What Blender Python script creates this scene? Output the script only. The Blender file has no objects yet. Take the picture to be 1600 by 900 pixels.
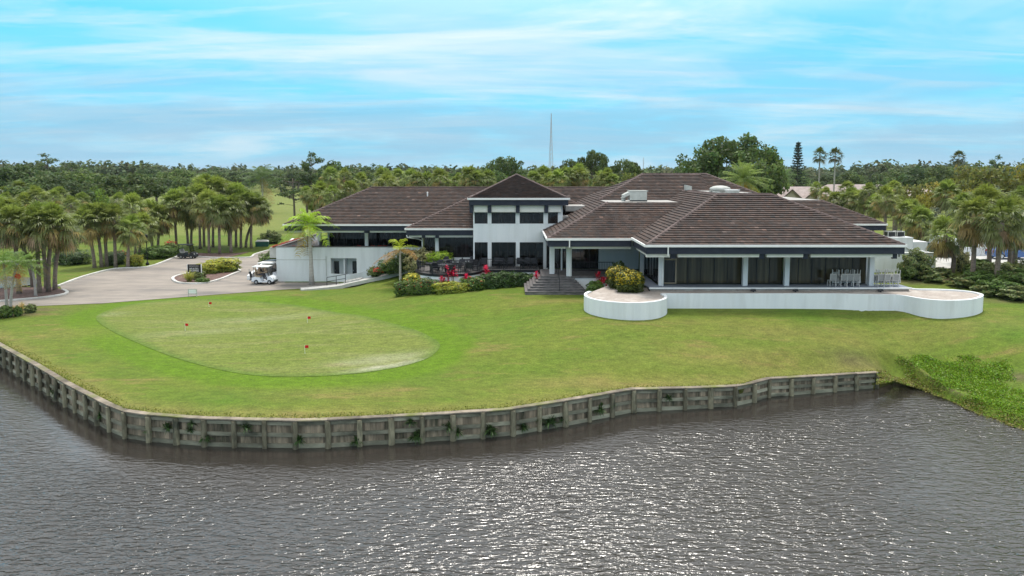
import bpy, math, random
import numpy as np
from mathutils import Vector, Matrix
R = math.radians
random.seed(7)
rng = np.random.default_rng(7)
scene = bpy.context.scene
col = scene.collection

# ------------------------------------------------------------------ camera, sky, sun, exposure
H = 12.0
FOC = 1080.0
PITCH = R(5.0)
CY = 268.0 + FOC * math.tan(PITCH)
cam_d = bpy.data.cameras.new('camera')
cam_d.sensor_width = 36.0
cam_d.lens = FOC / 1600.0 * 36.0
cam_d.shift_y = -(450.0 - CY) / 1600.0
cam_d.clip_start = 0.5
cam_d.clip_end = 12000
cam = bpy.data.objects.new('camera', cam_d)
cam.location = (0, 0, H)
cam.rotation_euler = (R(90) - PITCH, 0, 0)
col.objects.link(cam)
scene.camera = cam

SUN_EL, SUN_AZ = R(73), R(12)       # azimuth measured from +Y (ahead) towards +X
world = bpy.data.worlds.new('World')
scene.world = world
world.use_nodes = True


def build_sky():
    nt = world.node_tree
    N, L = nt.nodes, nt.links
    N.clear()
    out = N.new('ShaderNodeOutputWorld')
    bg = N.new('ShaderNodeBackground')
    bg.inputs['Strength'].default_value = 0.122
    L.new(bg.outputs[0], out.inputs[0])
    sky = N.new('ShaderNodeTexSky')
    sky.sky_type = 'NISHITA'
    sky.sun_disc = False
    sky.sun_elevation = SUN_EL
    sky.sun_rotation = SUN_AZ
    sky.air_density = 1.0
    sky.dust_density = 0.6
    sky.ozone_density = 1.0
    tc = N.new('ShaderNodeTexCoord')
    sep = N.new('ShaderNodeSeparateXYZ')
    L.new(tc.outputs['Generated'], sep.inputs[0])

    def math_(op, a, b=None, clamp=False):
        m = N.new('ShaderNodeMath')
        m.operation = op
        m.use_clamp = clamp
        for i, v in enumerate((a, b)):
            if v is None:
                continue
            if isinstance(v, (int, float)):
                m.inputs[i].default_value = v
            else:
                L.new(v, m.inputs[i])
        return m.outputs[0]
    zc = math_('MAXIMUM', sep.outputs['Z'], 0.0)
    den = math_('ADD', zc, 0.09)
    cmb = N.new('ShaderNodeCombineXYZ')
    L.new(math_('DIVIDE', sep.outputs['X'], den), cmb.inputs[0])
    L.new(math_('DIVIDE', sep.outputs['Y'], den), cmb.inputs[1])

    def noise(scale, rot, stretch, detail, rough, dist, off=(0, 0, 0)):
        mp = N.new('ShaderNodeMapping')
        mp.inputs['Rotation'].default_value = (0, 0, rot)
        mp.inputs['Scale'].default_value = stretch
        mp.inputs['Location'].default_value = off
        L.new(cmb.outputs[0], mp.inputs[0])
        n = N.new('ShaderNodeTexNoise')
        n.inputs['Scale'].default_value = scale
        n.inputs['Detail'].default_value = detail
        n.inputs['Roughness'].default_value = rough
        n.inputs['Distortion'].default_value = dist
        L.new(mp.outputs[0], n.inputs[0])
        return n.outputs[0]

    def ramp(v, stops):
        r = N.new('ShaderNodeValToRGB')
        e = r.color_ramp.elements
        while len(e) < len(stops):
            e.new(0.5)
        for i, (p, c) in enumerate(stops):
            e[i].position = p
            e[i].color = c if len(c) == 4 else (*c, 1)
        L.new(v, r.inputs[0])
        return r.outputs[0]
    g = lambda v: (v, v, v)
    streak = ramp(noise(0.9, R(-14), (0.42, 1.0, 1), 6, 0.62, 0.9, (3.1, 1.4, 0)), [(0.46, g(0)), (0.58, g(0.4)), (0.70, g(1))])
    broad = ramp(noise(0.33, R(20), (0.6, 1.0, 1), 5, 0.55, 0.4, (0.4, 2.2, 0)), [(0.38, g(0)), (0.62, g(1))])
    shade = ramp(noise(0.8, R(-8), (0.5, 1.2, 1), 4, 0.55, 0.5, (9, 4, 0)), [(0.35, (1.9, 3.5, 4.7)), (0.65, (4.4, 4.9, 5.4))])

    def mix(f, a, b):
        m = N.new('ShaderNodeMixRGB')
        for i, v in enumerate((f, a, b)):
            if isinstance(v, (int, float)):
                m.inputs[i].default_value = v
            elif isinstance(v, tuple):
                m.inputs[i].default_value = (*v, 1)
            else:
                L.new(v, m.inputs[i])
        return m.outputs[0]
    # the blue of the clear sky leans to cyan in the photograph
    tint = N.new('ShaderNodeMixRGB')
    tint.blend_type = 'MULTIPLY'
    tint.inputs[0].default_value = 1
    L.new(sky.outputs[0], tint.inputs[1])
    tint.inputs[2].default_value = (1.0, 1.55, 1.45, 1)
    base = mix(0.8, tint.outputs[0], (0.12, 3.8, 6.3))
    c = mix(math_('MULTIPLY', broad, 0.62), base, shade)
    fine = ramp(noise(1.7, R(-11), (0.30, 1.25, 1), 6, 0.6, 0.7, (1.3, 7.7, 0)), [(0.50, g(0)), (0.60, g(0.4)), (0.74, g(1))])
    c = mix(math_('MULTIPLY', fine, 0.75), c, (4.6, 5.3, 5.6))
    c = mix(math_('MULTIPLY', streak, 0.85), c, (5.2, 5.8, 6.0))
    # pale air near the horizon
    hz = ramp(zc, [(0.0, g(0.8)), (0.06, g(0.5)), (0.20, g(0.0))])
    c = mix(hz, c, (1.45, 3.3, 4.4))
    cm2 = N.new('ShaderNodeCombineXYZ')
    L.new(math_('MULTIPLY', sep.outputs['X'], 5.0), cm2.inputs[0])
    L.new(math_('MULTIPLY', sep.outputs['Z'], 26.0), cm2.inputs[1])
    L.new(math_('MULTIPLY', sep.outputs['Y'], 5.0), cm2.inputs[2])
    nb_ = N.new('ShaderNodeTexNoise')
    nb_.inputs['Scale'].default_value = 0.9
    nb_.inputs['Detail'].default_value = 6
    nb_.inputs['Roughness'].default_value = 0.58
    L.new(cm2.outputs[0], nb_.inputs[0])
    bank = ramp(nb_.outputs[0], [(0.44, g(0)), (0.54, g(0.8)), (0.7, g(1))])
    lowz = ramp(zc, [(0.0, g(0.6)), (0.06, g(0.5)), (0.15, g(0.0))])
    c = mix(math_('MULTIPLY', bank, lowz), c, (1.75, 2.9, 4.0))
    pale = ramp(nb_.outputs[0], [(0.30, g(0.9)), (0.42, g(0))])
    c = mix(math_('MULTIPLY', pale, lowz), c, (4.3, 4.9, 5.2))
    # cloud cover closes overhead (the lake mirrors a pale grey sky)
    up = ramp(zc, [(0.20, g(0.0)), (0.42, g(0.85))])
    c = mix(up, c, (9.2, 9.2, 9.3))
    L.new(c, bg.inputs[0])


build_sky()
sun_d = bpy.data.lights.new('sun', 'SUN')
sun_d.energy = 2.3
sun_d.angle = R(13)
sun_d.color = (1.0, 0.95, 0.87)
sun = bpy.data.objects.new('sun', sun_d)
sd = Vector((math.sin(SUN_AZ) * math.cos(SUN_EL), math.cos(SUN_AZ) * math.cos(SUN_EL), math.sin(SUN_EL)))
sun.rotation_euler = sd.to_track_quat('Z', 'Y').to_euler()
col.objects.link(sun)
vs = scene.view_settings
vs.view_transform = 'Standard'
vs.look = 'None'
vs.exposure = 0.58
vs.gamma = 1.0
vs.use_curve_mapping = False
scene.cycles.max_bounces = 6
scene.cycles.transparent_max_bounces = 12


# ------------------------------------------------------------------ pixel -> place helper (a survey of the photograph)
def P(px, py, z):
    u, v = (px - 800) / FOC, (CY - py) / FOC
    dx, dy, dz = u, math.cos(PITCH) + v * math.sin(PITCH), -math.sin(PITCH) + v * math.cos(PITCH)
    t = (z - H) / dz
    return Vector((dx * t, dy * t, z))


def XatY(px, Y, z=3.0):
    zc = Y * math.cos(PITCH) + (H - z) * math.sin(PITCH)
    return (px - 800) / FOC * zc


def ZatY(py, Y):
    v = (CY - py) / FOC
    dy, dz = math.cos(PITCH) + v * math.sin(PITCH), -math.sin(PITCH) + v * math.cos(PITCH)
    return H + dz * Y / dy


def proj(p):
    X, Y, Z = p
    zc = Y * math.cos(PITCH) + (H - Z) * math.sin(PITCH)
    yc = (H - Z) * math.cos(PITCH) - Y * math.sin(PITCH)
    return 800 + FOC * X / zc, CY + FOC * yc / zc


# ------------------------------------------------------------------ materials
MATS = {}


def new_mat(name):
    m = bpy.data.materials.new(name)
    m.use_nodes = True
    MATS[name] = m
    return m, m.node_tree.nodes, m.node_tree.links, m.node_tree.nodes['Principled BSDF']


def surf(name, c1, c2=None, scale=3.0, rough=0.8, bump=0.0, bscale=None, spec=0.3, detail=5, metallic=0.0, rnd=0.0, stretch=None, attr=False, c3=None, scale3=0.5, coord='Object'):
    m, N, L, b = new_mat(name)
    b.inputs['Roughness'].default_value = rough
    b.inputs['Specular IOR Level'].default_value = spec
    b.inputs['Metallic'].default_value = metallic
    tc = N.new('ShaderNodeTexCoord')
    if coord == 'World':
        vec = N.new('ShaderNodeNewGeometry').outputs['Position']
    else:
        vec = tc.outputs[coord]
    if stretch:
        mp = N.new('ShaderNodeMapping')
        mp.inputs['Scale'].default_value = stretch
        L.new(vec, mp.inputs[0])
        vec = mp.outputs[0]

    def mixn(fac, a, bb, kind='MIX'):
        mx = N.new('ShaderNodeMixRGB')
        mx.blend_type = kind
        for i, v in enumerate((fac, a, bb)):
            if isinstance(v, (int, float)):
                mx.inputs[i].default_value = v
            elif isinstance(v, tuple):
                mx.inputs[i].default_value = (*v, 1)
            else:
                L.new(v, mx.inputs[i])
        return mx.outputs[0]

    def noise(s, d=detail):
        n = N.new('ShaderNodeTexNoise')
        n.inputs['Scale'].default_value = s
        n.inputs['Detail'].default_value = d
        n.inputs['Roughness'].default_value = 0.6
        L.new(vec, n.inputs[0])
        return n.outputs[0]
    c = c1
    if c2:
        rp = N.new('ShaderNodeValToRGB')
        rp.color_ramp.elements[0].position = 0.36
        rp.color_ramp.elements[1].position = 0.64
        L.new(noise(scale), rp.inputs[0])
        c = mixn(rp.outputs[0], c1, c2)
    if c3:
        rp = N.new('ShaderNodeValToRGB')
        rp.color_ramp.elements[0].position = 0.5
        rp.color_ramp.elements[1].position = 0.68
        L.new(noise(scale3, 6), rp.inputs[0])
        c = mixn(rp.outputs[0], c, c3)
    if attr:
        a = N.new('ShaderNodeAttribute')
        a.attribute_name = 'Col'
        c = mixn(1.0, c, a.outputs['Color'], 'MULTIPLY')
    if rnd:
        oi = N.new('ShaderNodeObjectInfo')
        hs = N.new('ShaderNodeHueSaturation')
        mr = N.new('ShaderNodeMapRange')
        mr.inputs['To Min'].default_value = 1 - rnd
        mr.inputs['To Max'].default_value = 1 + rnd
        L.new(oi.outputs['Random'], mr.inputs[0])
        L.new(mr.outputs[0], hs.inputs['Value'])
        if isinstance(c, tuple):
            hs.inputs['Color'].default_value = (*c, 1)
        else:
            L.new(c, hs.inputs['Color'])
        c = hs.outputs[0]
    if isinstance(c, tuple):
        b.inputs['Base Color'].default_value = (*c, 1)
    else:
        L.new(c, b.inputs['Base Color'])
    if bump:
        bp = N.new('ShaderNodeBump')
        bp.inputs['Strength'].default_value = bump
        bp.inputs['Distance'].default_value = 0.05
        L.new(noise(bscale or scale * 4), bp.inputs['Height'])
        L.new(bp.outputs[0], b.inputs['Normal'])
    return m


def leafmat(name, rndv=0.14, rndh=0.012, trans=0.45, rough=0.55, tint=(1.75, 1.7, 1.55)):
    m, N, L, b = new_mat(name)
    a = N.new('ShaderNodeAttribute')
    a.attribute_name = 'Col'
    oi = N.new('ShaderNodeObjectInfo')
    hs = N.new('ShaderNodeHueSaturation')
    mr = N.new('ShaderNodeMapRange')
    mr.inputs['To Min'].default_value = 1 - rndv
    mr.inputs['To Max'].default_value = 1 + rndv
    L.new(oi.outputs['Random'], mr.inputs[0])
    L.new(mr.outputs[0], hs.inputs['Value'])
    m2 = N.new('ShaderNodeMath')
    m2.operation = 'MULTIPLY'
    m2.inputs[1].default_value = 7.31
    L.new(oi.outputs['Random'], m2.inputs[0])
    m3 = N.new('ShaderNodeMath')
    m3.operation = 'FRACT'
    L.new(m2.outputs[0], m3.inputs[0])
    mh = N.new('ShaderNodeMapRange')
    mh.inputs['To Min'].default_value = 0.5 - rndh
    mh.inputs['To Max'].default_value = 0.5 + rndh
    L.new(m3.outputs[0], mh.inputs[0])
    L.new(mh.outputs[0], hs.inputs['Hue'])
    tm = N.new('ShaderNodeMixRGB')
    tm.blend_type = 'MULTIPLY'
    tm.inputs[0].default_value = 1
    tm.inputs[2].default_value = (*tint, 1)
    L.new(a.outputs['Color'], tm.inputs[1])
    L.new(tm.outputs[0], hs.inputs['Color'])
    L.new(hs.outputs[0], b.inputs['Base Color'])
    b.inputs['Roughness'].default_value = rough
    b.inputs['Specular IOR Level'].default_value = 0.35
    tr = N.new('ShaderNodeBsdfTranslucent')
    L.new(hs.outputs[0], tr.inputs[0])
    mx = N.new('ShaderNodeMixShader')
    mx.inputs[0].default_value = trans
    L.new(b.outputs[0], mx.inputs[1])
    L.new(tr.outputs[0], mx.inputs[2])
    L.new(mx.outputs[0], N['Material Output'].inputs[0])
    return m


surf('white_stucco', (0.74, 0.76, 0.77), (0.66, 0.685, 0.70), 0.9, 0.85, 0.15, 30, c3=(0.63, 0.645, 0.645), scale3=1.3, stretch=(1, 1, 0.12))
surf('white_trim', (0.80, 0.80, 0.79), (0.72, 0.72, 0.70), 2.0, 0.6)
surf('cream_box', (0.72, 0.71, 0.67), (0.66, 0.65, 0.60), 2.0, 0.7)
surf('navy', (0.018, 0.022, 0.038), (0.028, 0.033, 0.05), 1.2, 0.55)
surf('roof_tile', (1, 1, 1), (0.78, 0.76, 0.76), 1.3, 0.85, 0.25, 18, attr=True, c3=(0.62, 0.58, 0.58), scale3=0.22)
surf('roof_base', (0.035, 0.026, 0.024), None, 1, 0.9)
surf('roof_membrane', (0.40, 0.39, 0.37), (0.27, 0.26, 0.25), 1.1, 0.8, c3=(0.3, 0.28, 0.26), scale3=0.8)
surf('dark_metal', (0.012, 0.013, 0.016), None, 1, 0.45)
surf('black_wicker', (0.012, 0.013, 0.017), (0.03, 0.032, 0.04), 14, 0.6)
surf('deck_blue', (0.23, 0.26, 0.32), (0.18, 0.20, 0.25), 1.1, 0.7)
surf('paver_grey', (0.10, 0.095, 0.095), (0.17, 0.155, 0.15), 3.0, 0.85, 0.3, 12)
surf('step_stone', (0.075, 0.07, 0.072), (0.20, 0.185, 0.18), 2.6, 0.85, 0.3, 10, stretch=(0.6, 1, 3))
surf('gravel', (0.40, 0.35, 0.31), (0.30, 0.26, 0.23), 5.0, 0.95, 0.5, 24, c3=(0.46, 0.42, 0.38), scale3=0.9)
surf('concrete', (0.50, 0.49, 0.46), (0.40, 0.39, 0.37), 1.5, 0.85, 0.15, 20)
surf('kerb_white', (0.62, 0.61, 0.58), (0.45, 0.44, 0.41), 1.2, 0.85)
surf('mulch', (0.085, 0.05, 0.042), (0.15, 0.095, 0.08), 6.0, 0.95, 0.8, 16, c3=(0.20, 0.14, 0.12), scale3=1.5)
surf('timber_post', (0.135, 0.122, 0.080), (0.265, 0.245, 0.165), 2.0, 0.9, 0.6, 16, rnd=0.35, stretch=(2, 2, 0.7), c3=(0.035, 0.038, 0.026), scale3=0.9, coord='World')
surf('timber_board', (0.33, 0.265, 0.19), (0.135, 0.115, 0.082), 1.2, 0.9, 0.6, 18, rnd=0.35, stretch=(3, 3, 0.5), c3=(0.032, 0.036, 0.022), scale3=0.45, coord='World')
surf('timber_wale', (0.31, 0.30, 0.225), (0.165, 0.165, 0.12), 0.9, 0.9, 0.5, 16, rnd=0.25, stretch=(0.8, 0.8, 2), c3=(0.06, 0.062, 0.045), scale3=0.5, coord='World')
surf('timber_cap', (0.25, 0.21, 0.165), (0.13, 0.11, 0.085), 1.6, 0.9, 0.5, 16, rnd=0.3, c3=(0.14, 0.15, 0.05), scale3=0.6, coord='World')
surf('palm_trunk', (0.16, 0.125, 0.10), (0.26, 0.21, 0.175), 3.0, 0.95, 0.9, 7, rnd=0.2, stretch=(1, 1, 3.2))
surf('palm_trunk_pale', (0.30, 0.28, 0.26), (0.42, 0.40, 0.37), 2.5, 0.9, 0.5, 7, rnd=0.12, stretch=(0.6, 0.6, 4))
surf('bark', (0.10, 0.08, 0.065), (0.17, 0.14, 0.115), 2.5, 0.95, 0.8, 7, rnd=0.2, stretch=(2, 2, 0.6))
surf('cart_white', (0.70, 0.73, 0.78), None, 1, 0.3, spec=0.5)
surf('cart_black', (0.02, 0.022, 0.026), None, 1, 0.35, spec=0.5)
surf('rubber', (0.015, 0.015, 0.016), None, 1, 0.8)
surf('steel', (0.45, 0.46, 0.48), None, 1, 0.35, metallic=0.8)
surf('seat_tan', (0.35, 0.28, 0.20), None, 1, 0.7)
surf('chair_white', (0.56, 0.55, 0.52), (0.48, 0.47, 0.45), 4, 0.5)
surf('chair_fabric', (0.34, 0.34, 0.33), (0.27, 0.27, 0.26), 6, 0.8)
surf('car_blue', (0.045, 0.11, 0.29), None, 1, 0.25, spec=0.6)
surf('car_white', (0.72, 0.74, 0.76), None, 1, 0.25, spec=0.6)
surf('lamp_lens', (0.7, 0.7, 0.68), None, 1, 0.15, spec=0.6)
surf('tail_red', (0.35, 0.01, 0.01), None, 1, 0.25, spec=0.6)
surf('dumpster_green', (0.012, 0.10, 0.075), (0.02, 0.07, 0.055), 2, 0.6)
surf('ac_metal', (0.46, 0.47, 0.44), (0.37, 0.38, 0.35), 1.5, 0.6)
surf('sign_black', (0.02, 0.017, 0.016), None, 1, 0.6)
surf('letter_white', (0.75, 0.75, 0.73), None, 1, 0.6)
surf('letter_grey', (0.33, 0.31, 0.31), None, 1, 0.6)
surf('flag_red', (0.55, 0.008, 0.012), None, 1, 0.7)
surf('house_tile', (0.36, 0.30, 0.28), (0.26, 0.215, 0.20), 1.5, 0.9, 0.2, 8)
surf('house_red_tile', (0.40, 0.13, 0.09), (0.30, 0.10, 0.07), 1.5, 0.9)
surf('house_wall', (0.52, 0.45, 0.36), (0.46, 0.40, 0.32), 1.0, 0.9)
surf('skin', (0.42, 0.26, 0.19), None, 1, 0.6)
surf('cloth_tan', (0.28, 0.20, 0.13), None, 1, 0.9)
surf('cloth_dark', (0.03, 0.03, 0.04), None, 1, 0.9)
surf('cap_pale', (0.6, 0.58, 0.55), None, 1, 0.9)
surf('antenna', (0.42, 0.40, 0.40), None, 1, 0.6)
surf('interior', (0.02, 0.017, 0.014), None, 1, 0.9)
surf('interior_curtain', (0.05, 0.042, 0.032), (0.025, 0.021, 0.017), 1.0, 0.9, stretch=(6, 1, 0.2))
surf('asphalt', (0.285, 0.25, 0.215), (0.215, 0.19, 0.168), 0.5, 0.9, 0.3, 14, c3=(0.14, 0.13, 0.122), scale3=0.16, stretch=(0.6, 1.6, 1))
surf('cart_path', (0.42, 0.38, 0.33), (0.35, 0.32, 0.28), 0.5, 0.9)
leafmat('leaf')
leafmat('leaf_palm', 0.16, 0.010, 0.5, 0.4, (2.15, 2.0, 1.9))
leafmat('leaf_hedge', 0.06, 0.006, 0.35, 0.45)
leafmat('leaf_far', 0.0, 0.0, 0.25, 0.8)


def glass_mat(name, base, rough, curtain=None):
    m, N, L, b = new_mat(name)
    b.inputs['Roughness'].default_value = rough
    b.inputs['Specular IOR Level'].default_value = 0.5
    tc = N.new('ShaderNodeTexCoord')
    mp = N.new('ShaderNodeMapping')
    mp.inputs['Scale'].default_value = (3.2, 3.2, 0.12)
    L.new(tc.outputs['Object'], mp.inputs[0])
    n = N.new('ShaderNodeTexNoise')
    n.inputs['Scale'].default_value = 1.0
    n.inputs['Detail'].default_value = 3
    L.new(mp.outputs[0], n.inputs[0])
    r = N.new('ShaderNodeValToRGB')
    r.color_ramp.elements[0].position = 0.4
    r.color_ramp.elements[0].color = (*base, 1)
    r.color_ramp.elements[1].position = 0.7
    r.color_ramp.elements[1].color = (*(curtain or base), 1)
    L.new(n.outputs[0], r.inputs[0])
    L.new(r.outputs[0], b.inputs['Base Color'])
    return m


glass_mat('glass_brown', (0.032, 0.026, 0.014), 0.08, (0.105, 0.088, 0.048))
glass_mat('glass_dark', (0.008, 0.008, 0.009), 0.05, (0.026, 0.023, 0.022))


def clear_glass():
    m, N, L, b = new_mat('glass_clear')
    tr = N.new('ShaderNodeBsdfTransparent')
    tr.inputs[0].default_value = (0.42, 0.40, 0.37, 1)
    gl = N.new('ShaderNodeBsdfGlossy')
    gl.inputs['Roughness'].default_value = 0.05
    gl.inputs[0].default_value = (0.9, 0.9, 0.9, 1)
    fr = N.new('ShaderNodeFresnel')
    fr.inputs[0].default_value = 1.5
    mx = N.new('ShaderNodeMixShader')
    L.new(fr.outputs[0], mx.inputs[0])
    L.new(tr.outputs[0], mx.inputs[1])
    L.new(gl.outputs[0], mx.inputs[2])
    L.new(mx.outputs[0], N['Material Output'].inputs[0])


clear_glass()


def grass_mat(name, cols, attr=None, fine=(9.0, 60.0), bump=0.6, patch=0.55, stripes=None):
    """cols: base, alternate, dry, lush"""
    m, N, L, b = new_mat(name)
    b.inputs['Roughness'].default_value = 0.9
    b.inputs['Specular IOR Level'].default_value = 0.15
    tc = N.new('ShaderNodeTexCoord')

    def noise(s, d=5, stretch=None, rough=0.6, rot=0):
        v = tc.outputs['Object']
        if stretch:
            mp = N.new('ShaderNodeMapping')
            mp.inputs['Scale'].default_value = stretch
            mp.inputs['Rotation'].default_value = (0, 0, rot)
            L.new(v, mp.inputs[0])
            v = mp.outputs[0]
        n = N.new('ShaderNodeTexNoise')
        n.inputs['Scale'].default_value = s
        n.inputs['Detail'].default_value = d
        n.inputs['Roughness'].default_value = rough
        L.new(v, n.inputs[0])
        return n.outputs[0]

    def ramp(v, lo, hi):
        r = N.new('ShaderNodeMapRange')
        r.inputs['From Min'].default_value = lo
        r.inputs['From Max'].default_value = hi
        L.new(v, r.inputs[0])
        return r.outputs[0]

    def mix(f, a, bb, kind='MIX'):
        mx = N.new('ShaderNodeMixRGB')
        mx.blend_type = kind
        for i, v in enumerate((f, a, bb)):
            if isinstance(v, (int, float)):
                mx.inputs[i].default_value = v
            elif isinstance(v, tuple):
                mx.inputs[i].default_value = (*v, 1)
            else:
                L.new(v, mx.inputs[i])
        return mx.outputs[0]
    c = mix(ramp(noise(0.16, 5, (1, 1.8, 1)), 0.38, 0.62), cols[0], cols[1])
    c = mix(ramp(noise(0.30, 6, (0.7, 2.4, 1), 0.65), patch, patch + 0.16), c, cols[2])
    c = mix(ramp(noise(0.10, 4), 0.55, 0.72), c, cols[3])
    if stripes:
        c = mix(ramp(noise(stripes[0], 4, (0.10, 1.0, 1), 0.6, stripes[1]), 0.5, 0.66), c, stripes[2])
    if attr:
        a = N.new('ShaderNodeAttribute')
        a.attribute_name = 'mask'
        sp = N.new('ShaderNodeSeparateColor')
        L.new(a.outputs['Color'], sp.inputs[0])
        wob = ramp(noise(0.5, 5), 0.2, 0.8)
        for k, cc in enumerate(attr):
            mm = N.new('ShaderNodeMath')
            mm.operation = 'MULTIPLY'
            mm.use_clamp = True
            m0 = N.new('ShaderNodeMath')
            m0.operation = 'ADD'
            m0.inputs[1].default_value = 0.45
            L.new(wob, m0.inputs[0])
            L.new(sp.outputs[k], mm.inputs[0])
            L.new(m0.outputs[0], mm.inputs[1])
            c = mix(mm.outputs[0], c, cc)
    f1 = ramp(noise(fine[0], 4, None, 0.7), 0.30, 0.70)
    g = N.new('ShaderNodeMapRange')
    g.inputs['To Min'].default_value = 0.66
    g.inputs['To Max'].default_value = 1.34
    L.new(f1, g.inputs[0])
    c = mix(1.0, c, g.outputs[0], 'MULTIPLY')
    f2 = ramp(noise(1.6, 5, (0.8, 1.8, 1), 0.7), 0.30, 0.70)
    g2 = N.new('ShaderNodeMapRange')
    g2.inputs['To Min'].default_value = 0.74
    g2.inputs['To Max'].default_value = 1.26
    L.new(f2, g2.inputs[0])
    c = mix(1.0, c, g2.outputs[0], 'MULTIPLY')
    L.new(c, b.inputs['Base Color'])
    bp = N.new('ShaderNodeBump')
    bp.inputs['Strength'].default_value = bump
    bp.inputs['Distance'].default_value = 0.06
    L.new(noise(fine[0] * 1.3, 4, None, 0.75), bp.inputs['Height'])
    L.new(bp.outputs[0], b.inputs['Normal'])
    return m


#                       base                 alternate            dry                  lush
grass_mat('lawn', [(0.086, 0.135, 0.015), (0.112, 0.144, 0.021), (0.168, 0.142, 0.044), (0.066, 0.130, 0.010)],
          attr=[(0.086, 0.152, 0.008), (0.20, 0.155, 0.055), (0.105, 0.08, 0.05)])
grass_mat('green', [(0.112, 0.148, 0.026), (0.130, 0.156, 0.034), (0.175, 0.162, 0.055), (0.095, 0.145, 0.018)], attr=[(0.36, 0.34, 0.26), (0.080, 0.135, 0.02), (0.1, 0.1, 0.05)],
          fine=(7.0, 40.0), bump=0.25, patch=0.58, stripes=(1.1, R(-62), (0.150, 0.166, 0.050)))
grass_mat('fairway', [(0.125, 0.155, 0.032), (0.150, 0.168, 0.040), (0.20, 0.175, 0.07), (0.105, 0.15, 0.022)], fine=(3.0, 20.0), bump=0.3)


def water_mat():
    m, N, L, b = new_mat('lake_water')
    b.inputs['Base Color'].default_value = (0.030, 0.026, 0.022, 1)
    b.inputs['Roughness'].default_value = 0.13
    b.inputs['IOR'].default_value = 1.46
    b.inputs['Specular IOR Level'].default_value = 1.0
    tc = N.new('ShaderNodeTexCoord')

    def noise(s, stretch, rot, d, rough=0.55, dist=0.0):
        mp = N.new('ShaderNodeMapping')
        mp.inputs['Scale'].default_value = stretch
        mp.inputs['Rotation'].default_value = (0, 0, rot)
        L.new(tc.outputs['Object'], mp.inputs[0])
        n = N.new('ShaderNodeTexNoise')
        n.inputs['Scale'].default_value = s
        n.inputs['Detail'].default_value = d
        n.inputs['Roughness'].default_value = rough
        n.inputs['Distortion'].default_value = dist
        L.new(mp.outputs[0], n.inputs[0])
        return n.outputs[0]
    a = noise(3.6, (0.48, 1.4, 1), R(16), 2, 0.5, 0.6)
    c = noise(11.0, (0.6, 1.2, 1), R(-10), 2, 0.5, 0.3)
    big = noise(0.12, (1, 1, 1), 0, 3)
    ad = N.new('ShaderNodeMath')
    ad.operation = 'MULTIPLY_ADD'
    L.new(c, ad.inputs[0])
    ad.inputs[1].default_value = 0.20
    L.new(a, ad.inputs[2])
    # gusts: calmer and rougher patches
    st = N.new('ShaderNodeMapRange')
    st.inputs['From Min'].default_value = 0.35
    st.inputs['From Max'].default_value = 0.65
    st.inputs['To Min'].default_value = 0.5
    st.inputs['To Max'].default_value = 1.0
    L.new(big, st.inputs[0])
    wa = N.new('ShaderNodeAttribute')
    wa.attribute_name = 'wind'
    mw = N.new('ShaderNodeMapRange')
    mw.inputs['To Min'].default_value = 0.05
    mw.inputs['To Max'].default_value = 1.0
    L.new(wa.outputs['Fac'], mw.inputs[0])
    ms = N.new('ShaderNodeMath')
    ms.operation = 'MULTIPLY'
    L.new(mw.outputs[0], ms.inputs[0])
    L.new(st.outputs[0], ms.inputs[1])
    bp = N.new('ShaderNodeBump')
    bp.inputs['Distance'].default_value = 0.17
    L.new(ms.outputs[0], bp.inputs['Strength'])
    L.new(ad.outputs[0], bp.inputs['Height'])
    L.new(bp.outputs[0], b.inputs['Normal'])


water_mat()
surf('pond_water', (0.12, 0.12, 0.115), (0.16, 0.16, 0.15), 0.4, 0.12, 0.08, 5, spec=0.9)


# ------------------------------------------------------------------ mesh helpers
def np_mesh(name, V, F, cols=None, attr='Col', smooth=False):
    """V (n,3); F list of arrays (m,k); cols (n,3) per vertex"""
    me = bpy.data.meshes.new(name)
    V = np.asarray(V, dtype=np.float32)
    if isinstance(F, np.ndarray):
        F = [F]
    F = [np.asarray(f, dtype=np.int32) for f in F if len(f)]
    me.vertices.add(len(V))
    me.vertices.foreach_set('co', V.ravel())
    nl = sum(f.size for f in F)
    npoly = sum(len(f) for f in F)
    me.loops.add(nl)
    me.polygons.add(npoly)
    me.loops.foreach_set('vertex_index', np.concatenate([f.ravel() for f in F]))
    tot = np.concatenate([np.full(len(f), f.shape[1], dtype=np.int32) for f in F])
    st = np.concatenate([[0], np.cumsum(tot)[:-1]]).astype(np.int32)
    me.polygons.foreach_set('loop_start', st)
    me.polygons.foreach_set('loop_total', tot)
    if smooth:
        me.polygons.foreach_set('use_smooth', np.ones(npoly, dtype=bool))
    if cols is not None:
        a = me.attributes.new(attr, 'FLOAT_COLOR', 'POINT')
        c4 = np.ones((len(V), 4), dtype=np.float32)
        c4[:, :3] = cols
        a.data.foreach_set('color', c4.ravel())
    me.update(calc_edges=True)
    return me


def link(name, me, mat=None, parent=None, loc=(0, 0, 0), rz=0.0, scale=(1, 1, 1)):
    o = bpy.data.objects.new(name, me)
    if mat is not None and me is not None and len(me.materials) == 0:
        me.materials.append(MATS[mat])
    o.location = loc
    o.rotation_euler = (0, 0, rz)
    o.scale = scale
    if parent is not None:
        o.parent = parent
    col.objects.link(o)
    return o


USED = {}


def tag(o, label=None, cat=None, group=None, kind=None):
    if label:
        o['label'] = label
    if cat:
        o['category'] = cat
    if group:
        o['group'] = group
    if kind:
        o['kind'] = kind
    return o


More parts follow.
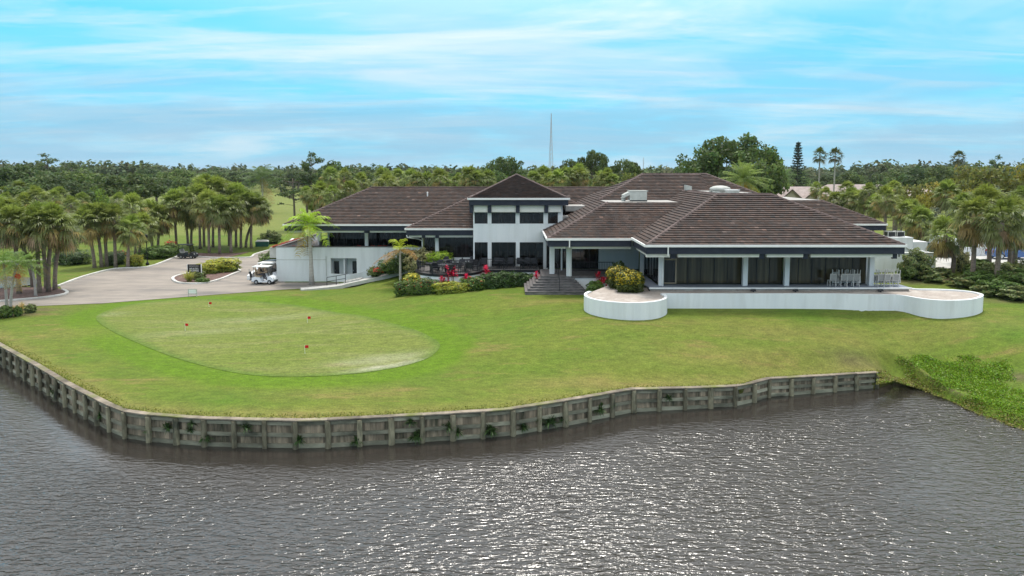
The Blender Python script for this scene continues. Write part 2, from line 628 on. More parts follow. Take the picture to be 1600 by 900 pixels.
def thing(name, label, cat, loc=(0, 0, 0), rz=0.0, group=None, scale=(1, 1, 1)):
    o = bpy.data.objects.new(name, None)
    o.empty_display_size = 0.2
    o.location = loc
    o.rotation_euler = (0, 0, rz)
    o.scale = scale
    col.objects.link(o)
    return tag(o, label, cat, group)


class MB:
    def __init__(s):
        s.v, s.f = [], []

    def add(s, vs, fs):
        n = len(s.v)
        s.v += [tuple(p) for p in vs]
        s.f += [tuple(i + n for i in f) for f in fs]
        return s

    def box(s, x0, x1, y0, y1, z0, z1):
        return s.add([(x0, y0, z0), (x1, y0, z0), (x1, y1, z0), (x0, y1, z0), (x0, y0, z1), (x1, y0, z1), (x1, y1, z1), (x0, y1, z1)],
                     [(0, 3, 2, 1), (4, 5, 6, 7), (0, 1, 5, 4), (1, 2, 6, 5), (2, 3, 7, 6), (3, 0, 4, 7)])

    def bar(s, a, b, w, h=None, up=(0, 0, 1)):
        a, b = Vector(a), Vector(b)
        h = h or w
        d = (b - a).normalized()
        u = Vector(up)
        if abs(d.dot(u)) > 0.98:
            u = Vector((0, 1, 0))
        sd_ = d.cross(u).normalized()
        u = sd_.cross(d)
        vs = []
        for p in (a, b):
            for i, j in ((-1, -1), (1, -1), (1, 1), (-1, 1)):
                vs.append(p + sd_ * (i * w / 2) + u * (j * h / 2))
        return s.add(vs, [(0, 1, 2, 3), (7, 6, 5, 4), (0, 4, 5, 1), (1, 5, 6, 2), (2, 6, 7, 3), (3, 7, 4, 0)])

    def tube(s, pts, rad, n=8, cap=True):
        pts = [Vector(p) for p in pts]
        if not hasattr(rad, '__len__'):
            rad = [rad] * len(pts)
        base = len(s.v)
        prev = None
        for i, p in enumerate(pts):
            d = (pts[min(i + 1, len(pts) - 1)] - pts[max(i - 1, 0)]).normalized()
            if prev is None:
                u = d.orthogonal().normalized()
            else:
                u = (prev - d * prev.dot(d)).normalized()
            prev = u
            w = d.cross(u)
            for k in range(n):
                a = 2 * math.pi * k / n
                s.v.append(tuple(p + (u * math.cos(a) + w * math.sin(a)) * rad[i]))
        for i in range(len(pts) - 1):
            for k in range(n):
                k2 = (k + 1) % n
                s.f.append((base + i * n + k, base + i * n + k2, base + (i + 1) * n + k2, base + (i + 1) * n + k))
        if cap:
            s.f.append(tuple(base + k for k in range(n))[::-1])
            s.f.append(tuple(base + (len(pts) - 1) * n + k for k in range(n)))
        return s

    def lathe(s, prof, n=16, c=(0, 0, 0), axis='z'):
        base = len(s.v)
        for r, z in prof:
            for k in range(n):
                a = 2 * math.pi * k / n
                p = (r * math.cos(a), r * math.sin(a), z)
                if axis == 'x':
                    p = (p[2], p[0], p[1])
                if axis == 'y':
                    p = (p[0], p[2], p[1])
                s.v.append((p[0] + c[0], p[1] + c[1], p[2] + c[2]))
        for i in range(len(prof) - 1):
            for k in range(n):
                k2 = (k + 1) % n
                s.f.append((base + i * n + k, base + i * n + k2, base + (i + 1) * n + k2, base + (i + 1) * n + k))
        s.f.append(tuple(base + k for k in range(n))[::-1])
        s.f.append(tuple(base + (len(prof) - 1) * n + k for k in range(n)))
        return s

    def prism(s, poly, z0, z1):
        n = len(poly)
        base = len(s.v)
        zz0 = z0 if hasattr(z0, '__len__') else [z0] * n
        zz1 = z1 if hasattr(z1, '__len__') else [z1] * n
        for (p, z) in zip(poly, zz0):
            s.v.append((p[0], p[1], z))
        for (p, z) in zip(poly, zz1):
            s.v.append((p[0], p[1], z))
        s.f.append(tuple(base + k for k in range(n))[::-1])
        s.f.append(tuple(base + n + k for k in range(n)))
        for k in range(n):
            k2 = (k + 1) % n
            s.f.append((base + k, base + k2, base + n + k2, base + n + k))
        return s

    def mesh(s, name, smooth=False):
        me = bpy.data.meshes.new(name)
        me.from_pydata(s.v, [], s.f)
        if smooth:
            for p in me.polygons:
                p.use_smooth = True
        me.update()
        return me

    def build(s, name, mat, parent=None, world=True, smooth=False, shift=None):
        """world=True: coordinates are world ones; taken relative to the (unrotated) parent's place"""
        off = Vector((0, 0, 0))
        if parent is not None and world:
            q = parent
            while q is not None:
                off = off + q.location
                q = q.parent
        if off.length > 0:
            s.v = [(p[0] - off.x, p[1] - off.y, p[2] - off.z) for p in s.v]
        elif parent is None and world and s.v:
            # origin at the base centre
            a = np.array(s.v)
            c = [(a[:, 0].min() + a[:, 0].max()) / 2, (a[:, 1].min() + a[:, 1].max()) / 2, a[:, 2].min()]
            s.v = [tuple(p) for p in (a - c)]
            me = s.mesh(name, smooth)
            return link(name, me, mat, None, c)
        me = s.mesh(name, smooth)
        return link(name, me, mat, parent)


def copy_thing(src, loc, rz=0.0, scale=(1, 1, 1), label=None):
    def rec(o, parent):
        c = o.copy()
        col.objects.link(c)
        c.parent = parent
        for ch in list(o.children):
            rec(ch, c)
        return c
    c = rec(src, None)
    c.location = loc
    c.rotation_euler = (0, 0, rz)
    c.scale = scale
    if label:
        c['label'] = label
    return c


ORD = ['first', 'second', 'third', 'fourth', 'fifth', 'sixth', 'seventh', 'eighth', 'ninth', 'tenth', 'eleventh', 'twelfth', 'thirteenth', 'fourteenth', 'fifteenth',
       'sixteenth', 'seventeenth', 'eighteenth', 'nineteenth', 'twentieth'] + ['twenty-' + w for w in ('first', 'second', 'third', 'fourth', 'fifth', 'sixth', 'seventh', 'eighth', 'ninth')] + ['thirtieth'] + ['thirty-' + w for w in ('first', 'second', 'third', 'fourth', 'fifth', 'sixth', 'seventh', 'eighth', 'ninth')]

# ------------------------------------------------------------------ terrain
WATER_Z = -1.73
WALL_PX = [(-160, 462), (-60, 505), (0, 537), (60, 570), (110, 600), (190, 640), (240, 647), (330, 653), (480, 656), (640, 648), (790, 639), (905, 621), (985, 607), (1080, 605), (1160, 602), (1195, 591), (1285, 586), (1368, 581)]


def wall_top(px):
    return -0.3 if px < 900 else -0.3 - 0.42 * (px - 900) / 468.0


WALL = [P(x, y, wall_top(x)) for x, y in WALL_PX]
SHORE_PX = [(1400, 597), (1450, 612), (1500, 634), (1560, 657), (1600, 672)]
SHORE = [P(x, y, WATER_Z) for x, y in SHORE_PX]
SHORE += [Vector((SHORE[-1].x + dx_, SHORE[-1].y - dy_, WATER_Z)) for dx_, dy_ in ((1.4, 2.2), (4.0, 4.6), (10.0, 8.5))]
BX = [WALL[0].x - 45] + [p.x for p in WALL] + [p.x for p in SHORE] + [SHORE[-1].x + 60]
BY = [WALL[0].y + 70] + [p.y for p in WALL] + [p.y for p in SHORE] + [SHORE[-1].y - 14]
WALL_END_X = WALL[-1].x
EDGE_X = [-400] + [p.x for p in WALL] + [WALL_END_X + 0.5, WALL_END_X + 1.6, WALL_END_X + 2.6, WALL_END_X + 4.0, 300]
EDGE_Z = [-0.28] + [p.z + 0.015 for p in WALL] + [-0.85, -1.3, -1.6, WATER_Z - 0.1, WATER_Z - 0.1]

PARK_PX = [(-90, 486), (45, 479), (160, 474.5), (300, 463.5), (440, 453), (530, 448.5), (530, 441.5), (445, 441.5), (434, 420), (432, 390), (420, 391.5), (398, 398), (391, 402.5), (360, 403.3), (330, 403), (300, 401), (283, 399), (265, 406), (230, 418), (180, 420.5), (130, 433), (93, 446), (96, 452), (105, 457.5), (96, 461.5), (60, 466.5), (0, 471.5), (-90, 478)]
PARK = [P(x, y, 0.0) for x, y in PARK_PX]

CTRL = []
for x, y, z in [(400, 500, 0.0), (300, 560, -0.1), (600, 560, 0.0), (480, 600, -0.15), (480, 640, -0.25), (250, 630, -0.25), (700, 620, -0.15),
                (540, 452, 0.15), (560, 446, 0.3), (600, 440, 0.9), (640, 425, 1.7), (590, 460, 0.7), (640, 458, 1.35), (700, 462, 1.65), (760, 458, 1.8), (820, 462, 1.85), (915, 470, 1.85),
                (920, 490, 1.8), (1000, 502, 1.75), (1050, 490, 1.67), (1220, 488, 1.67), (1400, 490, 1.67), (1470, 500, 1.68), (1540, 480, 1.8), (1590, 480, 1.75),
                (650, 490, 0.75), (560, 480, 0.35), (750, 500, 0.85), (850, 530, 0.75), (1000, 540, 0.8), (1200, 540, 0.65), (1350, 545, 0.2), (900, 590, 0.0), (1100, 580, -0.1), (1250, 570, -0.2),
                (1370, 570, -0.62), (1420, 530, 0.4), (1700, 480, 1.6),
                (1430, 430, 2.25), (1490, 428, 2.35), (1560, 452, 2.05), (1600, 440, 2.2), (1520, 440, 2.15), (1470, 412, 2.6), (1540, 404, 2.7), (1600, 400, 2.7), (1700, 420, 2.6),
                (100, 520, 0.0), (30, 510, 0.0), (-50, 490, 0.0)]:
    p = P(x, y, z)
    CTRL.append((p.x, p.y, z))
for p, (x, y) in zip(WALL, WALL_PX):
    CTRL.append((p.x, p.y, wall_top(x) + 0.03))
CTRL += [(x, 84.0, 2.6) for x in (0, 8, 16, 24, 32, 40, 50)] + [(x, 64.0, 2.2) for x in (14, 22)]
CTRL += [(x, 100.0, 2.3) for x in (0, 12, 24, 36, 50, 65)] + [(-20, 82, 0.0), (-14, 84, 0.2), (-22, 95, 0), (-10, 110, 0.3), (70, 80, 2.6), (80, 60, 2.2), (-40, 90, 0), (-60, 80, 0), (-80, 100, 0)]
for x in range(1040, 1410, 30):
    p = P(x, 487, 1.67)
    CTRL.append((p.x, p.y, 1.67))
    p = P(x, 515, 1.25)
    CTRL.append((p.x, p.y, 1.15))
for x, y in [(1405, 488), (1425, 490), (1445, 493), (1470, 495), (1500, 496), (1525, 494), (1540, 488), (1550, 478), (1560, 468)]:
    p = P(x, y, 1.68)
    CTRL.append((p.x, p.y, 1.68))
for x, y, z in [(1440, 515, 1.0), (1500, 518, 0.95), (1560, 512, 1.0), (1600, 510, 1.0), (1440, 535, 0.3), (1500, 540, 0.25)]:
    p = P(x, y, z)
    CTRL.append((p.x, p.y, z))
for q in SHORE[:7]:
    for dt, z in ((0.0, -1.75), (1.2, -1.5), (3.0, -1.05), (4.6, -0.6)):
        CTRL.append((q.x + dt * 0.35, q.y + dt * 0.94, z))
for a in range(-150, -20, 20):
    CTRL.append((8.42 + 3.1 * math.cos(R(a)), 50.75 + 3.1 * math.sin(R(a)), 1.76))
for x, y in [(1060, 487), (1120, 487), (1180, 487), (1240, 487), (1300, 487), (1340, 487), (1370, 487), (1405, 488), (1425, 490), (1445, 493), (1470, 495), (1500, 496), (1525, 494), (1540, 488)]:
    p = P(x, y, 1.72)
    CTRL += [(p.x, p.y, 1.75)] * 3 + [(p.x, p.y + 1.5, 1.8)] * 3
CTRL = np.array(CTRL)
PARKA = np.array([(p.x, p.y) for p in PARK])
YARD = [P(x, y, 2.62) for x, y in [(1462, 419), (1515, 421), (1700, 430), (1900, 425), (1700, 398), (1500, 400), (1462, 402)]]
YARDA = np.array([(p.x, p.y) for p in YARD])


def poly_dist(X, Y, poly):
    """signed distance to polygon (negative inside), vectorised"""
    X, Y = np.asarray(X, float), np.asarray(Y, float)
    d = np.full(X.shape, 1e9)
    inside = np.zeros(X.shape, bool)
    n = len(poly)
    for i in range(n):
        x0, y0 = poly[i]
        x1, y1 = poly[(i + 1) % n]
        ex, ey = x1 - x0, y1 - y0
        t = np.clip(((X - x0) * ex + (Y - y0) * ey) / (ex * ex + ey * ey + 1e-12), 0, 1)
        d = np.minimum(d, np.hypot(X - x0 - t * ex, Y - y0 - t * ey))
        c = ((y0 > Y) != (y1 > Y)) & (X < (x1 - x0) * (Y - y0) / (y1 - y0 + 1e-12) + x0)
        inside ^= c
    return np.where(inside, -d, d)


def sstep(a, b, x):
    t = np.clip((x - a) / (b - a), 0, 1)
    return t * t * (3 - 2 * t)


GX0, GY0, GNX, GNY = -110, 15, 226, 125


def make_grid():
    X, Y = np.meshgrid(np.arange(GX0, GX0 + GNX, 1.0), np.arange(GY0, GY0 + GNY, 1.0))
    num = np.zeros(X.shape)
    den = np.zeros(X.shape)
    for cx, cy, cz in CTRL:
        w = 1.0 / ((X - cx) ** 2 + (Y - cy) ** 2 + 2.5) ** 2.2
        num += w * cz
        den += w
    z = num / den
    k = np.exp(-0.5 * (np.arange(-5, 6) / 1.7) ** 2)
    k /= k.sum()
    for ax_ in (0, 1):
        zp = np.pad(z, [(5, 5) if a == ax_ else (0, 0) for a in (0, 1)], mode='edge')
        z = sum(k[i] * np.take(zp, np.arange(i, i + z.shape[ax_]), axis=ax_) for i in range(11))
    return z


GRID = make_grid()


def ground(X, Y):
    X = np.atleast_1d(np.asarray(X, float))
    Y = np.atleast_1d(np.asarray(Y, float))
    fx = np.clip((X - GX0), 0, GNX - 1.001)
    fy = np.clip((Y - GY0), 0, GNY - 1.001)
    ix, iy = fx.astype(int), fy.astype(int)
    ax, ay = fx - ix, fy - iy
    z = GRID[iy, ix] * (1 - ax) * (1 - ay) + GRID[iy, ix + 1] * ax * (1 - ay) + GRID[iy + 1, ix] * (1 - ax) * ay + GRID[iy + 1, ix + 1] * ax * ay
    m = 1 - sstep(0.3, 4.0, poly_dist(X, Y, PARKA))
    z = z * (1 - m)
    m = 1 - sstep(0.0, 3.0, poly_dist(X, Y, YARDA))
    z = z * (1 - m) + 2.62 * m
    # left of the clubhouse and far away everything is level
    z = z * (1 - sstep(104, 128, Y))
    # waterside edge: level with the cap of the timber wall, then a falling bank beyond its end
    ys = np.interp(X, BX, BY)
    t = np.maximum(Y - ys, 0)
    e = np.interp(X, EDGE_X, EDGE_Z)
    T = 2.0
    k = sstep(0, 1, np.clip(t / T, 0, 1)) * 0.6 + np.clip(t / T, 0, 1) * 0.4
    z = np.where(t < T, e + (z - e) * k, z)
    return z


def gz(x, y):
    return float(ground(x, y)[0])


def Pg(px, py):
    """first point of the ground along the line of sight of a pixel"""
    a, b = P(px, py, 3.2), P(px, py, -1.9)
    t = np.linspace(0, 1, 260)
    # the ray runs from a (high, near) to b (low, far)
    rx, ry, rz_ = a.x + (b.x - a.x) * t, a.y + (b.y - a.y) * t, a.z + (b.z - a.z) * t
    d = rz_ - ground(rx, ry)
    hit = np.where(d <= 0)[0]
    if len(hit) == 0:
        return P(px, py, 0.0)
    k = max(hit[0], 1)
    f = d[k - 1] / (d[k - 1] - d[k] + 1e-9)
    q = t[k - 1] + (t[k] - t[k - 1]) * f
    return Vector((a.x + (b.x - a.x) * q, a.y + (b.y - a.y) * q, a.z + (b.z - a.z) * q))


# putting green outline (pixels -> ground)
GREEN_PX = [(150, 497), (172, 484), (215, 474), (270, 469), (330, 467.5), (400, 471), (470, 478), (540, 490), (600, 502), (650, 516), (683, 533), (686, 545), (668, 560), (630, 572), (580, 581), (520, 587), (450, 589), (390, 586), (330, 575), (270, 558), (215, 536), (172, 516)]
GREEN = np.array([tuple(Pg(x, y))[:2] for x, y in GREEN_PX])


def catmull(pts, per=6, closed=True):
    pts = [np.array(p, float) for p in pts]
    n = len(pts)
    out = []
    rngi = range(n) if closed else range(n - 1)
    for i in rngi:
        p0, p1, p2, p3 = (pts[(i + k) % n] if closed else pts[min(max(i + k, 0), n - 1)] for k in (-1, 0, 1, 2))
        for j in range(per):
            t = j / per
            out.append(0.5 * ((2 * p1) + (-p0 + p2) * t + (2 * p0 - 5 * p1 + 4 * p2 - p3) * t * t + (-p0 + 3 * p1 - 3 * p2 + p3) * t ** 3))
    if not closed:
        out.append(pts[-1])
    return out


GREEN_S = np.array(catmull(GREEN, 5))

# lawn sheet: columns in X, rows from the waterside edge back to Y = 130
xs = np.concatenate([np.arange(-95, -48, 1.5), np.arange(-48, 62, 0.5), np.arange(62, 100, 1.5)])
tt = np.linspace(0, 1, 190) ** 1.55
ys0 = np.interp(xs, BX, BY)
tt = np.concatenate([[0.0], tt])
XX = np.repeat(xs[None, :], len(tt), 0)
YY = ys0[None, :] + (130 - ys0)[None, :] * tt[:, None]
ZZ = ground(XX.ravel(), YY.ravel()).reshape(XX.shape)
ZZ[0] = -2.8                     # the bank goes down below the water
YY[0] += np.where(xs < WALL_END_X - 0.2, 0.30, -0.45)
YY[1] += 0.06
V = np.stack([XX, YY, ZZ], -1).reshape(-1, 3)
nr, nc = XX.shape
ii = (np.arange(nr - 1)[:, None] * nc + np.arange(nc - 1)[None, :]).ravel()
F = np.stack([ii, ii + 1, ii + nc + 1, ii + nc], -1)
dG = poly_dist(V[:, 0], V[:, 1], GREEN_S)
edge = V[:, 1] - np.interp(V[:, 0], BX, BY)
mask = np.zeros((len(V), 3))
mask[:, 0] = np.clip(1.15 * (1 - sstep(1.4, 3.0, np.abs(dG))), 0, 1)            # lush collar of the green
pl = Pg(680, 470)
mask[:, 0] = np.maximum(mask[:, 0], 0.75 * np.exp(-((V[:, 0] + 9) / 6.0) ** 2 - ((V[:, 1] - 53) / 3.0) ** 2))
mask[:, 1] = (1 - sstep(0.2, 2.6, edge)) * 0.45 * (V[:, 0] < WALL_END_X + 1)
for (px, py, rx, ry, a) in [(870, 600, 3.5, 1.0, 0.5), (940, 600, 3.0, 1.2, 0.6), (1150, 560, 8, 2, 0.4), (880, 470, 4, 0.8, 0.5), (1250, 520, 9, 1.6, 0.45), (1450, 520, 6, 1.4, 0.4), (1100, 505, 7, 1.0, 0.35), (560, 615, 6, 1.2, 0.35), (120, 520, 3, 2, 0.3)]:
    q = Pg(px, py)
    mask[:, 1] = np.maximum(mask[:, 1], a * np.exp(-((V[:, 0] - q.x) / rx) ** 2 - ((V[:, 1] - q.y) / ry) ** 2))
for (px, py, rx, ry, a) in [(1400, 600, 1.8, 1.2, 0.9), (1335, 562, 2.0, 0.8, 0.5), (1440, 440, 3, 1.2, 0.8), (1490, 436, 3.0, 1.0, 1.0), (1540, 445, 3, 1.0, 0.9), (1580, 470, 3, 1.0, 0.6), (1590, 590, 0.8, 0.5, 0.8), (25, 490, 2.6, 0.8, 1.0), (60, 484, 2.0, 0.8, 0.7), (1450, 615, 3, 0.7, 0.7)]:
    q = Pg(px, py)
    mask[:, 2] = np.maximum(mask[:, 2], a * np.exp(-((V[:, 0] - q.x) / rx) ** 2 - ((V[:, 1] - q.y) / ry) ** 2))
lawn = link('lawn', np_mesh('lawn', V, F, mask, 'mask', True), 'lawn')
tag(lawn, 'mown lawn sloping from the clubhouse to the lake', kind='structure')

far = MB()
far.add([(-6000, 128, -0.06), (6000, 128, -0.06), (6000, 7000, -0.06), (-6000, 7000, -0.06)], [(0, 1, 2, 3)])
far.add([(-6000, 60, -0.06), (-94, 60, -0.06), (-94, 128, -0.06), (-6000, 128, -0.06)], [(0, 1, 2, 3)])
far.add([(99, 20, -0.06), (6000, 20, -0.06), (6000, 128, -0.06), (99, 128, -0.06)], [(0, 1, 2, 3)])
fo = far.build('fairway_ground', 'fairway')
tag(fo, 'flat golf fairway reaching back to the trees', kind='structure')

wx = np.concatenate([[-400, -200, -120], np.arange(-90, 91, 1.0), [120, 200, 400]])
wy = np.concatenate([[-300, -100, -20], np.arange(0, 96, 1.0), [110]])
WX_, WY_ = np.meshgrid(wx, wy)
Vw = np.column_stack([WX_.ravel(), WY_.ravel(), np.full(WX_.size, WATER_Z)])
nc_ = len(wx)
ii = (np.arange(len(wy) - 1)[:, None] * nc_ + np.arange(nc_ - 1)[None, :]).ravel()
dw = np.full(len(Vw), 1e9)
for p_, q_ in zip(WALL[:-1], WALL[1:]):
    ex, ey = q_.x - p_.x, q_.y - p_.y
    t_ = np.clip(((Vw[:, 0] - p_.x) * ex + (Vw[:, 1] - p_.y) * ey) / (ex * ex + ey * ey), 0, 1)
    dw = np.minimum(dw, np.hypot(Vw[:, 0] - p_.x - t_ * ex, Vw[:, 1] - p_.y - t_ * ey))
cm_ = np.repeat(sstep(1.0, 5.0, dw)[:, None], 3, 1)
wo = link('lake_water', np_mesh('lake_water', Vw, np.stack([ii, ii + 1, ii + nc_ + 1, ii + nc_], -1), cm_, 'wind'), 'lake_water')
tag(wo, 'rippled brown grey lake water in front of the wall', kind='structure')


# putting green: concentric sheet
def draped_disc(name, mat, outline, lift, rings=26, maskfn=None):
    o = np.array(outline)
    c = o.mean(0)
    n = len(o)
    Vs = [[c[0], c[1]]]
    for r in range(1, rings + 1):
        k = r / rings
        Vs += list(c + (o - c) * k)
    Vs = np.array(Vs)
    z = ground(Vs[:, 0], Vs[:, 1]) + lift
    V3 = np.column_stack([Vs, z])
    tri = np.array([(0, 1 + k, 1 + (k + 1) % n) for k in range(n)])
    q = []
    for r in range(rings - 1):
        b0, b1 = 1 + r * n, 1 + (r + 1) * n
        for k in range(n):
            q.append((b0 + k, b1 + k, b1 + (k + 1) % n, b0 + (k + 1) % n))
    mk = maskfn(V3) if maskfn else np.zeros((len(V3), 3))
    return link(name, np_mesh(name, V3, [tri, np.array(q)], mk, 'mask', True), mat)


def green_mask(V3):
    m = np.zeros((len(V3), 3))
    for (px, py, rx, ry, a) in [(622, 573, 2.4, 0.55, 1.3), (652, 566, 1.6, 0.5, 1.2), (588, 579, 1.8, 0.4, 1.0), (600, 562, 3, 1.0, 0.4), (165, 492, 1.5, 0.5, 0.3), (400, 500, 5, 1.2, 0.18), (300, 520, 5, 1.0, 0.15)]:
        q = Pg(px, py)
        ca, sa = math.cos(0.28), math.sin(0.28)
        dx, dy = V3[:, 0] - q.x, V3[:, 1] - q.y
        u, v = dx * ca + dy * sa, -dx * sa + dy * ca
        m[:, 0] = np.maximum(m[:, 0], a * np.exp(-(u / rx) ** 2 - (v / ry) ** 2))
    d = -poly_dist(V3[:, 0], V3[:, 1], GREEN_S)
    m[:, 1] = 0.8 * (1 - sstep(0.0, 0.9, d))
    return m


tag(draped_disc('putting_green', 'green', GREEN_S, 0.02, 40, green_mask), 'pale oval practice putting green', kind='structure')


def flat_poly(name, mat, pts, z, label):
    m = MB()
    m.add([(p[0], p[1], z) for p in pts], [tuple(range(len(pts)))])
    o = m.build(name, mat)
    bm = __import__('bmesh').new()
    bm.from_mesh(o.data)
    __import__('bmesh').ops.triangulate(bm, faces=bm.faces[:])
    bm.to_mesh(o.data)
    bm.free()
    if sum(p.normal.z for p in o.data.polygons) < 0:
        o.data.flip_normals()
    return tag(o, label, kind='structure')


flat_poly('drive', 'asphalt', PARK, 0.03, 'pale worn asphalt drive and turning area')


def ribbon(pts, w, h, lift=0.0, zf=None):
    """box-section strip along world points (x, y[, z])"""
    m = MB()
    n = len(pts)
    L_, R_ = [], []
    for i in range(n):
        a, b = np.array(pts[max(i - 1, 0)][:2]), np.array(pts[min(i + 1, n - 1)][:2])
        d = (b - a) / (np.linalg.norm(b - a) + 1e-9)
        nn = np.array([-d[1], d[0]])
        p = np.array(pts[i][:2])
        z = zf(p[0], p[1]) if zf else pts[i][2]
        L_.append((*(p + nn * w / 2), z))
        R_.append((*(p - nn * w / 2), z))
    vs = []
    for l, r in zip(L_, R_):
        vs += [(l[0], l[1], l[2] + lift), (r[0], r[1], r[2] + lift), (r[0], r[1], r[2] + lift - h), (l[0], l[1], l[2] + lift - h)]
    fs = []
    for i in range(n - 1):
        a, b = 4 * i, 4 * i + 4
        for k in range(4):
            k2 = (k + 1) % 4
            fs.append((a + k, a + k2, b + k2, b + k))
    fs.append((3, 2, 1, 0))
    fs.append((4 * n - 4, 4 * n - 3, 4 * n - 2, 4 * n - 1))
    m.add(vs, fs)
    return m


def kerb(px, label, per=4):
    pts = catmull([tuple(P(x, y, 0))[:2] for x, y in px], per, False)
    return tag(ribbon([(*p, 0) for p in pts], 0.28, 0.5, 0.15).build('kerb', 'kerb_white'), label, kind='structure')


kerb([(-90, 478), (0, 471.5), (60, 466.5), (96, 461.5), (105, 457.5), (98, 453.5)], 'white kerb round the mulched palm island')
kerb([(90, 448), (130, 433), (180, 420.5), (230, 418), (265, 406), (283, 399)], 'long white kerb along the palm row', 3)
kerb([(300, 401), (330, 403), (360, 403.3), (391, 402.5), (398, 398), (420, 391.5), (432, 390)], 'white kerb below the palm grove', 3)

# mulch beds
ISL = catmull([tuple(P(x, y, 0))[:2] for x, y in [(-90, 477), (0, 471), (60, 466), (96, 461), (104, 457.5), (92, 452), (70, 449), (40, 450), (0, 452), (-90, 456)]], 4)
flat_poly('mulch_bed', 'mulch', ISL, 0.10, 'brown mulch bed under the nearest palms')
GRV = catmull([tuple(P(x, y, 0))[:2] for x, y in [(296, 399), (330, 402.2), (352, 402.6), (372, 399), (392, 393), (398, 386), (370, 383), (320, 384), (298, 388)]], 4)
flat_poly('mulch_bed', 'mulch', GRV, 0.07, 'brown mulch bed under the palm grove')
ISL2_PX = [(270, 436), (277, 442), (295, 444.2), (320, 443.4), (345, 437), (362, 430), (374, 425), (372, 422.3), (355, 421.5), (330, 423), (300, 427), (280, 431)]
ISL2 = catmull([tuple(P(x, y, 0))[:2] for x, y in ISL2_PX], 4)
flat_poly('mulch_bed', 'mulch', ISL2, 0.12, 'brown mulch in the kerbed drive island')
ki = ribbon([(*p, 0) for p in ISL2 + ISL2[:1]], 0.28, 0.5, 0.17).build('kerb', 'kerb_white')
tag(ki, 'white oval kerb round the drive island', kind='structure')
# small pond at the left edge
PD = catmull([tuple(P(x, y, 0))[:2] for x, y in [(-120, 434), (-40, 431), (10, 432), (45, 434), (62, 438), (58, 444), (30, 448), (0, 451), (-60, 455), (-120, 458)]], 4)
flat_poly('pond', 'pond_water', PD, 0.045, 'small pale pond behind the nearest palms')
# cart path across the fairway
tag(ribbon([(*tuple(P(x, y, 0))[:2], 0) for x, y in [(-60, 413), (60, 406), (140, 399), (190, 396.5), (260, 393), (330, 389.5), (400, 385), (440, 380)]], 2.2, 0.1, 0.04).build('cart_path', 'cart_path'), 'narrow tan cart path behind the palms', kind='structure')
# service yard on the right
YARD = [P(x, y, 2.62) for x, y in [(1462, 419), (1515, 421), (1700, 430), (1900, 425), (1700, 398), (1500, 400), (1462, 402)]]
flat_poly('service_yard', 'concrete', YARD, 2.66, 'pale concrete service yard behind the palms')

# ------------------------------------------------------------------ timber lake wall
sea = thing('lake_retaining_wall', 'weathered timber retaining wall with posts along the lake edge', 'retaining wall', (WALL[8].x, WALL[8].y, WATER_Z))
sea['kind'] = 'thing'
wp = [np.array(tuple(p)) for p in WALL]
seg = np.cumsum([0] + [np.linalg.norm((b - a)[:2]) for a, b in zip(wp[:-1], wp[1:])])
tot = seg[-1]


def wat(s):
    s = min(max(s, 0), tot)
    return np.array([np.interp(s, seg, [p[k] for p in wp]) for k in range(3)])


nb = int(round(tot / 1.56))
stp = tot / nb


def rel(o, p, rz, parent):
    q = Vector(p) - parent.location
    o.location = q
    o.rotation_euler = (0, 0, rz)
    o.parent = parent


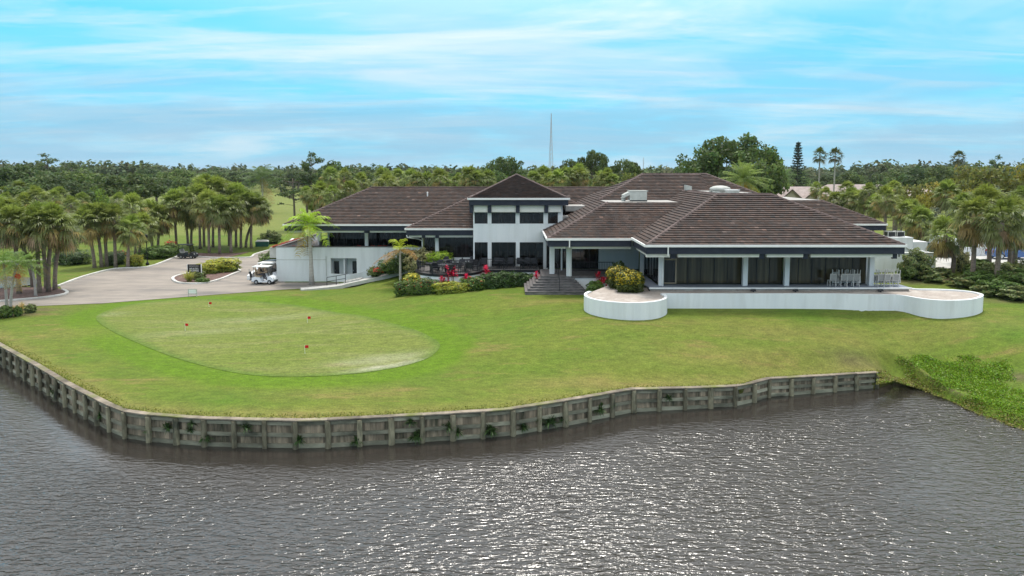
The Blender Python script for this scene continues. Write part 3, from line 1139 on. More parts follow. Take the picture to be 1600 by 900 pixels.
post_me = []
for k in range(4):
    m = MB()
    r0 = 0.125 + 0.012 * k
    m.tube([(0, 0, -0.55), (0.01 * k, 0, 0.6), (0.0, 0.012 * (k - 1), 1.36)], [r0 * 1.05, r0, r0 * 0.95], 9)
    post_me.append(m.mesh('post'))
board_me = []
for k in range(4):
    board_me.append(MB().box(-0.123, 0.123, -0.025, 0.025 + 0.004 * k, -0.5, 1.33 + 0.015 * k).mesh('board'))
wale_me = MB().box(-0.5, 0.5, -0.05, 0.05, -0.09, 0.09).mesh('wale')
cap_me = MB().box(-0.5, 0.5, -0.17, 0.17, -0.03, 0.03).mesh('cap_plank')
for me in post_me:
    me.materials.append(MATS['timber_post'])
for me in board_me:
    me.materials.append(MATS['timber_board'])
wale_me.materials.append(MATS['timber_wale'])
cap_me.materials.append(MATS['timber_cap'])
rr = random.Random(3)
for i in range(nb + 1):
    s = i * stp
    p = wat(s)
    a = wat(s - 0.4)
    b = wat(s + 0.4)
    ang = math.atan2(b[1] - a[1], b[0] - a[0])
    out = np.array([math.sin(ang), -math.cos(ang), 0])
    ht = p[2] - WATER_Z
    o = link('post', post_me[rr.randrange(4)])
    rel(o, (*(p + out * 0.17)[:2], WATER_Z), ang, sea)
    o.scale = (1, 1, (ht - 0.07 + rr.uniform(-0.02, 0.03)) / 1.36)
    if i == nb:
        break
    p2 = wat(s + stp)
    mid = (p + p2) / 2
    ang2 = math.atan2(p2[1] - p[1], p2[0] - p[0])
    out2 = np.array([math.sin(ang2), -math.cos(ang2), 0])
    ln = np.linalg.norm((p2 - p)[:2])
    tilt = math.atan2(p2[2] - p[2], ln)
    for nm, me, zz, off, sc in (('wale', wale_me, mid[2] - 0.17, 0.07, 0.95), ('wale', wale_me, WATER_Z + (ht) * 0.46, 0.075, 1.0), ('wale', wale_me, WATER_Z + 0.10, 0.08, 1.15)):
        o = link(nm, me)
        rel(o, (*(mid + out2 * off)[:2], zz + rr.uniform(-0.015, 0.015)), ang2, sea)
        o.scale = (ln + 0.02, 1, sc)
        o.rotation_euler = (0, -tilt, ang2)
    o = link('cap_plank', cap_me)
    rel(o, (*(mid + out2 * 0.06)[:2], mid[2] + 0.0 + 0.006 * (i % 2)), ang2, sea)
    o.scale = (ln + 0.03, 1, 1)
    o.rotation_euler = (0, -tilt, ang2 + rr.uniform(-0.008, 0.008))
    k = 6
    for j in range(k):
        q = p + (p2 - p) * (j + 0.5) / k
        o = link('board', board_me[rr.randrange(4)])
        rel(o, (*(q + out2 * rr.uniform(-0.008, 0.008))[:2], WATER_Z), ang2, sea)
        o.scale = (ln / k / 0.25 * 0.99, 1, (q[2] - WATER_Z - 0.03) / 1.36)

# ------------------------------------------------------------------ clubhouse
FL = 3.05                       # main floor
SL = 0.48                       # roof pitch
club = thing('clubhouse', 'long white clubhouse with dark brown tiled hip roofs and navy fascias', 'clubhouse', (0, 65, 0))
tile_rng = np.random.default_rng(11)


def clip_poly(poly, a, b, c):
    """keep a*x+b*y <= c"""
    out = []
    n = len(poly)
    for i in range(n):
        p, q = poly[i], poly[(i + 1) % n]
        fp, fq = a * p[0] + b * p[1] - c, a * q[0] + b * q[1] - c
        if fp <= 0:
            out.append(p)
        if (fp < 0 < fq) or (fq < 0 < fp):
            t = fp / (fp - fq)
            out.append((p[0] + (q[0] - p[0]) * t, p[1] + (q[1] - p[1]) * t))
    return out


def slope_tiles(name, pts, parent, tiles=True, expo=0.34, tw=0.33, cull=None):
    """tiled roof slope: pts = convex planar polygon (world), the first edge is the eave or lies level"""
    P3 = [np.array(p, float) for p in pts]
    n = np.cross(P3[1] - P3[0], P3[2] - P3[0])
    n /= np.linalg.norm(n)
    if n[2] < 0:
        n = -n
    ux = np.array([-n[1], n[0], 0.0])
    ux /= np.linalg.norm(ux)
    uy = np.cross(n, ux)
    if uy[2] < 0:
        uy, ux = -uy, -ux
    o = P3[0]
    poly = [(float((p - o) @ ux), float((p - o) @ uy)) for p in P3]
    # orient counter-clockwise
    area = sum(poly[i][0] * poly[(i + 1) % len(poly)][1] - poly[(i + 1) % len(poly)][0] * poly[i][1] for i in range(len(poly)))
    if area < 0:
        poly = poly[::-1]
    mb = MB()
    c3 = [o + ux * a + uy * b - n * 0.03 for a, b in poly]
    mb.add([tuple(p) for p in c3] + [tuple(p - n * 0.12) for p in c3], [tuple(range(len(poly))), tuple(range(2 * len(poly) - 1, len(poly) - 1, -1))] + [(k, (k + 1) % len(poly), len(poly) + (k + 1) % len(poly), len(poly) + k) for k in range(len(poly))])
    base = mb.build(name, 'roof_base', parent)
    ymin, ymax = min(p[1] for p in poly), max(p[1] for p in poly)
    xmin, xmax = min(p[0] for p in poly), max(p[0] for p in poly)
    Vs, Fs, Cs = [], [], []
    rows = int(math.ceil((ymax - ymin) / expo))
    th = 0.075
    for r in range(rows):
        y0, y1 = ymin + r * expo, min(ymin + (r + 1) * expo, ymax)
        strip = clip_poly(clip_poly(poly, 0, -1, -y0), 0, 1, y1)
        if len(strip) < 3:
            continue
        sx0, sx1 = min(p[0] for p in strip), max(p[0] for p in strip)
        off = (r % 2) * tw * 0.5
        k0 = int(math.floor((sx0 - off) / tw))
        k1 = int(math.ceil((sx1 - off) / tw))
        shade_r = tile_rng.uniform(0.92, 1.08)
        for k in range(k0, k1):
            a0, a1 = off + k * tw, off + (k + 1) * tw - 0.006
            cell = strip if a0 < sx0 and a1 > sx1 else clip_poly(clip_poly(strip, -1, 0, -a0), 1, 0, a1)
            if len(cell) < 3:
                continue
            jt = tile_rng.uniform(-0.008, 0.012)
            b = len(Vs)
            m = len(cell)
            for (x, y) in cell:
                f = (y - y0) / expo
                h = (th + jt) * (1 - f) + 0.004
                Vs.append(o + ux * x + uy * y + n * h)
            Fs.append(tuple(range(b, b + m)))
            tone = tile_rng.normal(1.0, 0.13) * shade_r
            hue = tile_rng.uniform(-1, 1)
            cc = np.array([0.075, 0.054, 0.046]) * tone + np.array([0.010, 0.0, -0.004]) * hue
            if tile_rng.random() < 0.012:
                cc = cc * 1.9
            Cs += [cc] * m
            # leading edge
            low = [i for i in range(m) if abs(cell[i][1] - y0) < 1e-6]
            if len(low) >= 2:
                i0, i1 = min(low, key=lambda i: cell[i][0]), max(low, key=lambda i: cell[i][0])
                for i in (i0, i1):
                    x, y = cell[i]
                    Vs.append(o + ux * x + uy * y - n * 0.02)
                Fs.append((b + i0, len(Vs) - 2, len(Vs) - 1, b + i1))
                Cs += [cc * 0.9] * 2
    off = parent.location
    me = bpy.data.meshes.new('tiles')
    me.from_pydata([tuple(v - np.array(off)) for v in Vs], [], Fs)
    a = me.attributes.new('Col', 'FLOAT_COLOR', 'POINT')
    c4 = np.ones((len(Vs), 4), dtype=np.float32)
    c4[:, :3] = np.clip(np.array(Cs), 0.01, 1)
    a.data.foreach_set('color', c4.ravel())
    ob = link('tiles', me, 'roof_tile')
    ob.parent = base
    ob['kind'] = 'stuff'
    return base


def hip_caps(p0, p1, parent):
    p0, p1 = Vector(p0), Vector(p1)
    n = max(2, int((p1 - p0).length / 0.36))
    d = (p1 - p0) / n
    side = d.cross(Vector((0, 0, 1))).normalized()
    Vs, Fs, Cs = [], [], []
    for i in range(n):
        a = p0 + d * i
        b = a + d * 1.08
        base = len(Vs)
        for p, lift, w in ((a, 0.11, 0.15), (b, 0.08, 0.13)):
            for s_, h in ((-1, -0.07), (-0.45, lift * 0.8), (0.45, lift * 0.8), (1, -0.07)):
                Vs.append(p + side * (s_ * w) + Vector((0, 0, h + 0.03)))
        for k in range(3):
            Fs.append((base + k, base + k + 1, base + 5 + k, base + 4 + k))
        Fs.append((base + 3, base + 2, base + 1, base))
        t = tile_rng.normal(1.25, 0.15)
        Cs += [np.array([0.115, 0.085, 0.078]) * t] * 8
    me = bpy.data.meshes.new('hip_tiles')
    me.from_pydata([tuple(v - parent.location) for v in Vs], [], Fs)
    a = me.attributes.new('Col', 'FLOAT_COLOR', 'POINT')
    c4 = np.ones((len(Vs), 4), dtype=np.float32)
    c4[:, :3] = np.clip(np.array(Cs), 0.01, 1)
    a.data.foreach_set('color', c4.ravel())
    ob = link('hip_tiles', me, 'roof_tile', parent)
    ob['kind'] = 'stuff'


def eave(p0, p1, parent, inward, fh=0.52, soff=0.9, zg=0.0):
    """white gutter, navy fascia and pale soffit along an eave; inward = horizontal unit vector under the roof"""
    a, b, i = Vector(p0), Vector(p1), Vector(inward)
    z = Vector((0, 0, 1))
    d = (b - a).normalized()
    m = MB()
    m.bar(a - i * 0.07 + z * (-0.06) - d * 0.07, b - i * 0.07 + z * (-0.06) + d * 0.07, 0.16, 0.17)
    g = m.build('gutter', 'white_trim', parent)
    m = MB()
    m.bar(a + i * 0.05 - z * (0.15 + fh / 2), b + i * 0.05 - z * (0.15 + fh / 2), 0.08, fh)
    m.build('fascia', 'navy', parent)
    m = MB()
    q = -z * (0.15 + fh - 0.06)
    m.add([a + i * 0.1 + q, b + i * 0.1 + q, b + i * soff + q, a + i * soff + q], [(0, 1, 2, 3)])
    m.build('soffit', 'cream_box', parent)
    return g


def B(name, mat, x0, x1, y0, y1, z0, z1, parent=None):
    return MB().box(x0, x1, y0, y1, z0, z1).build(name, mat, parent or club)


E1, E2, ER3, EL = 6.57, 6.5, 6.5, 6.4
kx = 1.012
# --- right front wing (hip roof cut flat at the top)
R1 = dict(x0=9.95, x1=29.1, y0=50.9, zt=10.1)
k1 = (R1['zt'] - E1) / SL
a0, a1 = (R1['x0'], R1['y0'], E1), (R1['x1'], R1['y0'], E1)
t0, t1 = (R1['x0'] + k1, R1['y0'] + k1, R1['zt']), (R1['x1'] - k1, R1['y0'] + k1, R1['zt'])
yb = 70.3
slope_tiles('roof', [a0, a1, t1, t0], club)
slope_tiles('roof', [a0, t0, (t0[0], yb, R1['zt']), (a0[0], yb, E1)], club)
slope_tiles('roof', [a1, (a1[0], yb, E1), (t1[0], yb, R1['zt']), t1], club)
hip_caps(a0, t0, club)
hip_caps(a1, t1, club)
hip_caps(t0, t1, club)
hip_caps(t0, (t0[0], yb, R1['zt']), club)
B('flat_roof', 'roof_membrane', t0[0], t1[0], t0[1], yb, R1['zt'] - 0.3, R1['zt'] - 0.02)
# --- entrance wing and great hall behind it
XW = 2.95
Y2 = 56.6
k2 = (9.2 - E2) / SL
apexL, apexR = (XW + 10.9, 73.6, E2 + 10.9 * SL), (20.6, 73.6, E2 + 10.9 * SL)
f0, f1 = (XW, Y2, E2), (18.0, Y2, E2)
g0, g1 = (XW + k2, Y2 + k2, 9.2), (18.0, Y2 + k2, 9.2)
h0 = (XW + k2, 62.7 + k2, 9.2)
slope_tiles('roof', [f0, f1, g1, g0], club)
slope_tiles('roof', [f0, g0, h0, apexL, (XW, 84.5, E2)], club)
slope_tiles('roof', [h0, (20.0, 62.7 + k2, 9.2), (20.0, 73.6, apexL[2]), apexL], club)
slope_tiles('roof', [(20.0, 62.7, E2), (31.5, 62.7, E2), apexR, (20.0, 73.6, apexL[2])], club)
slope_tiles('roof', [(31.5, 62.7, E2), (31.5, 84.5, E2), apexR], club)
slope_tiles('roof', [(XW, 84.5, E2), (31.5, 84.5, E2), apexR, apexL], club)
hip_caps(f0, g0, club)
hip_caps(h0, apexL, club)
hip_caps(apexL, apexR, club)
hip_caps(apexR, (31.5, 62.7, E2), club)
B('flat_roof', 'roof_membrane', XW + k2, 16.0, Y2 + k2, 62.7 + k2 + 0.1, 8.9, 9.19)
# --- rear right wing
Y4, X4 = 72.4, 39.3
k4 = (8.8 - E2) / SL
slope_tiles('roof', [(27.0, Y4, E2), (X4, Y4, E2), (X4 - k4, Y4 + k4, 8.8), (27.0, Y4 + k4, 8.8)], club)
slope_tiles('roof', [(X4, Y4, E2), (X4, 92, E2), (X4 - k4, 92 - k4, 8.8), (X4 - k4, Y4 + k4, 8.8)], club)
hip_caps((X4, Y4, E2), (X4 - k4, Y4 + k4, 8.8), club)
B('flat_roof', 'roof_membrane', 27.0, X4 - k4, Y4 + k4, 92 - k4, 8.4, 8.82)
# --- middle wing with the pyramid
XM, YM = -10.25, 66.7
kT = 10.75
ap = (XM + kT, YM + kT, E2 + kT * SL)
slope_tiles('roof', [(XM, YM, E2), (XM + 2 * kT, YM, E2), ap], club)
slope_tiles('roof', [(XM, YM, E2), ap, (XM, YM + 2 * kT, E2)], club)
slope_tiles('roof', [(XM + 2 * kT, YM, E2), (XM + 2 * kT, YM + 2 * kT, E2), ap], club)
hip_caps((XM, YM, E2), ap, club)
hip_caps((XM + 2 * kT, YM, E2), ap, club)
# --- tower roof
TX0, TX1, TY, TZ = -4.0, 5.25, 64.3, 9.52
tl, tr_ = (TX0, TY, TZ), (TX1, TY, TZ)
slope_tiles('roof', [tl, tr_, ap], club)
slope_tiles('roof', [tl, ap, (TX0, 73.1, TZ + 0.02)], club)
slope_tiles('roof', [tr_, (TX1, 72.8, TZ - 0.02), ap], club)
hip_caps(tl, ap, club)
hip_caps(tr_, ap, club)
# --- left wing
XL, YL = -24.2, 73.2
kL = 7.8
r0, r1 = (XL + kL, YL + kL, EL + kL * SL), (11.5, YL + kL, EL + kL * SL)
slope_tiles('roof', [(XL, YL, EL), (11.5, YL, EL), r1, r0], club)
slope_tiles('roof', [(XL, YL, EL), r0, (XL, YL + 2 * kL, EL)], club)
slope_tiles('roof', [(XL, YL + 2 * kL, EL), (11.5, YL + 2 * kL, EL), r1, r0], club)
hip_caps((XL, YL, EL), r0, club)
hip_caps(r0, r1, club)
# white membrane patches in the valley between tower and hall
B('flat_roof', 'roof_membrane', 5.3, 7.7, 68.0, 71.5, 8.1, 8.62)
B('flat_roof', 'roof_membrane', 4.85, 6.2, 65.6, 67.2, 7.3, 7.75)
# mended tiles near the valley over the entrance
for (x, y, w) in [(985, 354, 0.9), (982, 360, 0.35), (969, 366, 0.3), (972, 369, 0.3)]:
    yy = 58.2
    for _ in range(8):
        zz = E2 + SL * (yy - Y2)
        q = P(x, y, zz)
        yy = q.y
    m = MB()
    m.add([(q.x - w / 2, q.y, zz + 0.07), (q.x + w / 2, q.y, zz + 0.07), (q.x + w / 2, q.y + 0.22, zz + 0.07 + 0.22 * SL), (q.x - w / 2, q.y + 0.22, zz + 0.07 + 0.22 * SL)], [(0, 1, 2, 3)])
    m.add([(q.x - w / 2, q.y, zz), (q.x + w / 2, q.y, zz), (q.x + w / 2, q.y, zz + 0.07), (q.x - w / 2, q.y, zz + 0.07)], [(0, 1, 2, 3)])
    m.build('mended_tile', 'concrete', club)

# --- eaves
eave(a0, a1, club, (0, 1, 0), soff=3.2)
eave((a0[0], a0[1], E1), (a0[0], Y2 + 0.1, E1), club, (1, 0, 0), soff=1.6)
eave((a1[0], a1[1], E1), (a1[0], yb, E1), club, (-1, 0, 0), soff=1.6)
eave(f0, (a0[0] - 0.12, Y2, E2), club, (0, 1, 0), soff=5.5)
eave(f0, (XW, 64.9, E2), club, (1, 0, 0), soff=1.2)
eave((31.6, Y4, E2), (X4, Y4, E2), club, (0, 1, 0))
eave((X4, Y4, E2), (X4, 90, E2), club, (-1, 0, 0))
eave((XM, YM, E2), (-3.72, YM, E2), club, (0, 1, 0), soff=1.6)
eave((XM, YM, E2), (XM, 74, E2), club, (1, 0, 0), soff=1.2)
eave((XL, YL, EL), (XM - 0.2, YL, EL), club, (0, 1, 0), soff=2.6)
eave((XL, YL, EL), (XL, YL + 2 * kL, EL), club, (1, 0, 0), soff=1.6)
eave(tl, tr_, club, (0, 1, 0), fh=0.52, soff=0.6)
eave(tl, (TX0, 73, TZ), club, (1, 0, 0), soff=0.4)
eave(tr_, (TX1, 72, TZ), club, (-1, 0, 0), soff=0.4)


def column(px, Y, z0, z1, w=0.34, d=0.34):
    x = XatY(px, Y, (z0 + z1) / 2)
    m = MB().box(x - w / 2, x + w / 2, Y - d / 2, Y + d / 2, z0, z1)
    return m.build('column', 'white_stucco', club)


def valance(x0, x1, Y, zt, h=0.27, d=0.25):
    return B('blind_box', 'cream_box', x0, x1, Y - d / 2, Y + d / 2, zt - h, zt)


def window_bay(x0, x1, Y, z0, z1, n, mat='glass_brown', axis='x', frame='dark_metal', fw=0.05):
    """a glazed bay: frame with n panes"""
    w = thing_part('window', club)
    m = MB()
    if axis == 'x':
        bx = lambda mb, a, b, y0, y1, c, d: mb.box(a, b, y0, y1, c, d)
    else:
        bx = lambda mb, a, b, y0, y1, c, d: mb.box(y0, y1, a, b, c, d)
    fr = MB()
    bx(fr, x0, x1, Y - 0.05, Y + 0.05, z0, z0 + fw)
    bx(fr, x0, x1, Y - 0.05, Y + 0.05, z1 - fw, z1)
    for k in range(n + 1):
        xx = x0 + (x1 - x0) * k / n
        bx(fr, max(x0, xx - fw / 2), min(x1, xx + fw / 2), Y - 0.048, Y + 0.048, z0 + fw, z1 - fw)
    fr.build('frame', frame, w)
    for k in range(n):
        p0 = x0 + (x1 - x0) * k / n + fw / 2
        p1 = x0 + (x1 - x0) * (k + 1) / n - fw / 2
        mm = MB()
        bx(mm, p0, p1, Y - 0.012, Y + 0.012, z0 + fw, z1 - fw)
        mm.build('pane', mat, w)
    return w


def thing_part(name, parent):
    o = bpy.data.objects.new(name, None)
    o.empty_display_size = 0.1
    o.parent = parent
    col.objects.link(o)
    return o


# --- right wing walls
YG = 54.6
cols1 = [1033, 1164, 1229, 1361]
CX = [XatY(p, 53.95, 4) for p in cols1]
zt1 = E1 - 0.15 - 0.52
for p in cols1:
    column(p, 53.95, FL, zt1 + 0.02, 0.36, 0.36)
    x = XatY(p, 53.95, 4)
    B('navy_block', 'navy', x - 0.22 + 0.3, x + 0.42, R1['y0'] + 0.25, R1['y0'] + 0.45, zt1 - 0.38, zt1 + 0.06)
gt1 = 5.55
for i, n in ((0, 6), (1, 3), (2, 6)):
    window_bay(CX[i] + 0.1, CX[i + 1] - 0.1, YG, FL + 0.04, gt1, n)
    valance(CX[i] + 0.62, CX[i + 1] + 0.06, R1['y0'] + 0.35, zt1 + 0.04, 0.30)
valance(CX[0] - 1.75, CX[0] + 0.02, R1['y0'] + 0.35, zt1 + 0.04, 0.30)
valance(CX[3] + 0.62, R1['x1'] - 0.1, R1['y0'] + 0.35, zt1 + 0.04, 0.30)
B('wall', 'white_stucco', CX[0] - 0.2, CX[3] + 0.2, YG - 0.08, YG + 0.25, gt1, zt1 + 0.1)
B('wall', 'white_stucco', CX[3] - 0.1, CX[3] + 0.22, YG + 0.06, 70, 1.5, zt1 + 0.1)
# door inside the first bay
dr = thing_part('door', club)
B('frame', 'seat_tan', CX[0] + 0.25, CX[0] + 1.35, YG - 0.09, YG - 0.052, FL + 0.05, FL + 2.05, dr)
B('pane', 'glass_dark', CX[0] + 0.36, CX[0] + 1.24, YG - 0.10, YG - 0.092, FL + 0.15, FL + 1.94, dr)
# left side of the wing, glazed, facing the entrance porch
XS = CX[0] - 0.05
window_bay(54.15, 58.6, XS, FL + 0.04, 5.5, 4, 'glass_dark', 'y')
window_bay(58.8, 62.6, XS, FL + 0.04, 5.5, 3, 'glass_dark', 'y')
column(1003, 59.6, FL, E2 - 0.66, 0.3, 0.3)
B('wall', 'white_stucco', XS - 0.1, XS + 0.12, 54.2, 63, 5.5, E2 - 0.5)
B('blind_box', 'cream_box', R1['x0'] + 0.25, R1['x0'] + 0.5, 51.4, 56.4, zt1 - 0.26, zt1 + 0.04)
# --- entrance wing
YE = 63.2
xa, xb, xc = XatY(893, YE, 4), XatY(935, YE, 4), XatY(992, YE, 4)
window_bay(xa, xb, YE, FL + 0.04, 5.55, 3, 'glass_dark')
B('wall', 'white_stucco', xb + 0.02, XS - 0.06, YE - 0.12, YE + 0.2, FL, 5.75)
B('wall', 'white_stucco', XW + 0.3, xb + 0.02, YE - 0.1, YE + 0.2, 5.56, 5.9)
xd0, xd1 = XatY(866, YE, 4), XatY(886, YE, 4)
window_bay(xd0 - 0.7, xd1 + 0.25, YE + 0.4, FL + 0.04, 5.5, 3, 'glass_dark')
column(862.5, 60.3, FL, E2 - 0.66, 0.42, 0.42)
column(889, 59.0, FL, E2 - 0.66, 0.44, 0.44)
column(877.5, 62.4, FL, E2 - 0.7, 0.14, 0.14)
valance(XatY(864, 57, 6) + 0.1, XatY(884, 57, 6), Y2 + 0.45, E2 - 0.64, 0.22)
valance(XatY(893, 57, 6), R1['x0'] - 0.1, Y2 + 0.45, E2 - 0.64, 0.24)
B('porch_slab', 'paver_grey', 2.55, XS - 0.15, 58.75, YE - 0.13, FL - 0.14, FL)
B('wall', 'white_stucco', 5.2, 9.6, 58.85, 59.1, 1.3, FL - 0.145)
# --- decks
B('deck', 'deck_blue', 10.6, CX[3] + 2.6, 52.9, YG - 0.1, FL - 0.12, FL - 0.005)
B('deck', 'deck_blue', 10.3, XS - 0.15, YG - 0.1, 58.70, FL - 0.12, FL - 0.008)
B('deck_edge', 'white_trim', 10.6, CX[3] + 2.6, 52.82, 52.9, FL - 0.10, FL + 0.015)
B('foundation', 'gravel', 10.7, CX[3] + 2.5, 52.98, YG, 1.4, FL - 0.125)
# --- tower
YT = 65.0
zb = lambda py: ZatY(py, YT)
xw = lambda px: XatY(px, YT, 5.5)
WX = [(741.5, 762), (768, 806), (812, 849)]
lo0, lo1, up0, up1 = FL + 0.02, zb(378.5), zb(349.5), zb(332)
tx0, tx1 = xw(739.5), xw(879)
ztw = TZ - 0.66
B('wall', 'white_stucco', tx0, tx1, YT, YT + 0.3, lo1, up0)
B('wall', 'white_stucco', tx0 + 0.01, tx1 - 0.01, YT + 0.004, YT + 0.3, up1, ztw + 0.3)
B('wall', 'white_stucco', tx0 + 0.02, tx1 - 0.02, YT + 0.3, YT + 0.4, lo1 + 0.1, ztw)
piers_lo = [(739.5, 741.5), (762, 768), (806, 812), (849, 856)]
piers_up = [(739.5, 741.5), (762, 768), (805.5, 812), (849, 856), (871.5, 879)]
for p0, p1 in piers_lo:
    B('pier', 'white_stucco', xw(p0), xw(p1), YT - 0.03, YT + 0.28, 1.9, lo1 + 0.0)
for p0, p1 in piers_up:
    B('pier', 'white_stucco', xw(p0), xw(p1), YT - 0.028, YT + 0.28, up0, up1)
for i, (p0, p1) in enumerate([(741.5, 762), (768, 805.5), (812, 849), (856, 871.5)]):
    window_bay(xw(p0), xw(p1), YT + 0.14, up0, up1, 2 if i in (1, 2) else 1, 'glass_dark', fw=0.06)
    if i < 3:
        window_bay(xw(WX[i][0]), xw(WX[i][1]), YT + 0.14, lo0, lo1, 3 if i else 2, 'glass_clear', fw=0.06)
for p0, p1 in ((741, 762.2), (768.3, 805.8), (812, 849.8), (856.2, 876)):
    B('blind_box', 'cream_box', xw(p0), xw(p1), YT - 0.35, YT - 0.1, up1 + 0.06, ztw + 0.02)
for p in (737, 765.2, 809, 853):
    B('navy_block', 'navy', xw(p) - 0.16, xw(p) + 0.16, YT - 0.5, YT - 0.12, up1 - 0.02, ztw + 0.06)
B('wall', 'white_stucco', tx0, tx0 + 0.3, YT + 0.305, 73.5, FL, ztw)
B('wall', 'white_stucco', tx1 - 0.3, tx1, YT + 0.305, 73.5, 4.0, ztw)
rm = MB()
rm.box(tx0 + 0.3, XW + 0.9, 69.4, 69.5, FL, lo1 + 0.2)
rm.build('back_wall', 'interior_curtain', club)
B('floor_slab', 'interior', tx0 + 0.31, XW + 0.9, YT + 0.02, 69.4, FL - 0.25, FL + 0.005)
B('ceiling', 'interior', tx0 + 0.31, tx1 - 0.31, YT + 0.41, 69.4, lo1 + 0.12, lo1 + 0.2)
B('side_wall', 'interior', xw(856) - 0.1, xw(856), YT + 0.3, 69.4, FL, lo1 + 0.12)
# --- middle wing
YMW = 68.2
xm0, xm1 = XatY(661, YMW, 4.5), tx0
window_bay(XatY(686, YMW, 4.5), xm1 - 0.05, YMW, FL + 0.45, 5.75, 4, 'glass_dark')
window_bay(xm0 + 0.1, XatY(680, YMW, 4.5), YMW, FL + 0.05, 5.75, 2, 'glass_dark')
B('wall', 'white_stucco', XatY(686, YMW, 4.5), xm1 - 0.05, YMW - 0.12, YMW + 0.15, 2.0, FL + 0.45)
column(683, YMW - 0.2, FL - 0.5, 5.85, 0.34, 0.34)
column(660, YMW - 0.15, FL - 0.5, 5.85, 0.12, 0.12)
window_bay(YMW + 0.2, 77.5, XM + 1.4, FL + 0.5, 5.7, 5, 'glass_dark', 'y')
B('wall', 'white_stucco', XM + 1.25, XM + 1.55, YMW + 0.2, 77.5, 0.5, FL + 0.5)
for p0, p1 in ((638, 658.5), (664, 679.5), (685.5, 738.5)):
    valance(XatY(p0, YM, 6), XatY(p1, YM, 6), YM + 0.4, E2 - 0.62, 0.26)
for p in (661.3, 682.5):
    x = XatY(p, YM, 6)
    B('navy_block', 'navy', x - 0.17, x + 0.17, YM + 0.22, YM + 0.55, E2 - 0.95, E2 - 0.6)
# --- left wing: white basement wall with a doorway recess
YB = 74.9
xl0, xl1 = XatY(432, YB, 2), XM + 1.25
ztop = 3.78
rx0, rx1, rz = XatY(517, YB, 1.2), XatY(557.5, YB, 1.2), ZatY(403.5, YB)
B('wall', 'white_stucco', xl0, rx0, YB, YB + 0.25, -0.3, ztop)
B('wall', 'white_stucco', rx1, xl1, YB, YB + 0.25, -0.3, ztop)
B('wall', 'white_stucco', rx0, rx1, YB + 0.002, YB + 0.25, rz, ztop)
B('wall', 'white_stucco', rx0 - 0.2, rx1 + 0.2, YB + 1.5, YB + 1.7, -0.3, 3.0)
B('wall', 'white_stucco', rx0 - 0.2, rx0, YB + 0.25, YB + 1.5, -0.3, 3.0)
B('wall', 'white_stucco', rx1, rx1 + 0.2, YB + 0.25, YB + 1.5, -0.3, 3.0)
B('wall', 'white_stucco', (rx0 + rx1) / 2 - 0.08, (rx0 + rx1) / 2 + 0.05, YB + 0.26, YB + 1.49, -0.3, rz + 0.1)
B('ceiling', 'white_stucco', rx0, rx1, YB + 0.25, YB + 1.5, rz + 0.02, rz + 0.2)
for p0, p1 in ((522, 529.5), (550.5, 557)):
    q0, q1 = XatY(p0, YB + 1.3, 1), XatY(p1, YB + 1.3, 1)
    dd = thing_part('door', club)
    B('panel', 'cart_black', q0, q1, YB + 1.42, YB + 1.495, 0.05, 2.05, dd)
    B('handle', 'steel', q0 + 0.08, q0 + 0.12, YB + 1.38, YB + 1.42, 0.95, 1.10, dd)
B('wall', 'white_stucco', xl0, xl0 + 0.25, YB + 0.25, 90, -0.3, ztop - 0.01)
B('coping', 'paver_grey', xl0 - 0.04, xl1, YB - 0.05, YB + 0.32, ztop, ztop + 0.10)
B('coping', 'paver_grey', xl0 - 0.04, xl0 + 0.30, YB + 0.32, 90, ztop - 0.006, ztop + 0.09)
B('trim_line', 'ac_metal', xl0 - 0.01, rx0 - 0.5, YB - 0.02, YB - 0.001, ZatY(406.3, YB), ZatY(405.5, YB))
B('pipe', 'ac_metal', rx0 - 0.52, rx0 - 0.47, YB - 0.05, YB - 0.005, ZatY(432, YB), ZatY(400.5, YB))
B('terrace_slab', 'paver_grey', xl0 + 0.26, xl1, YB + 0.26, 90, 2.8, 3.1)
for p, y in ((478, 75.7), (573, 75.7), (499, 84.0)):
    column(p, y, 3.1, EL - 0.66, 0.36, 0.36)
column(513.5, 79.0, 3.1, EL - 0.66, 0.2, 0.2)
for p0, p1 in ((452, 567), (577, 637)):
    valance(XatY(p0, YL, 6), XatY(p1, YL, 6), YL + 0.4, EL - 0.6, 0.28)
x = XatY(572, YL, 6)
B('navy_block', 'navy', x - 0.2, x + 0.2, YL + 0.22, YL + 0.6, EL - 0.95, EL - 0.6)
window_bay(XatY(514.5, 79, 4), XM + 1.2, 79.0, 3.12, EL - 0.6, 7, 'glass_dark')
window_bay(79.1, 88, XatY(514.5, 79, 4), 3.12, EL - 0.6, 5, 'glass_dark', 'y')
B('wall', 'paver_grey', XatY(514, 79, 4) - 0.35, XatY(514, 79, 4) - 0.15, 76.2, 84, 3.1, 4.35)


# downspouts
def pipe(pts, r=0.055):
    MB().tube(pts, r, 6).build('downspout', 'white_trim', club)


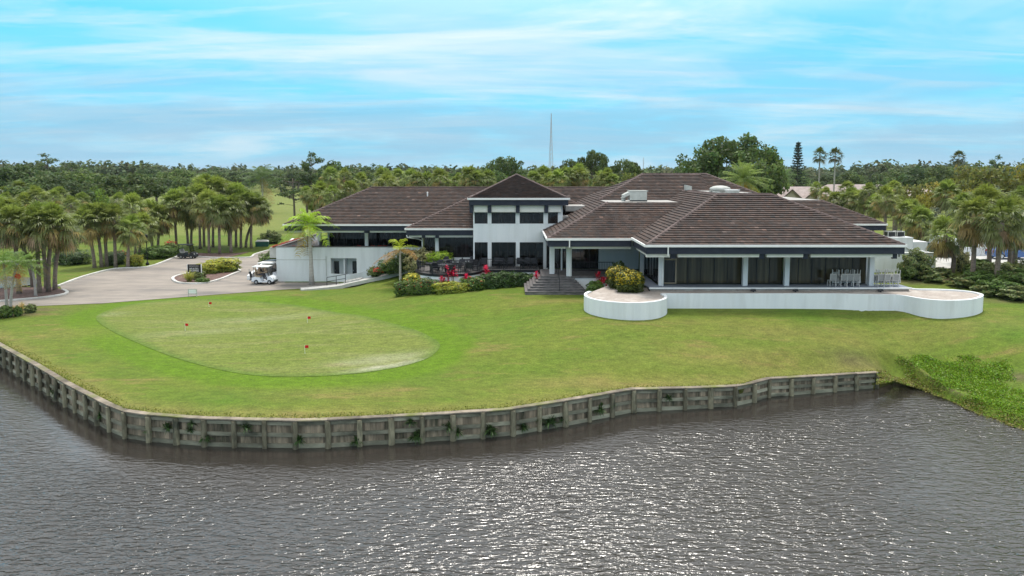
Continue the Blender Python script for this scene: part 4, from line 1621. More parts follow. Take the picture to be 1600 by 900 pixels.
pipe([(XatY(1043, 51, 6), R1['y0'] - 0.1, E1 - 0.1), (XatY(1043, 51, 6), R1['y0'] - 0.1, E1 - 0.75), (XatY(1036, 53.7, 5), 53.7, E1 - 1.1), (XatY(1036, 53.7, 5), 53.7, FL)])
pipe([(XatY(889.8, 56.5, 6), Y2 - 0.12, E2 - 0.1), (XatY(889.8, 56.5, 6), Y2 - 0.12, E2 - 0.7), (XatY(891, 58.7, 5), 58.72, E2 - 1.1), (XatY(891, 58.7, 5), 58.72, FL)])
pipe([(XM + 0.05, YM - 0.1, E2 - 0.65), (XM + 0.1, YM - 0.05, E2 - 0.85), (XatY(655, 67.9, 5), 67.9, E2 - 1.15), (XatY(660, 67.9, 5), 67.9, E2 - 1.35), (XatY(660, 67.9, 5), 67.9, 3.2)])

# porch railing between the entrance columns and the deck
rl = thing_part('railing', club)
x0, x1, yy = XatY(893, 61.5, 4), XatY(960, 61.5, 4), 61.5
MB().bar((x0, yy, FL + 0.85), (x1, yy, FL + 0.85), 0.05).build('top_rail', 'dark_metal', rl)
MB().bar((x0, yy, FL + 0.12), (x1, yy, FL + 0.12), 0.04).build('bottom_rail', 'dark_metal', rl)
n = 26
for i in range(n + 1):
    x = x0 + (x1 - x0) * i / n
    MB().bar((x, yy, FL + 0.1), (x, yy, FL + 0.85), 0.025).build('baluster', 'dark_metal', rl)

# --- entrance steps
steps = thing('entrance_steps', 'broad dark stone steps flaring down from the porch to the lawn', 'steps', (3.6, 57, 1.6))
NS = 7
for i in range(NS):
    z1 = 1.9 + (FL - 0.005 - 1.9) * (i + 1) / NS
    z0 = 1.2 if i == 0 else 1.9 + (FL - 0.005 - 1.9) * i / NS - 0.02
    xL, xR, yF = 1.1 + i * 0.235, 6.15 - i * 0.16, 56.75 + i * 0.33
    yBk = 62.4 - i * 0.28
    st = MB().prism([(xL, yF), (xR, yF), (xR, 58.72), (2.5, 58.72), (2.5, yBk), (xL, yBk)], z0, z1 - 0.05).build('step', 'step_stone', steps)
    MB().prism([(xL - 0.03, yF - 0.03), (xR + 0.02, yF - 0.03), (xR + 0.02, 58.73), (2.52, 58.73), (2.52, yBk), (xL - 0.03, yBk)], z1 - 0.05, z1).build('tread', 'paver_grey', st)
hr = thing('handrail', 'black metal handrail down the middle of the entrance steps', 'handrail', (3.95, 57, 1.9))
for y, z in ((57.0, 2.0), (58.9, FL)):
    MB().bar((3.95, y, z - 0.02), (3.95, y, z + 0.9), 0.045).build('post', 'dark_metal', hr)
MB().bar((3.95, 56.8, 2.82), (3.95, 59.0, FL + 0.92), 0.05).build('rail', 'dark_metal', hr)
MB().bar((3.95, 59.0, FL + 0.92), (3.95, 61.0, FL + 0.92), 0.05).build('rail', 'dark_metal', hr)
MB().bar((3.95, 61.0, FL - 0.01), (3.95, 61.0, FL + 0.92), 0.045).build('post', 'dark_metal', hr)

# --- white garden wall with the two round planters
RIM = 2.86
cxl, cyl, rl_ = 8.42, 50.75, 2.95
arcL = [(cxl + rl_ * math.cos(a), cyl + rl_ * math.sin(a)) for a in np.linspace(R(12), R(-215), 46)]
yst = 51.45
xs_ = cxl + math.sqrt(rl_ ** 2 - (yst - cyl) ** 2)
arcL = [p for p in arcL]
arcL[0] = (xs_, yst)
right_px = [(1400, 460.2), (1415, 461.8), (1440, 466), (1465, 468.5), (1490, 469), (1512, 467.8), (1527, 465), (1534, 461.5), (1531, 458.5), (1515, 455), (1490, 452.6), (1460, 451.4), (1432, 451), (1418, 448.8), (1403, 446)]
arcR = [tuple(P(x, y, RIM))[:2] for x, y in right_px]
arcR = [tuple(p) for p in catmull(arcR, 4, False)]
gw = thing('garden_wall', 'low white wall along the deck ending in two round gravel planters', 'garden wall', (18, 51, 1.5))
gw['kind'] = 'thing'


def wall_strip(pts, th, z0, z1, name, mat, parent):
    m = ribbon([(p[0], p[1], z1) for p in pts], th, z1 - z0, 0.0)
    return m.build(name, mat, parent)


wall_strip(arcL, 0.22, 1.1, RIM, 'round_planter', 'white_stucco', gw)
wall_strip([(xs_ + 0.02, yst), (15, yst), (20, yst), (24, yst), (arcR[0][0] - 0.02, arcR[0][1])], 0.22, 1.1, RIM - 0.004, 'straight_wall', 'white_stucco', gw)
wall_strip(arcR, 0.22, 1.1, RIM, 'round_planter', 'white_stucco', gw)
gr = list(reversed([(p[0], p[1]) for p in arcL])) + [(15, yst), (20, yst), (24, yst)] + [tuple(p) for p in arcR]
gr = gr + [(CX[3] + 2.4, 54.4), (20, 54.4), (10.7, 54.4), (10.2, 58.6), (9.5, 58.6)]
m = MB()
m.add([(p[0], p[1], RIM - 0.10) for p in gr], [tuple(range(len(gr)))])
o = m.build('gravel_bed', 'gravel', gw)
import bmesh
bm = bmesh.new()
bm.from_mesh(o.data)
bmesh.ops.triangulate(bm, faces=bm.faces[:])
bm.to_mesh(o.data)
bm.free()
for px in (1243, 1177, 1376):
    q = P(px, 454.5, RIM)
    fl = thing('floodlight', {1243: 'small black floodlight on the gravel at the middle deck column', 1177: 'small black floodlight on the gravel left of the middle one', 1376: 'small black floodlight on the gravel below the deck chairs'}[px], 'floodlight', (q.x, 52.55, RIM - 0.1), group='floodlights along the deck')
    MB().box(-0.05, 0.05, -0.05, 0.05, 0, 0.08).build('base', 'dark_metal', fl, False)
    MB().add([(-0.2, -0.12, 0.08), (0.2, -0.12, 0.08), (0.2, 0.12, 0.08), (-0.2, 0.12, 0.08), (-0.16, -0.05, 0.26), (0.16, -0.05, 0.26), (0.16, 0.1, 0.2), (-0.16, 0.1, 0.2)],
             [(0, 3, 2, 1), (4, 5, 6, 7), (0, 1, 5, 4), (1, 2, 6, 5), (2, 3, 7, 6), (3, 0, 4, 7)]).build('head', 'dark_metal', fl, False)

# --- round dining terrace
ter = thing('terrace', 'round raised dining terrace with white wall and dark rim', 'terrace', (-5.65, 62.4, 1.2))
cxt, cyt, rt = -5.75, 62.95, 2.95
arc = [(cxt + rt * math.cos(a), cyt + rt * math.sin(a)) for a in np.linspace(R(15), R(-200), 52)]
ysw = 62.75
arc = [(cxt + rt * math.cos(R(5)), ysw)] + [p for p in arc if p[1] < ysw or p[0] < cxt]
ring = arc + [(arc[-1][0], 67.8), (tx0, 67.8), (tx0, YT - 0.04), (2.5, YT - 0.04), (2.5, ysw)]
m = MB()
m.prism([(p[0], p[1]) for p in ring], FL - 0.2, FL - 0.01)
o = m.build('terrace_floor', 'paver_grey', ter)
wall_strip(arc, 0.2, 1.0, FL - 0.21, 'wall', 'white_stucco', ter)
wall_strip([(arc[0][0], ysw), (0, ysw), (2.4, ysw)], 0.2, 1.0, FL - 0.212, 'wall', 'white_stucco', ter)
wall_strip(arc, 0.3, FL - 0.22, FL - 0.02, 'rim', 'dark_metal', ter)
wall_strip([(arc[0][0], ysw), (0, ysw), (2.45, ysw)], 0.3, FL - 0.22, FL - 0.022, 'rim', 'dark_metal', ter)
tr = thing('terrace_railing', 'black picket railing round the dining terrace edge', 'railing', (-5.65, 62.4, FL))
line_ = [(2.3, ysw + 0.02)] + [(arc[0][0] + 0.1, ysw + 0.02)] + [((p[0] - cxt) * 0.985 + cxt, (p[1] - cyt) * 0.985 + cyt) for p in arc[1:]]
wall_strip(line_, 0.06, FL + 0.93, FL + 0.98, 'top_rail', 'dark_metal', tr)
wall_strip(line_, 0.04, FL + 0.08, FL + 0.12, 'bottom_rail', 'dark_metal', tr)
ld = np.array(line_)
sg = np.concatenate([[0], np.cumsum(np.hypot(*np.diff(ld, axis=0).T))])
bal = MB().box(-0.011, 0.011, -0.011, 0.011, 0, 0.93).mesh('baluster')
bal.materials.append(MATS['dark_metal'])
pst = MB().box(-0.03, 0.03, -0.03, 0.03, -0.02, 0.95).mesh('post')
pst.materials.append(MATS['dark_metal'])
nbal = int(sg[-1] / 0.17)
for i in range(nbal + 1):
    s = sg[-1] * i / nbal
    q = (np.interp(s, sg, ld[:, 0]), np.interp(s, sg, ld[:, 1]))
    big_ = i % 9 == 0
    link('post' if big_ else 'baluster', pst if big_ else bal, None, tr, (q[0] - tr.location.x, q[1] - tr.location.y, 0))

# --- roof plant
acu = thing('rooftop_air_conditioner', 'boxy pale rooftop air conditioning unit with slanted hood', 'air conditioner', (XatY(995, 65.6, 9.6), 65.6, 9.19))
MB().box(-0.75, 0.85, -0.6, 0.6, 0.12, 0.95).build('cabinet', 'ac_metal', acu, False)
MB().prism([(-0.75, -0.6), (-0.75, 0.6), (-1.35, 0.6), (-1.35, -0.6)][::-1], [0.62, 0.62, 0.35, 0.35][::-1], [0.93, 0.93, 0.62, 0.62][::-1]).build('hood', 'ac_metal', acu, False)
MB().box(-0.8, 0.95, -0.65, 0.65, 0.95, 1.02).build('lid', 'ac_metal', acu, False)
MB().box(-0.6, 0.9, -0.5, 0.5, 0.0, 0.12).build('base', 'dark_metal', acu, False)
MB().lathe([(0.2, 0), (0.2, 0.3), (0.26, 0.3), (0.26, 0.36)], 10, (-1.25, 0.1, 0.0)).build('flue', 'ac_metal', acu, False)
dm = thing('roof_dome', 'low white domed roof ventilator on the flat ridge', 'ventilator', (XatY(1125, 64, 10.2), 64, R1['zt'] - 0.02))
MB().lathe([(0.85, 0), (0.85, 0.22), (0.95, 0.25), (0.9, 0.42), (0.62, 0.56), (0.25, 0.62), (0.02, 0.63)], 20).build('cap', 'ac_metal', dm, False, True)
MB().box(-0.8, 0.8, -0.8, 0.8, -0.01, 0.12).build('kerb', 'ac_metal', dm, False)
bv = thing('roof_vent', 'small tilted square roof vent beside the flat ridge', 'vent', (XatY(1075, 68.2, 10.2), 68.2, R1['zt'] - 0.9))
MB().box(-0.08, 0.08, -0.08, 0.08, 0, 1.0).build('pipe', 'ac_metal', bv, False)
MB().add([(-0.32, -0.2, 0.98), (0.32, -0.2, 0.86), (0.32, 0.25, 0.86), (-0.32, 0.25, 0.98), (-0.32, -0.2, 1.5), (0.32, -0.2, 1.36), (0.32, 0.25, 1.36), (-0.32, 0.25, 1.5)],
         [(0, 3, 2, 1), (4, 5, 6, 7), (0, 1, 5, 4), (1, 2, 6, 5), (2, 3, 7, 6), (3, 0, 4, 7)]).build('hood', 'ac_metal', bv, False)
bv2 = thing('roof_box_vent', 'flat grey box vent next to the white dome', 'vent', (XatY(1144, 61.5, 10.2), 61.5, R1['zt'] - 0.02))
MB().box(-0.5, 0.5, -0.4, 0.4, 0, 0.26).build('body', 'ac_metal', bv2, False)
MB().box(-0.56, 0.56, -0.46, 0.46, 0.26, 0.32).build('lid', 'white_trim', bv2, False)
yy = 79.0
zz = EL + SL * (yy - YL)
vp = thing('vent_pipe', 'tiny white vent pipe on the left wing roof', 'vent', (XatY(668, yy, zz), yy, zz - 0.05))
MB().tube([(0, 0, 0), (0, 0, 0.45)], 0.07, 8).build('pipe', 'white_trim', vp, False)
MB().lathe([(0.1, 0.45), (0.1, 0.52), (0.02, 0.56)], 8).build('cap', 'white_trim', vp, False)

# ------------------------------------------------------------------ vegetation builders
def quads_mesh(name, C, U, W, cols, mat):
    """N quads: centre C, half vectors U, W; per-quad colours"""
    V = np.stack([C - U - W, C + U - W, C + U + W, C - U + W], 1).reshape(-1, 3)
    F = np.arange(len(V)).reshape(-1, 4)
    me = np_mesh(name, V, F, np.repeat(cols, 4, 0))
    me.materials.append(MATS[mat])
    return me


def rand_unit(n, g):
    v = g.normal(size=(n, 3))
    return v / np.linalg.norm(v, axis=1)[:, None]


def leaf_quads(C, nrm, size, g, asp=0.6):
    n = len(C)
    a = np.cross(nrm, rand_unit(n, g))
    a /= np.linalg.norm(a, axis=1)[:, None] + 1e-9
    b = np.cross(nrm, a)
    s = size * g.uniform(0.6, 1.25, n)
    return a * (s * 0.5)[:, None], b * (s * 0.5 * asp)[:, None]


def vary(c, n, g, v=0.22, hue=0.15):
    c = np.array(c)
    k = np.clip(g.normal(1, v, n), 0.45, 1.8)[:, None]
    h = g.uniform(-hue, hue, n)[:, None]
    return np.clip(c[None] * k * np.concatenate([1 + h, np.ones((n, 1)), 1 - h], 1), 0.004, 0.9)


def clump_leaves(centres, radii, per, size, colr, g, flat=0.75, shell=0.55):
    Cs, Ns, Ks = [], [], []
    for c, r in zip(centres, radii):
        n = max(8, int(per * r * r))
        d = rand_unit(n, g)
        rad = r * (shell + (1 - shell) * g.random(n)) ** 1.0
        p = d * rad[:, None]
        p[:, 2] *= flat
        Cs.append(np.array(c)[None] + p)
        nn = d * 0.8 + rand_unit(n, g) * 0.9 + np.array([0, 0, 0.35])
        Ns.append(nn / np.linalg.norm(nn, axis=1)[:, None])
        k = np.array(colr) * g.uniform(0.72, 1.30)
        Ks.append(vary(k, n, g))
    C, Nn, K = np.concatenate(Cs), np.concatenate(Ns), np.concatenate(Ks)
    U, W = leaf_quads(C, Nn, size, g)
    return C, U, W, K


def limb(mb, a, b, r0, r1, g, bend=0.12, n=6):
    a, b = np.array(a, float), np.array(b, float)
    L_ = np.linalg.norm(b - a)
    off = g.normal(0, bend * L_, 3)
    off[2] = abs(off[2]) * 0.4
    pts = []
    for t in np.linspace(0, 1, 5):
        pts.append(a + (b - a) * t + off * math.sin(math.pi * t))
    mb.tube(pts, list(np.linspace(r0, r1, 5)), n, cap=False)


PROTO = {}
BUSH_ARGS = {}


def broadleaf(key, seed, h=10.0, cr=5.0, ch=6.5, nclump=34, leaf=0.42, per=34, colr=(0.055, 0.085, 0.022), trunk_r=0.28, gaps=0.0, crmin=1.1, crmax=2.0, flat=0.72):
    g = np.random.default_rng(seed)
    cz = h - ch * 0.52
    cs, rs = [], []
    for i in range(nclump):
        d = rand_unit(1, g)[0]
        if d[2] < -0.35:
            d[2] *= 0.3
        rad = g.uniform(0.45, 1.0) ** 0.6
        r = g.uniform(crmin, crmax) * (1.15 - 0.3 * rad)
        p = np.array([d[0] * (cr - r * 0.7) * rad, d[1] * (cr - r * 0.7) * rad, cz + d[2] * (ch * 0.5 - r * 0.4) * rad])
        cs.append(p)
        rs.append(r)
    C, U, W, K = clump_leaves(cs, rs, per, leaf, colr, g, flat)
    crown = quads_mesh('crown', C, U, W, K, 'leaf')
    mb = MB()
    fork = np.array([g.normal(0, 0.3), g.normal(0, 0.3), h - ch * 0.85])
    mb.tube([(0, 0, -0.4), (fork[0] * 0.4, fork[1] * 0.4, fork[2] * 0.5), tuple(fork)], [trunk_r * 1.25, trunk_r, trunk_r * 0.8], 8)
    order = list(range(nclump))
    g.shuffle(order)
    for i in order[:min(nclump, 16)]:
        limb(mb, fork - np.array([0, 0, g.uniform(0, 0.8)]), cs[i], trunk_r * 0.45, 0.03, g)
    tm = mb.mesh('trunk', True)
    tm.materials.append(MATS['bark'])
    PROTO[key] = (tm, crown, h, cr)


def pine(key, seed, h=16.0, colr=(0.045, 0.072, 0.026), spread=3.4, nclump=22, low=0.55, flat=0.45):
    g = np.random.default_rng(seed)
    cs, rs = [], []
    mb = MB()
    lean = g.normal(0, 0.25, 2)
    tp = lambda t: np.array([lean[0] * t * t * 2, lean[1] * t * t * 2, h * 0.93 * t])
    mb.tube([tuple(tp(t)) for t in np.linspace(0, 1, 7)], list(np.linspace(0.26, 0.06, 7)), 7)
    for i in range(nclump):
        t = g.uniform(low, 1.0)
        a = g.uniform(0, 2 * math.pi)
        wid = spread * (0.55 + 0.45 * math.sin(math.pi * min(1, (t - low) / (1 - low) * 0.85 + 0.1)))
        r = wid * g.uniform(0.3, 1.0)
        p = tp(t) + np.array([math.cos(a) * r, math.sin(a) * r, g.uniform(0.1, 0.9)])
        cs.append(p)
        rs.append(g.uniform(0.65, 1.25))
        limb(mb, tp(t * 0.96), p, 0.07, 0.02, g, 0.1, 5)
    C, U, W, K = clump_leaves(cs, rs, 70, 0.34, colr, g, flat + 0.2, 0.25)
    crown = quads_mesh('crown', C, U, W, K, 'leaf')
    tm = mb.mesh('trunk', True)
    tm.materials.append(MATS['bark'])
    PROTO[key] = (tm, crown, h, spread)


def fan_frond(o, d, L_pet, L_leaf, colr, g, Vs, Ks, nleaf=15, droop=0.45, w=0.055, spread=105):
    """one fan leaf: petiole then a fan of drooping segments; o origin, d unit direction"""
    z = np.array([0, 0, 1.0])
    s = np.cross(d, z)
    if np.linalg.norm(s) < 0.1:
        s = np.array([1.0, 0, 0])
    s /= np.linalg.norm(s)
    u = np.cross(s, d)
    hub = o + d * L_pet + np.array([0, 0, -0.12 * L_pet])
    # petiole
    q = s * 0.018
    Vs.append([o - q, o + q, hub + q, hub - q])
    Ks.append(colr * 0.9)
    roll = g.normal(0, 0.35)
    s2 = s * math.cos(roll) + u * math.sin(roll)
    for k in range(nleaf):
        ph = R(-spread + 2 * spread * k / (nleaf - 1)) + g.normal(0, 0.05)
        ld = d * math.cos(ph) + s2 * math.sin(ph)
        ln = L_leaf * (0.72 + 0.28 * math.cos(ph)) * g.uniform(0.85, 1.1)
        side = np.cross(ld, u)
        side /= np.linalg.norm(side) + 1e-9
        mid = hub + ld * ln * 0.52 + np.array([0, 0, -droop * 0.16 * ln])
        tip = hub + ld * ln * (1 - 0.25 * droop) + np.array([0, 0, -droop * ln * 0.75])
        c = colr * g.uniform(0.82, 1.18)
        Vs.append([hub - side * 0.012, hub + side * 0.012, mid + side * w, mid - side * w])
        Ks.append(c)
        Vs.append([mid - side * w, mid + side * w, tip + side * 0.012, tip - side * 0.012])
        Ks.append(c * 1.05)


def mesh_from_quads(name, Vs, Ks, mat):
    V = np.array(Vs, dtype=np.float32).reshape(-1, 3)
    F = np.arange(len(V)).reshape(-1, 4)
    me = np_mesh(name, V, F, np.repeat(np.array(Ks), 4, 0))
    me.materials.append(MATS[mat])
    return me


def sabal(key, seed, ngreen=40, ndead=20, pet=1.05, leaf=1.0, bright=1.0, dense=15, olive=0.3):
    g = np.random.default_rng(seed)
    Vs, Ks, Vd, Kd = [], [], [], []
    for i in range(ngreen):
        t = i / ngreen
        el = R(84 - 146 * t ** 1.1 + g.normal(0, 7))
        az = i * 2.39996 + g.normal(0, 0.2)
        d = np.array([math.cos(el) * math.cos(az), math.cos(el) * math.sin(az), math.sin(el)])
        c = np.array([0.080, 0.115, 0.024]) * (1 - t) + np.array([0.100, 0.115, 0.046]) * t
        c = c + np.array([0.022, 0.024, -0.002]) * max(0, 1 - t * 2.2) ** 1.5  # upper fronds get the lit top of the crown in their colour
        c = c * bright * g.uniform(0.75, 1.25)
        if t > 0.62 and g.random() < olive:
            c = np.array([0.19, 0.155, 0.055]) * g.uniform(0.7, 1.1)
        fan_frond(np.array([0, 0, 0.25 * (1 - t)]), d, pet * g.uniform(0.75, 1.15), leaf * g.uniform(0.85, 1.1), c, g, Vs, Ks, dense, 0.35 + 0.45 * t)
    for i in range(ndead):
        el = R(g.uniform(-85, -38))
        az = g.uniform(0, 2 * math.pi)
        d = np.array([math.cos(el) * math.cos(az), math.cos(el) * math.sin(az), math.sin(el)])
        c = np.array([0.24, 0.175, 0.12]) * g.uniform(0.6, 1.2)
        fan_frond(np.array([0, 0, -0.1]), d, pet * g.uniform(0.5, 0.85), leaf * g.uniform(0.8, 1.0), c, g, Vd, Kd, 9, 0.7, 0.06, 75)
    PROTO[key] = (mesh_from_quads('crown', Vs, Ks, 'leaf_palm'), mesh_from_quads('dead_skirt', Vd, Kd, 'leaf_palm') if ndead else None)


def pinnate(key, seed, n=18, length=2.6, arch=1.0, up=75, low=-35, colr=(0.10, 0.17, 0.02), pairs=22, leaflet=0.5, w=0.03, old=None, nold=0, vee=0.5):
    g = np.random.default_rng(seed)
    Vs, Ks = [], []
    for i in range(n + nold):
        isold = i >= n
        t = (i / n) if not isold else 1.0
        el = R(up + (low - up) * t + g.normal(0, 5)) if not isold else R(g.uniform(low - 25, low))
        az = i * 2.39996 + g.normal(0, 0.25)
        c = np.array(old if isold else colr) * g.uniform(0.8, 1.2)
        d = np.array([math.cos(el) * math.cos(az), math.cos(el) * math.sin(az), math.sin(el)])
        h = np.array([math.cos(az), math.sin(az), 0.0])
        s = np.array([-math.sin(az), math.cos(az), 0.0])
        L_ = length * g.uniform(0.85, 1.1)
        prev = np.zeros(3)
        pts = []
        for k in range(pairs + 1):
            q = k / pairs
            pts.append(d * L_ * q + np.array([0, 0, -arch * L_ * 0.45 * q * q]) + h * (0.12 * L_ * q * q))
        for k in range(pairs):
            a, b = pts[k], pts[k + 1]
            ww = s * 0.02 * (1 - k / pairs) + s * 0.004
            Vs.append([a - ww, a + ww, b + ww, b - ww])
            Ks.append(c * 0.9)
            if k < 2:
                continue
            q = k / pairs
            ll = leaflet * (0.45 + 0.75 * math.sin(math.pi * min(1, q * 0.92 + 0.06)))
            t_ = (b - a) / (np.linalg.norm(b - a) + 1e-9)
            nrm = np.cross(t_, s)
            for sg_ in (-1, 1):
                ld = s * sg_ * 0.85 + t_ * 0.45 + np.array([0, 0, vee * 0.35 + g.normal(0, 0.12)])
                ld /= np.linalg.norm(ld)
                m = a + ld * ll * 0.55
                tip = a + ld * ll * 0.95 + np.array([0, 0, -0.42 * ll * g.uniform(0.6, 1.3)])
                wv = t_ * w
                cc = c * g.uniform(0.85, 1.15)
                Vs.append([a - wv * 0.5, a + wv * 0.5, m + wv, m - wv])
                Ks.append(cc)
                Vs.append([m - wv, m + wv, tip + wv * 0.2, tip - wv * 0.2])
                Ks.append(cc)
    PROTO[key] = (mesh_from_quads('crown', Vs, Ks, 'leaf_palm'), None)


def bush_args(key, *a, **kw):
    BUSH_ARGS[key] = (a, kw)
    bush(key, *a, **kw)


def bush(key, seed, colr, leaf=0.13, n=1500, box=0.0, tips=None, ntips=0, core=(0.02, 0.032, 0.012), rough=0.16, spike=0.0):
    """unit bush: about 1 x 1 x 1, origin at the base; box>0 squares it off like a clipped hedge"""
    g = np.random.default_rng(seed)
    d = rand_unit(n, g)
    e = 1.0 - box
    sgn = np.sign(d)
    sup = np.abs(d) ** (1.0 if box == 0 else max(0.25, e))
    if box:
        m = np.max(np.abs(d), 1)[:, None]
        dd = d / m * 0.5 * (0.35 + 0.65 * box) + d * 0.5 * (1 - box) * 0.65
    else:
        dd = d * 0.5
    lump = 1 + rough * np.sin(d[:, 0] * 7 + seed) * np.sin(d[:, 1] * 6 + 2 * seed) + rough * 0.8 * np.sin(d[:, 2] * 9 + d[:, 0] * 5)
    rad = lump * (0.80 + 0.24 * g.random(n) ** 0.6)
    C = dd * rad[:, None]
    C[:, 2] = C[:, 2] + 0.5
    C[:, 2] = np.clip(C[:, 2], 0.02, 2)
    nn = d * 0.9 + rand_unit(n, g) * 0.8 + np.array([0, 0, 0.3])
    nn /= np.linalg.norm(nn, axis=1)[:, None]
    U, W = leaf_quads(C, nn, leaf, g, 0.55)
    K = vary(colr, n, g, 0.28, 0.12)
    if tips is not None:
        pick = g.random(n) < ntips
        pick &= d[:, 2] > -0.1
        K[pick] = vary(tips, int(pick.sum()), g, 0.2, 0.05)
    me = quads_mesh('foliage', C, U, W, K, 'leaf_hedge')
    # solid dark core added inside so that nothing shows through
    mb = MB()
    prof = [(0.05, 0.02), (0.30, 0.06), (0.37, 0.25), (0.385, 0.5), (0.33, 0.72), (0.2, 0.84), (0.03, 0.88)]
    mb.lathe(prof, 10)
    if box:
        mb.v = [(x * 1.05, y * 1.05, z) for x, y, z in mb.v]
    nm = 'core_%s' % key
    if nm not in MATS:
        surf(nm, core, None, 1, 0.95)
    cm = mb.mesh('dark_core', True)
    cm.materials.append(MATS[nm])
    PROTO[key] = (cm, me)


# prototypes ---------------------------------------------------------------
for k in range(6):
    sabal('sabal%d' % k, 20 + k, ngreen=[60, 54, 62, 56, 52, 60][k], ndead=[16, 24, 10, 28, 18, 8][k], pet=[1.05, 1.1, 1.0, 0.95, 1.1, 1.0][k], leaf=1.05, bright=[1.0, 0.9, 1.15, 0.85, 1.0, 1.1][k])
sabal('fan', 40, 34, 0, 0.9, 0.85, 0.36, 12, 0.05)
pinnate('royal', 50, 15, 2.3, 1.15, 80, -30, (0.15, 0.24, 0.018), 22, 0.62, 0.036, (0.19, 0.15, 0.02), 2)
pinnate('young', 51, 5, 1.9, 1.2, 85, 15, (0.20, 0.27, 0.025), 20, 0.45, 0.032, (0.20, 0.125, 0.03), 5)
pinnate('queen', 52, 22, 3.6, 1.0, 78, -35, (0.055, 0.09, 0.028), 24, 0.75, 0.035, (0.16, 0.12, 0.05), 4)
pinnate('date', 53, 46, 3.3, 0.75, 85, -25, (0.115, 0.16, 0.04), 26, 0.5, 0.03, (0.22, 0.14, 0.02), 12)
pinnate('small', 54, 12, 1.9, 1.0, 75, -30, (0.06, 0.11, 0.022), 20, 0.5, 0.032, (0.13, 0.11, 0.03), 3)
broadleaf('oak0', 60, 11, 6.5, 7.0, 44, 0.50, 42, (0.052, 0.078, 0.024), 0.34)
broadleaf('oak1', 61, 10, 5.2, 6.4, 34, 0.46, 42, (0.060, 0.090, 0.024), 0.3)
broadleaf('oak2', 62, 12, 5.6, 8.0, 40, 0.48, 42, (0.044, 0.068, 0.024), 0.3)
broadleaf('lush', 63, 9, 4.6, 6.6, 30, 0.46, 30, (0.085, 0.125, 0.020), 0.26)
broadleaf('olive', 64, 9, 4.6, 6.2, 30, 0.42, 28, (0.085, 0.094, 0.022), 0.26)
broadleaf('gold', 65, 8, 4.2, 5.6, 26, 0.42, 28, (0.120, 0.112, 0.018), 0.24)
broadleaf('grey', 66, 9, 4.2, 6.2, 28, 0.40, 30, (0.085, 0.095, 0.070), 0.24)
broadleaf('ficus', 67, 15, 10.5, 11.5, 120, 0.50, 42, (0.048, 0.072, 0.018), 0.55, crmin=1.2, crmax=2.1, flat=0.85)
broadleaf('mimosa', 69, 11, 6.0, 5.4, 46, 0.38, 60, (0.052, 0.076, 0.022), 0.26, crmin=0.9, crmax=1.7, flat=0.6)
for k in range(3):
    pine('pine%d' % k, 70 + k, 16, spread=[3.4, 2.8, 3.8][k], nclump=[24, 18, 28][k], low=[0.55, 0.62, 0.5][k])
bush_args('hedge', 80, (0.035, 0.065, 0.016), 0.11, 1900, 0.75)
bush_args('ixora', 81, (0.055, 0.095, 0.018), 0.11, 1800, 0.55, (0.45, 0.05, 0.03), 0.03)
bush_args('croton', 82, (0.16, 0.19, 0.03), 0.13, 1700, 0.3, (0.36, 0.32, 0.04), 0.35, (0.05, 0.05, 0.015))
bush_args('yellow_top', 83, (0.045, 0.060, 0.012), 0.085, 4200, 0.15, (0.30, 0.24, 0.022), 0.42, (0.02, 0.026, 0.01), 0.10)
bush_args('bush_green', 84, (0.062, 0.105, 0.022), 0.13, 1600, 0.0, None, 0, rough=0.22)
bush_args('bush_wild', 85, (0.085, 0.115, 0.040), 0.16, 1500, 0.0, (0.16, 0.15, 0.06), 0.12, rough=0.3)
bush_args('bush_lime', 86, (0.12, 0.20, 0.015), 0.12, 1500, 0.35, (0.22, 0.30, 0.02), 0.3, (0.04, 0.06, 0.012))
bush_args('bush_pale', 87, (0.17, 0.17, 0.08), 0.12, 1500, 0.0, (0.3, 0.28, 0.16), 0.3, (0.05, 0.05, 0.025), rough=0.25)
bush_args('flowers_red', 88, (0.05, 0.08, 0.02), 0.09, 900, 0.6, (0.45, 0.02, 0.035), 0.55)


def ti_plant(key, seed):
    g = np.random.default_rng(seed)
    Vs, Ks = [], []
    for s_ in range(5):
        base = np.array([g.normal(0, 0.14), g.normal(0, 0.10), 0.0])
        top = base + np.array([g.normal(0, 0.12), g.normal(0, 0.1), g.uniform(0.55, 1.1)])
        q = np.array([0.015, 0, 0])
        Vs.append([base - q, base + q, top + q, top - q])
        Ks.append(np.array([0.08, 0.05, 0.03]))
        for i in range(16):
            el, az = R(g.uniform(5, 75)), g.uniform(0, 6.28)
            d = np.array([math.cos(el) * math.cos(az), math.cos(el) * math.sin(az), math.sin(el)])
            s = np.array([-math.sin(az), math.cos(az), 0])
            ln = g.uniform(0.28, 0.45)
            o = top - np.array([0, 0, g.uniform(0, 0.3)])
            m = o + d * ln * 0.55
            t = o + d * ln + np.array([0, 0, -0.1])
            c = np.array([0.36, 0.012, 0.045]) * g.uniform(0.55, 1.5)
            Vs.append([o - s * 0.01, o + s * 0.01, m + s * 0.05, m - s * 0.05])
            Ks.append(c)
            Vs.append([m - s * 0.05, m + s * 0.05, t + s * 0.008, t - s * 0.008])
            Ks.append(c)
    PROTO[key] = mesh_from_quads('foliage', Vs, Ks, 'leaf_hedge')


ti_plant('ti0', 90)
ti_plant('ti1', 91)


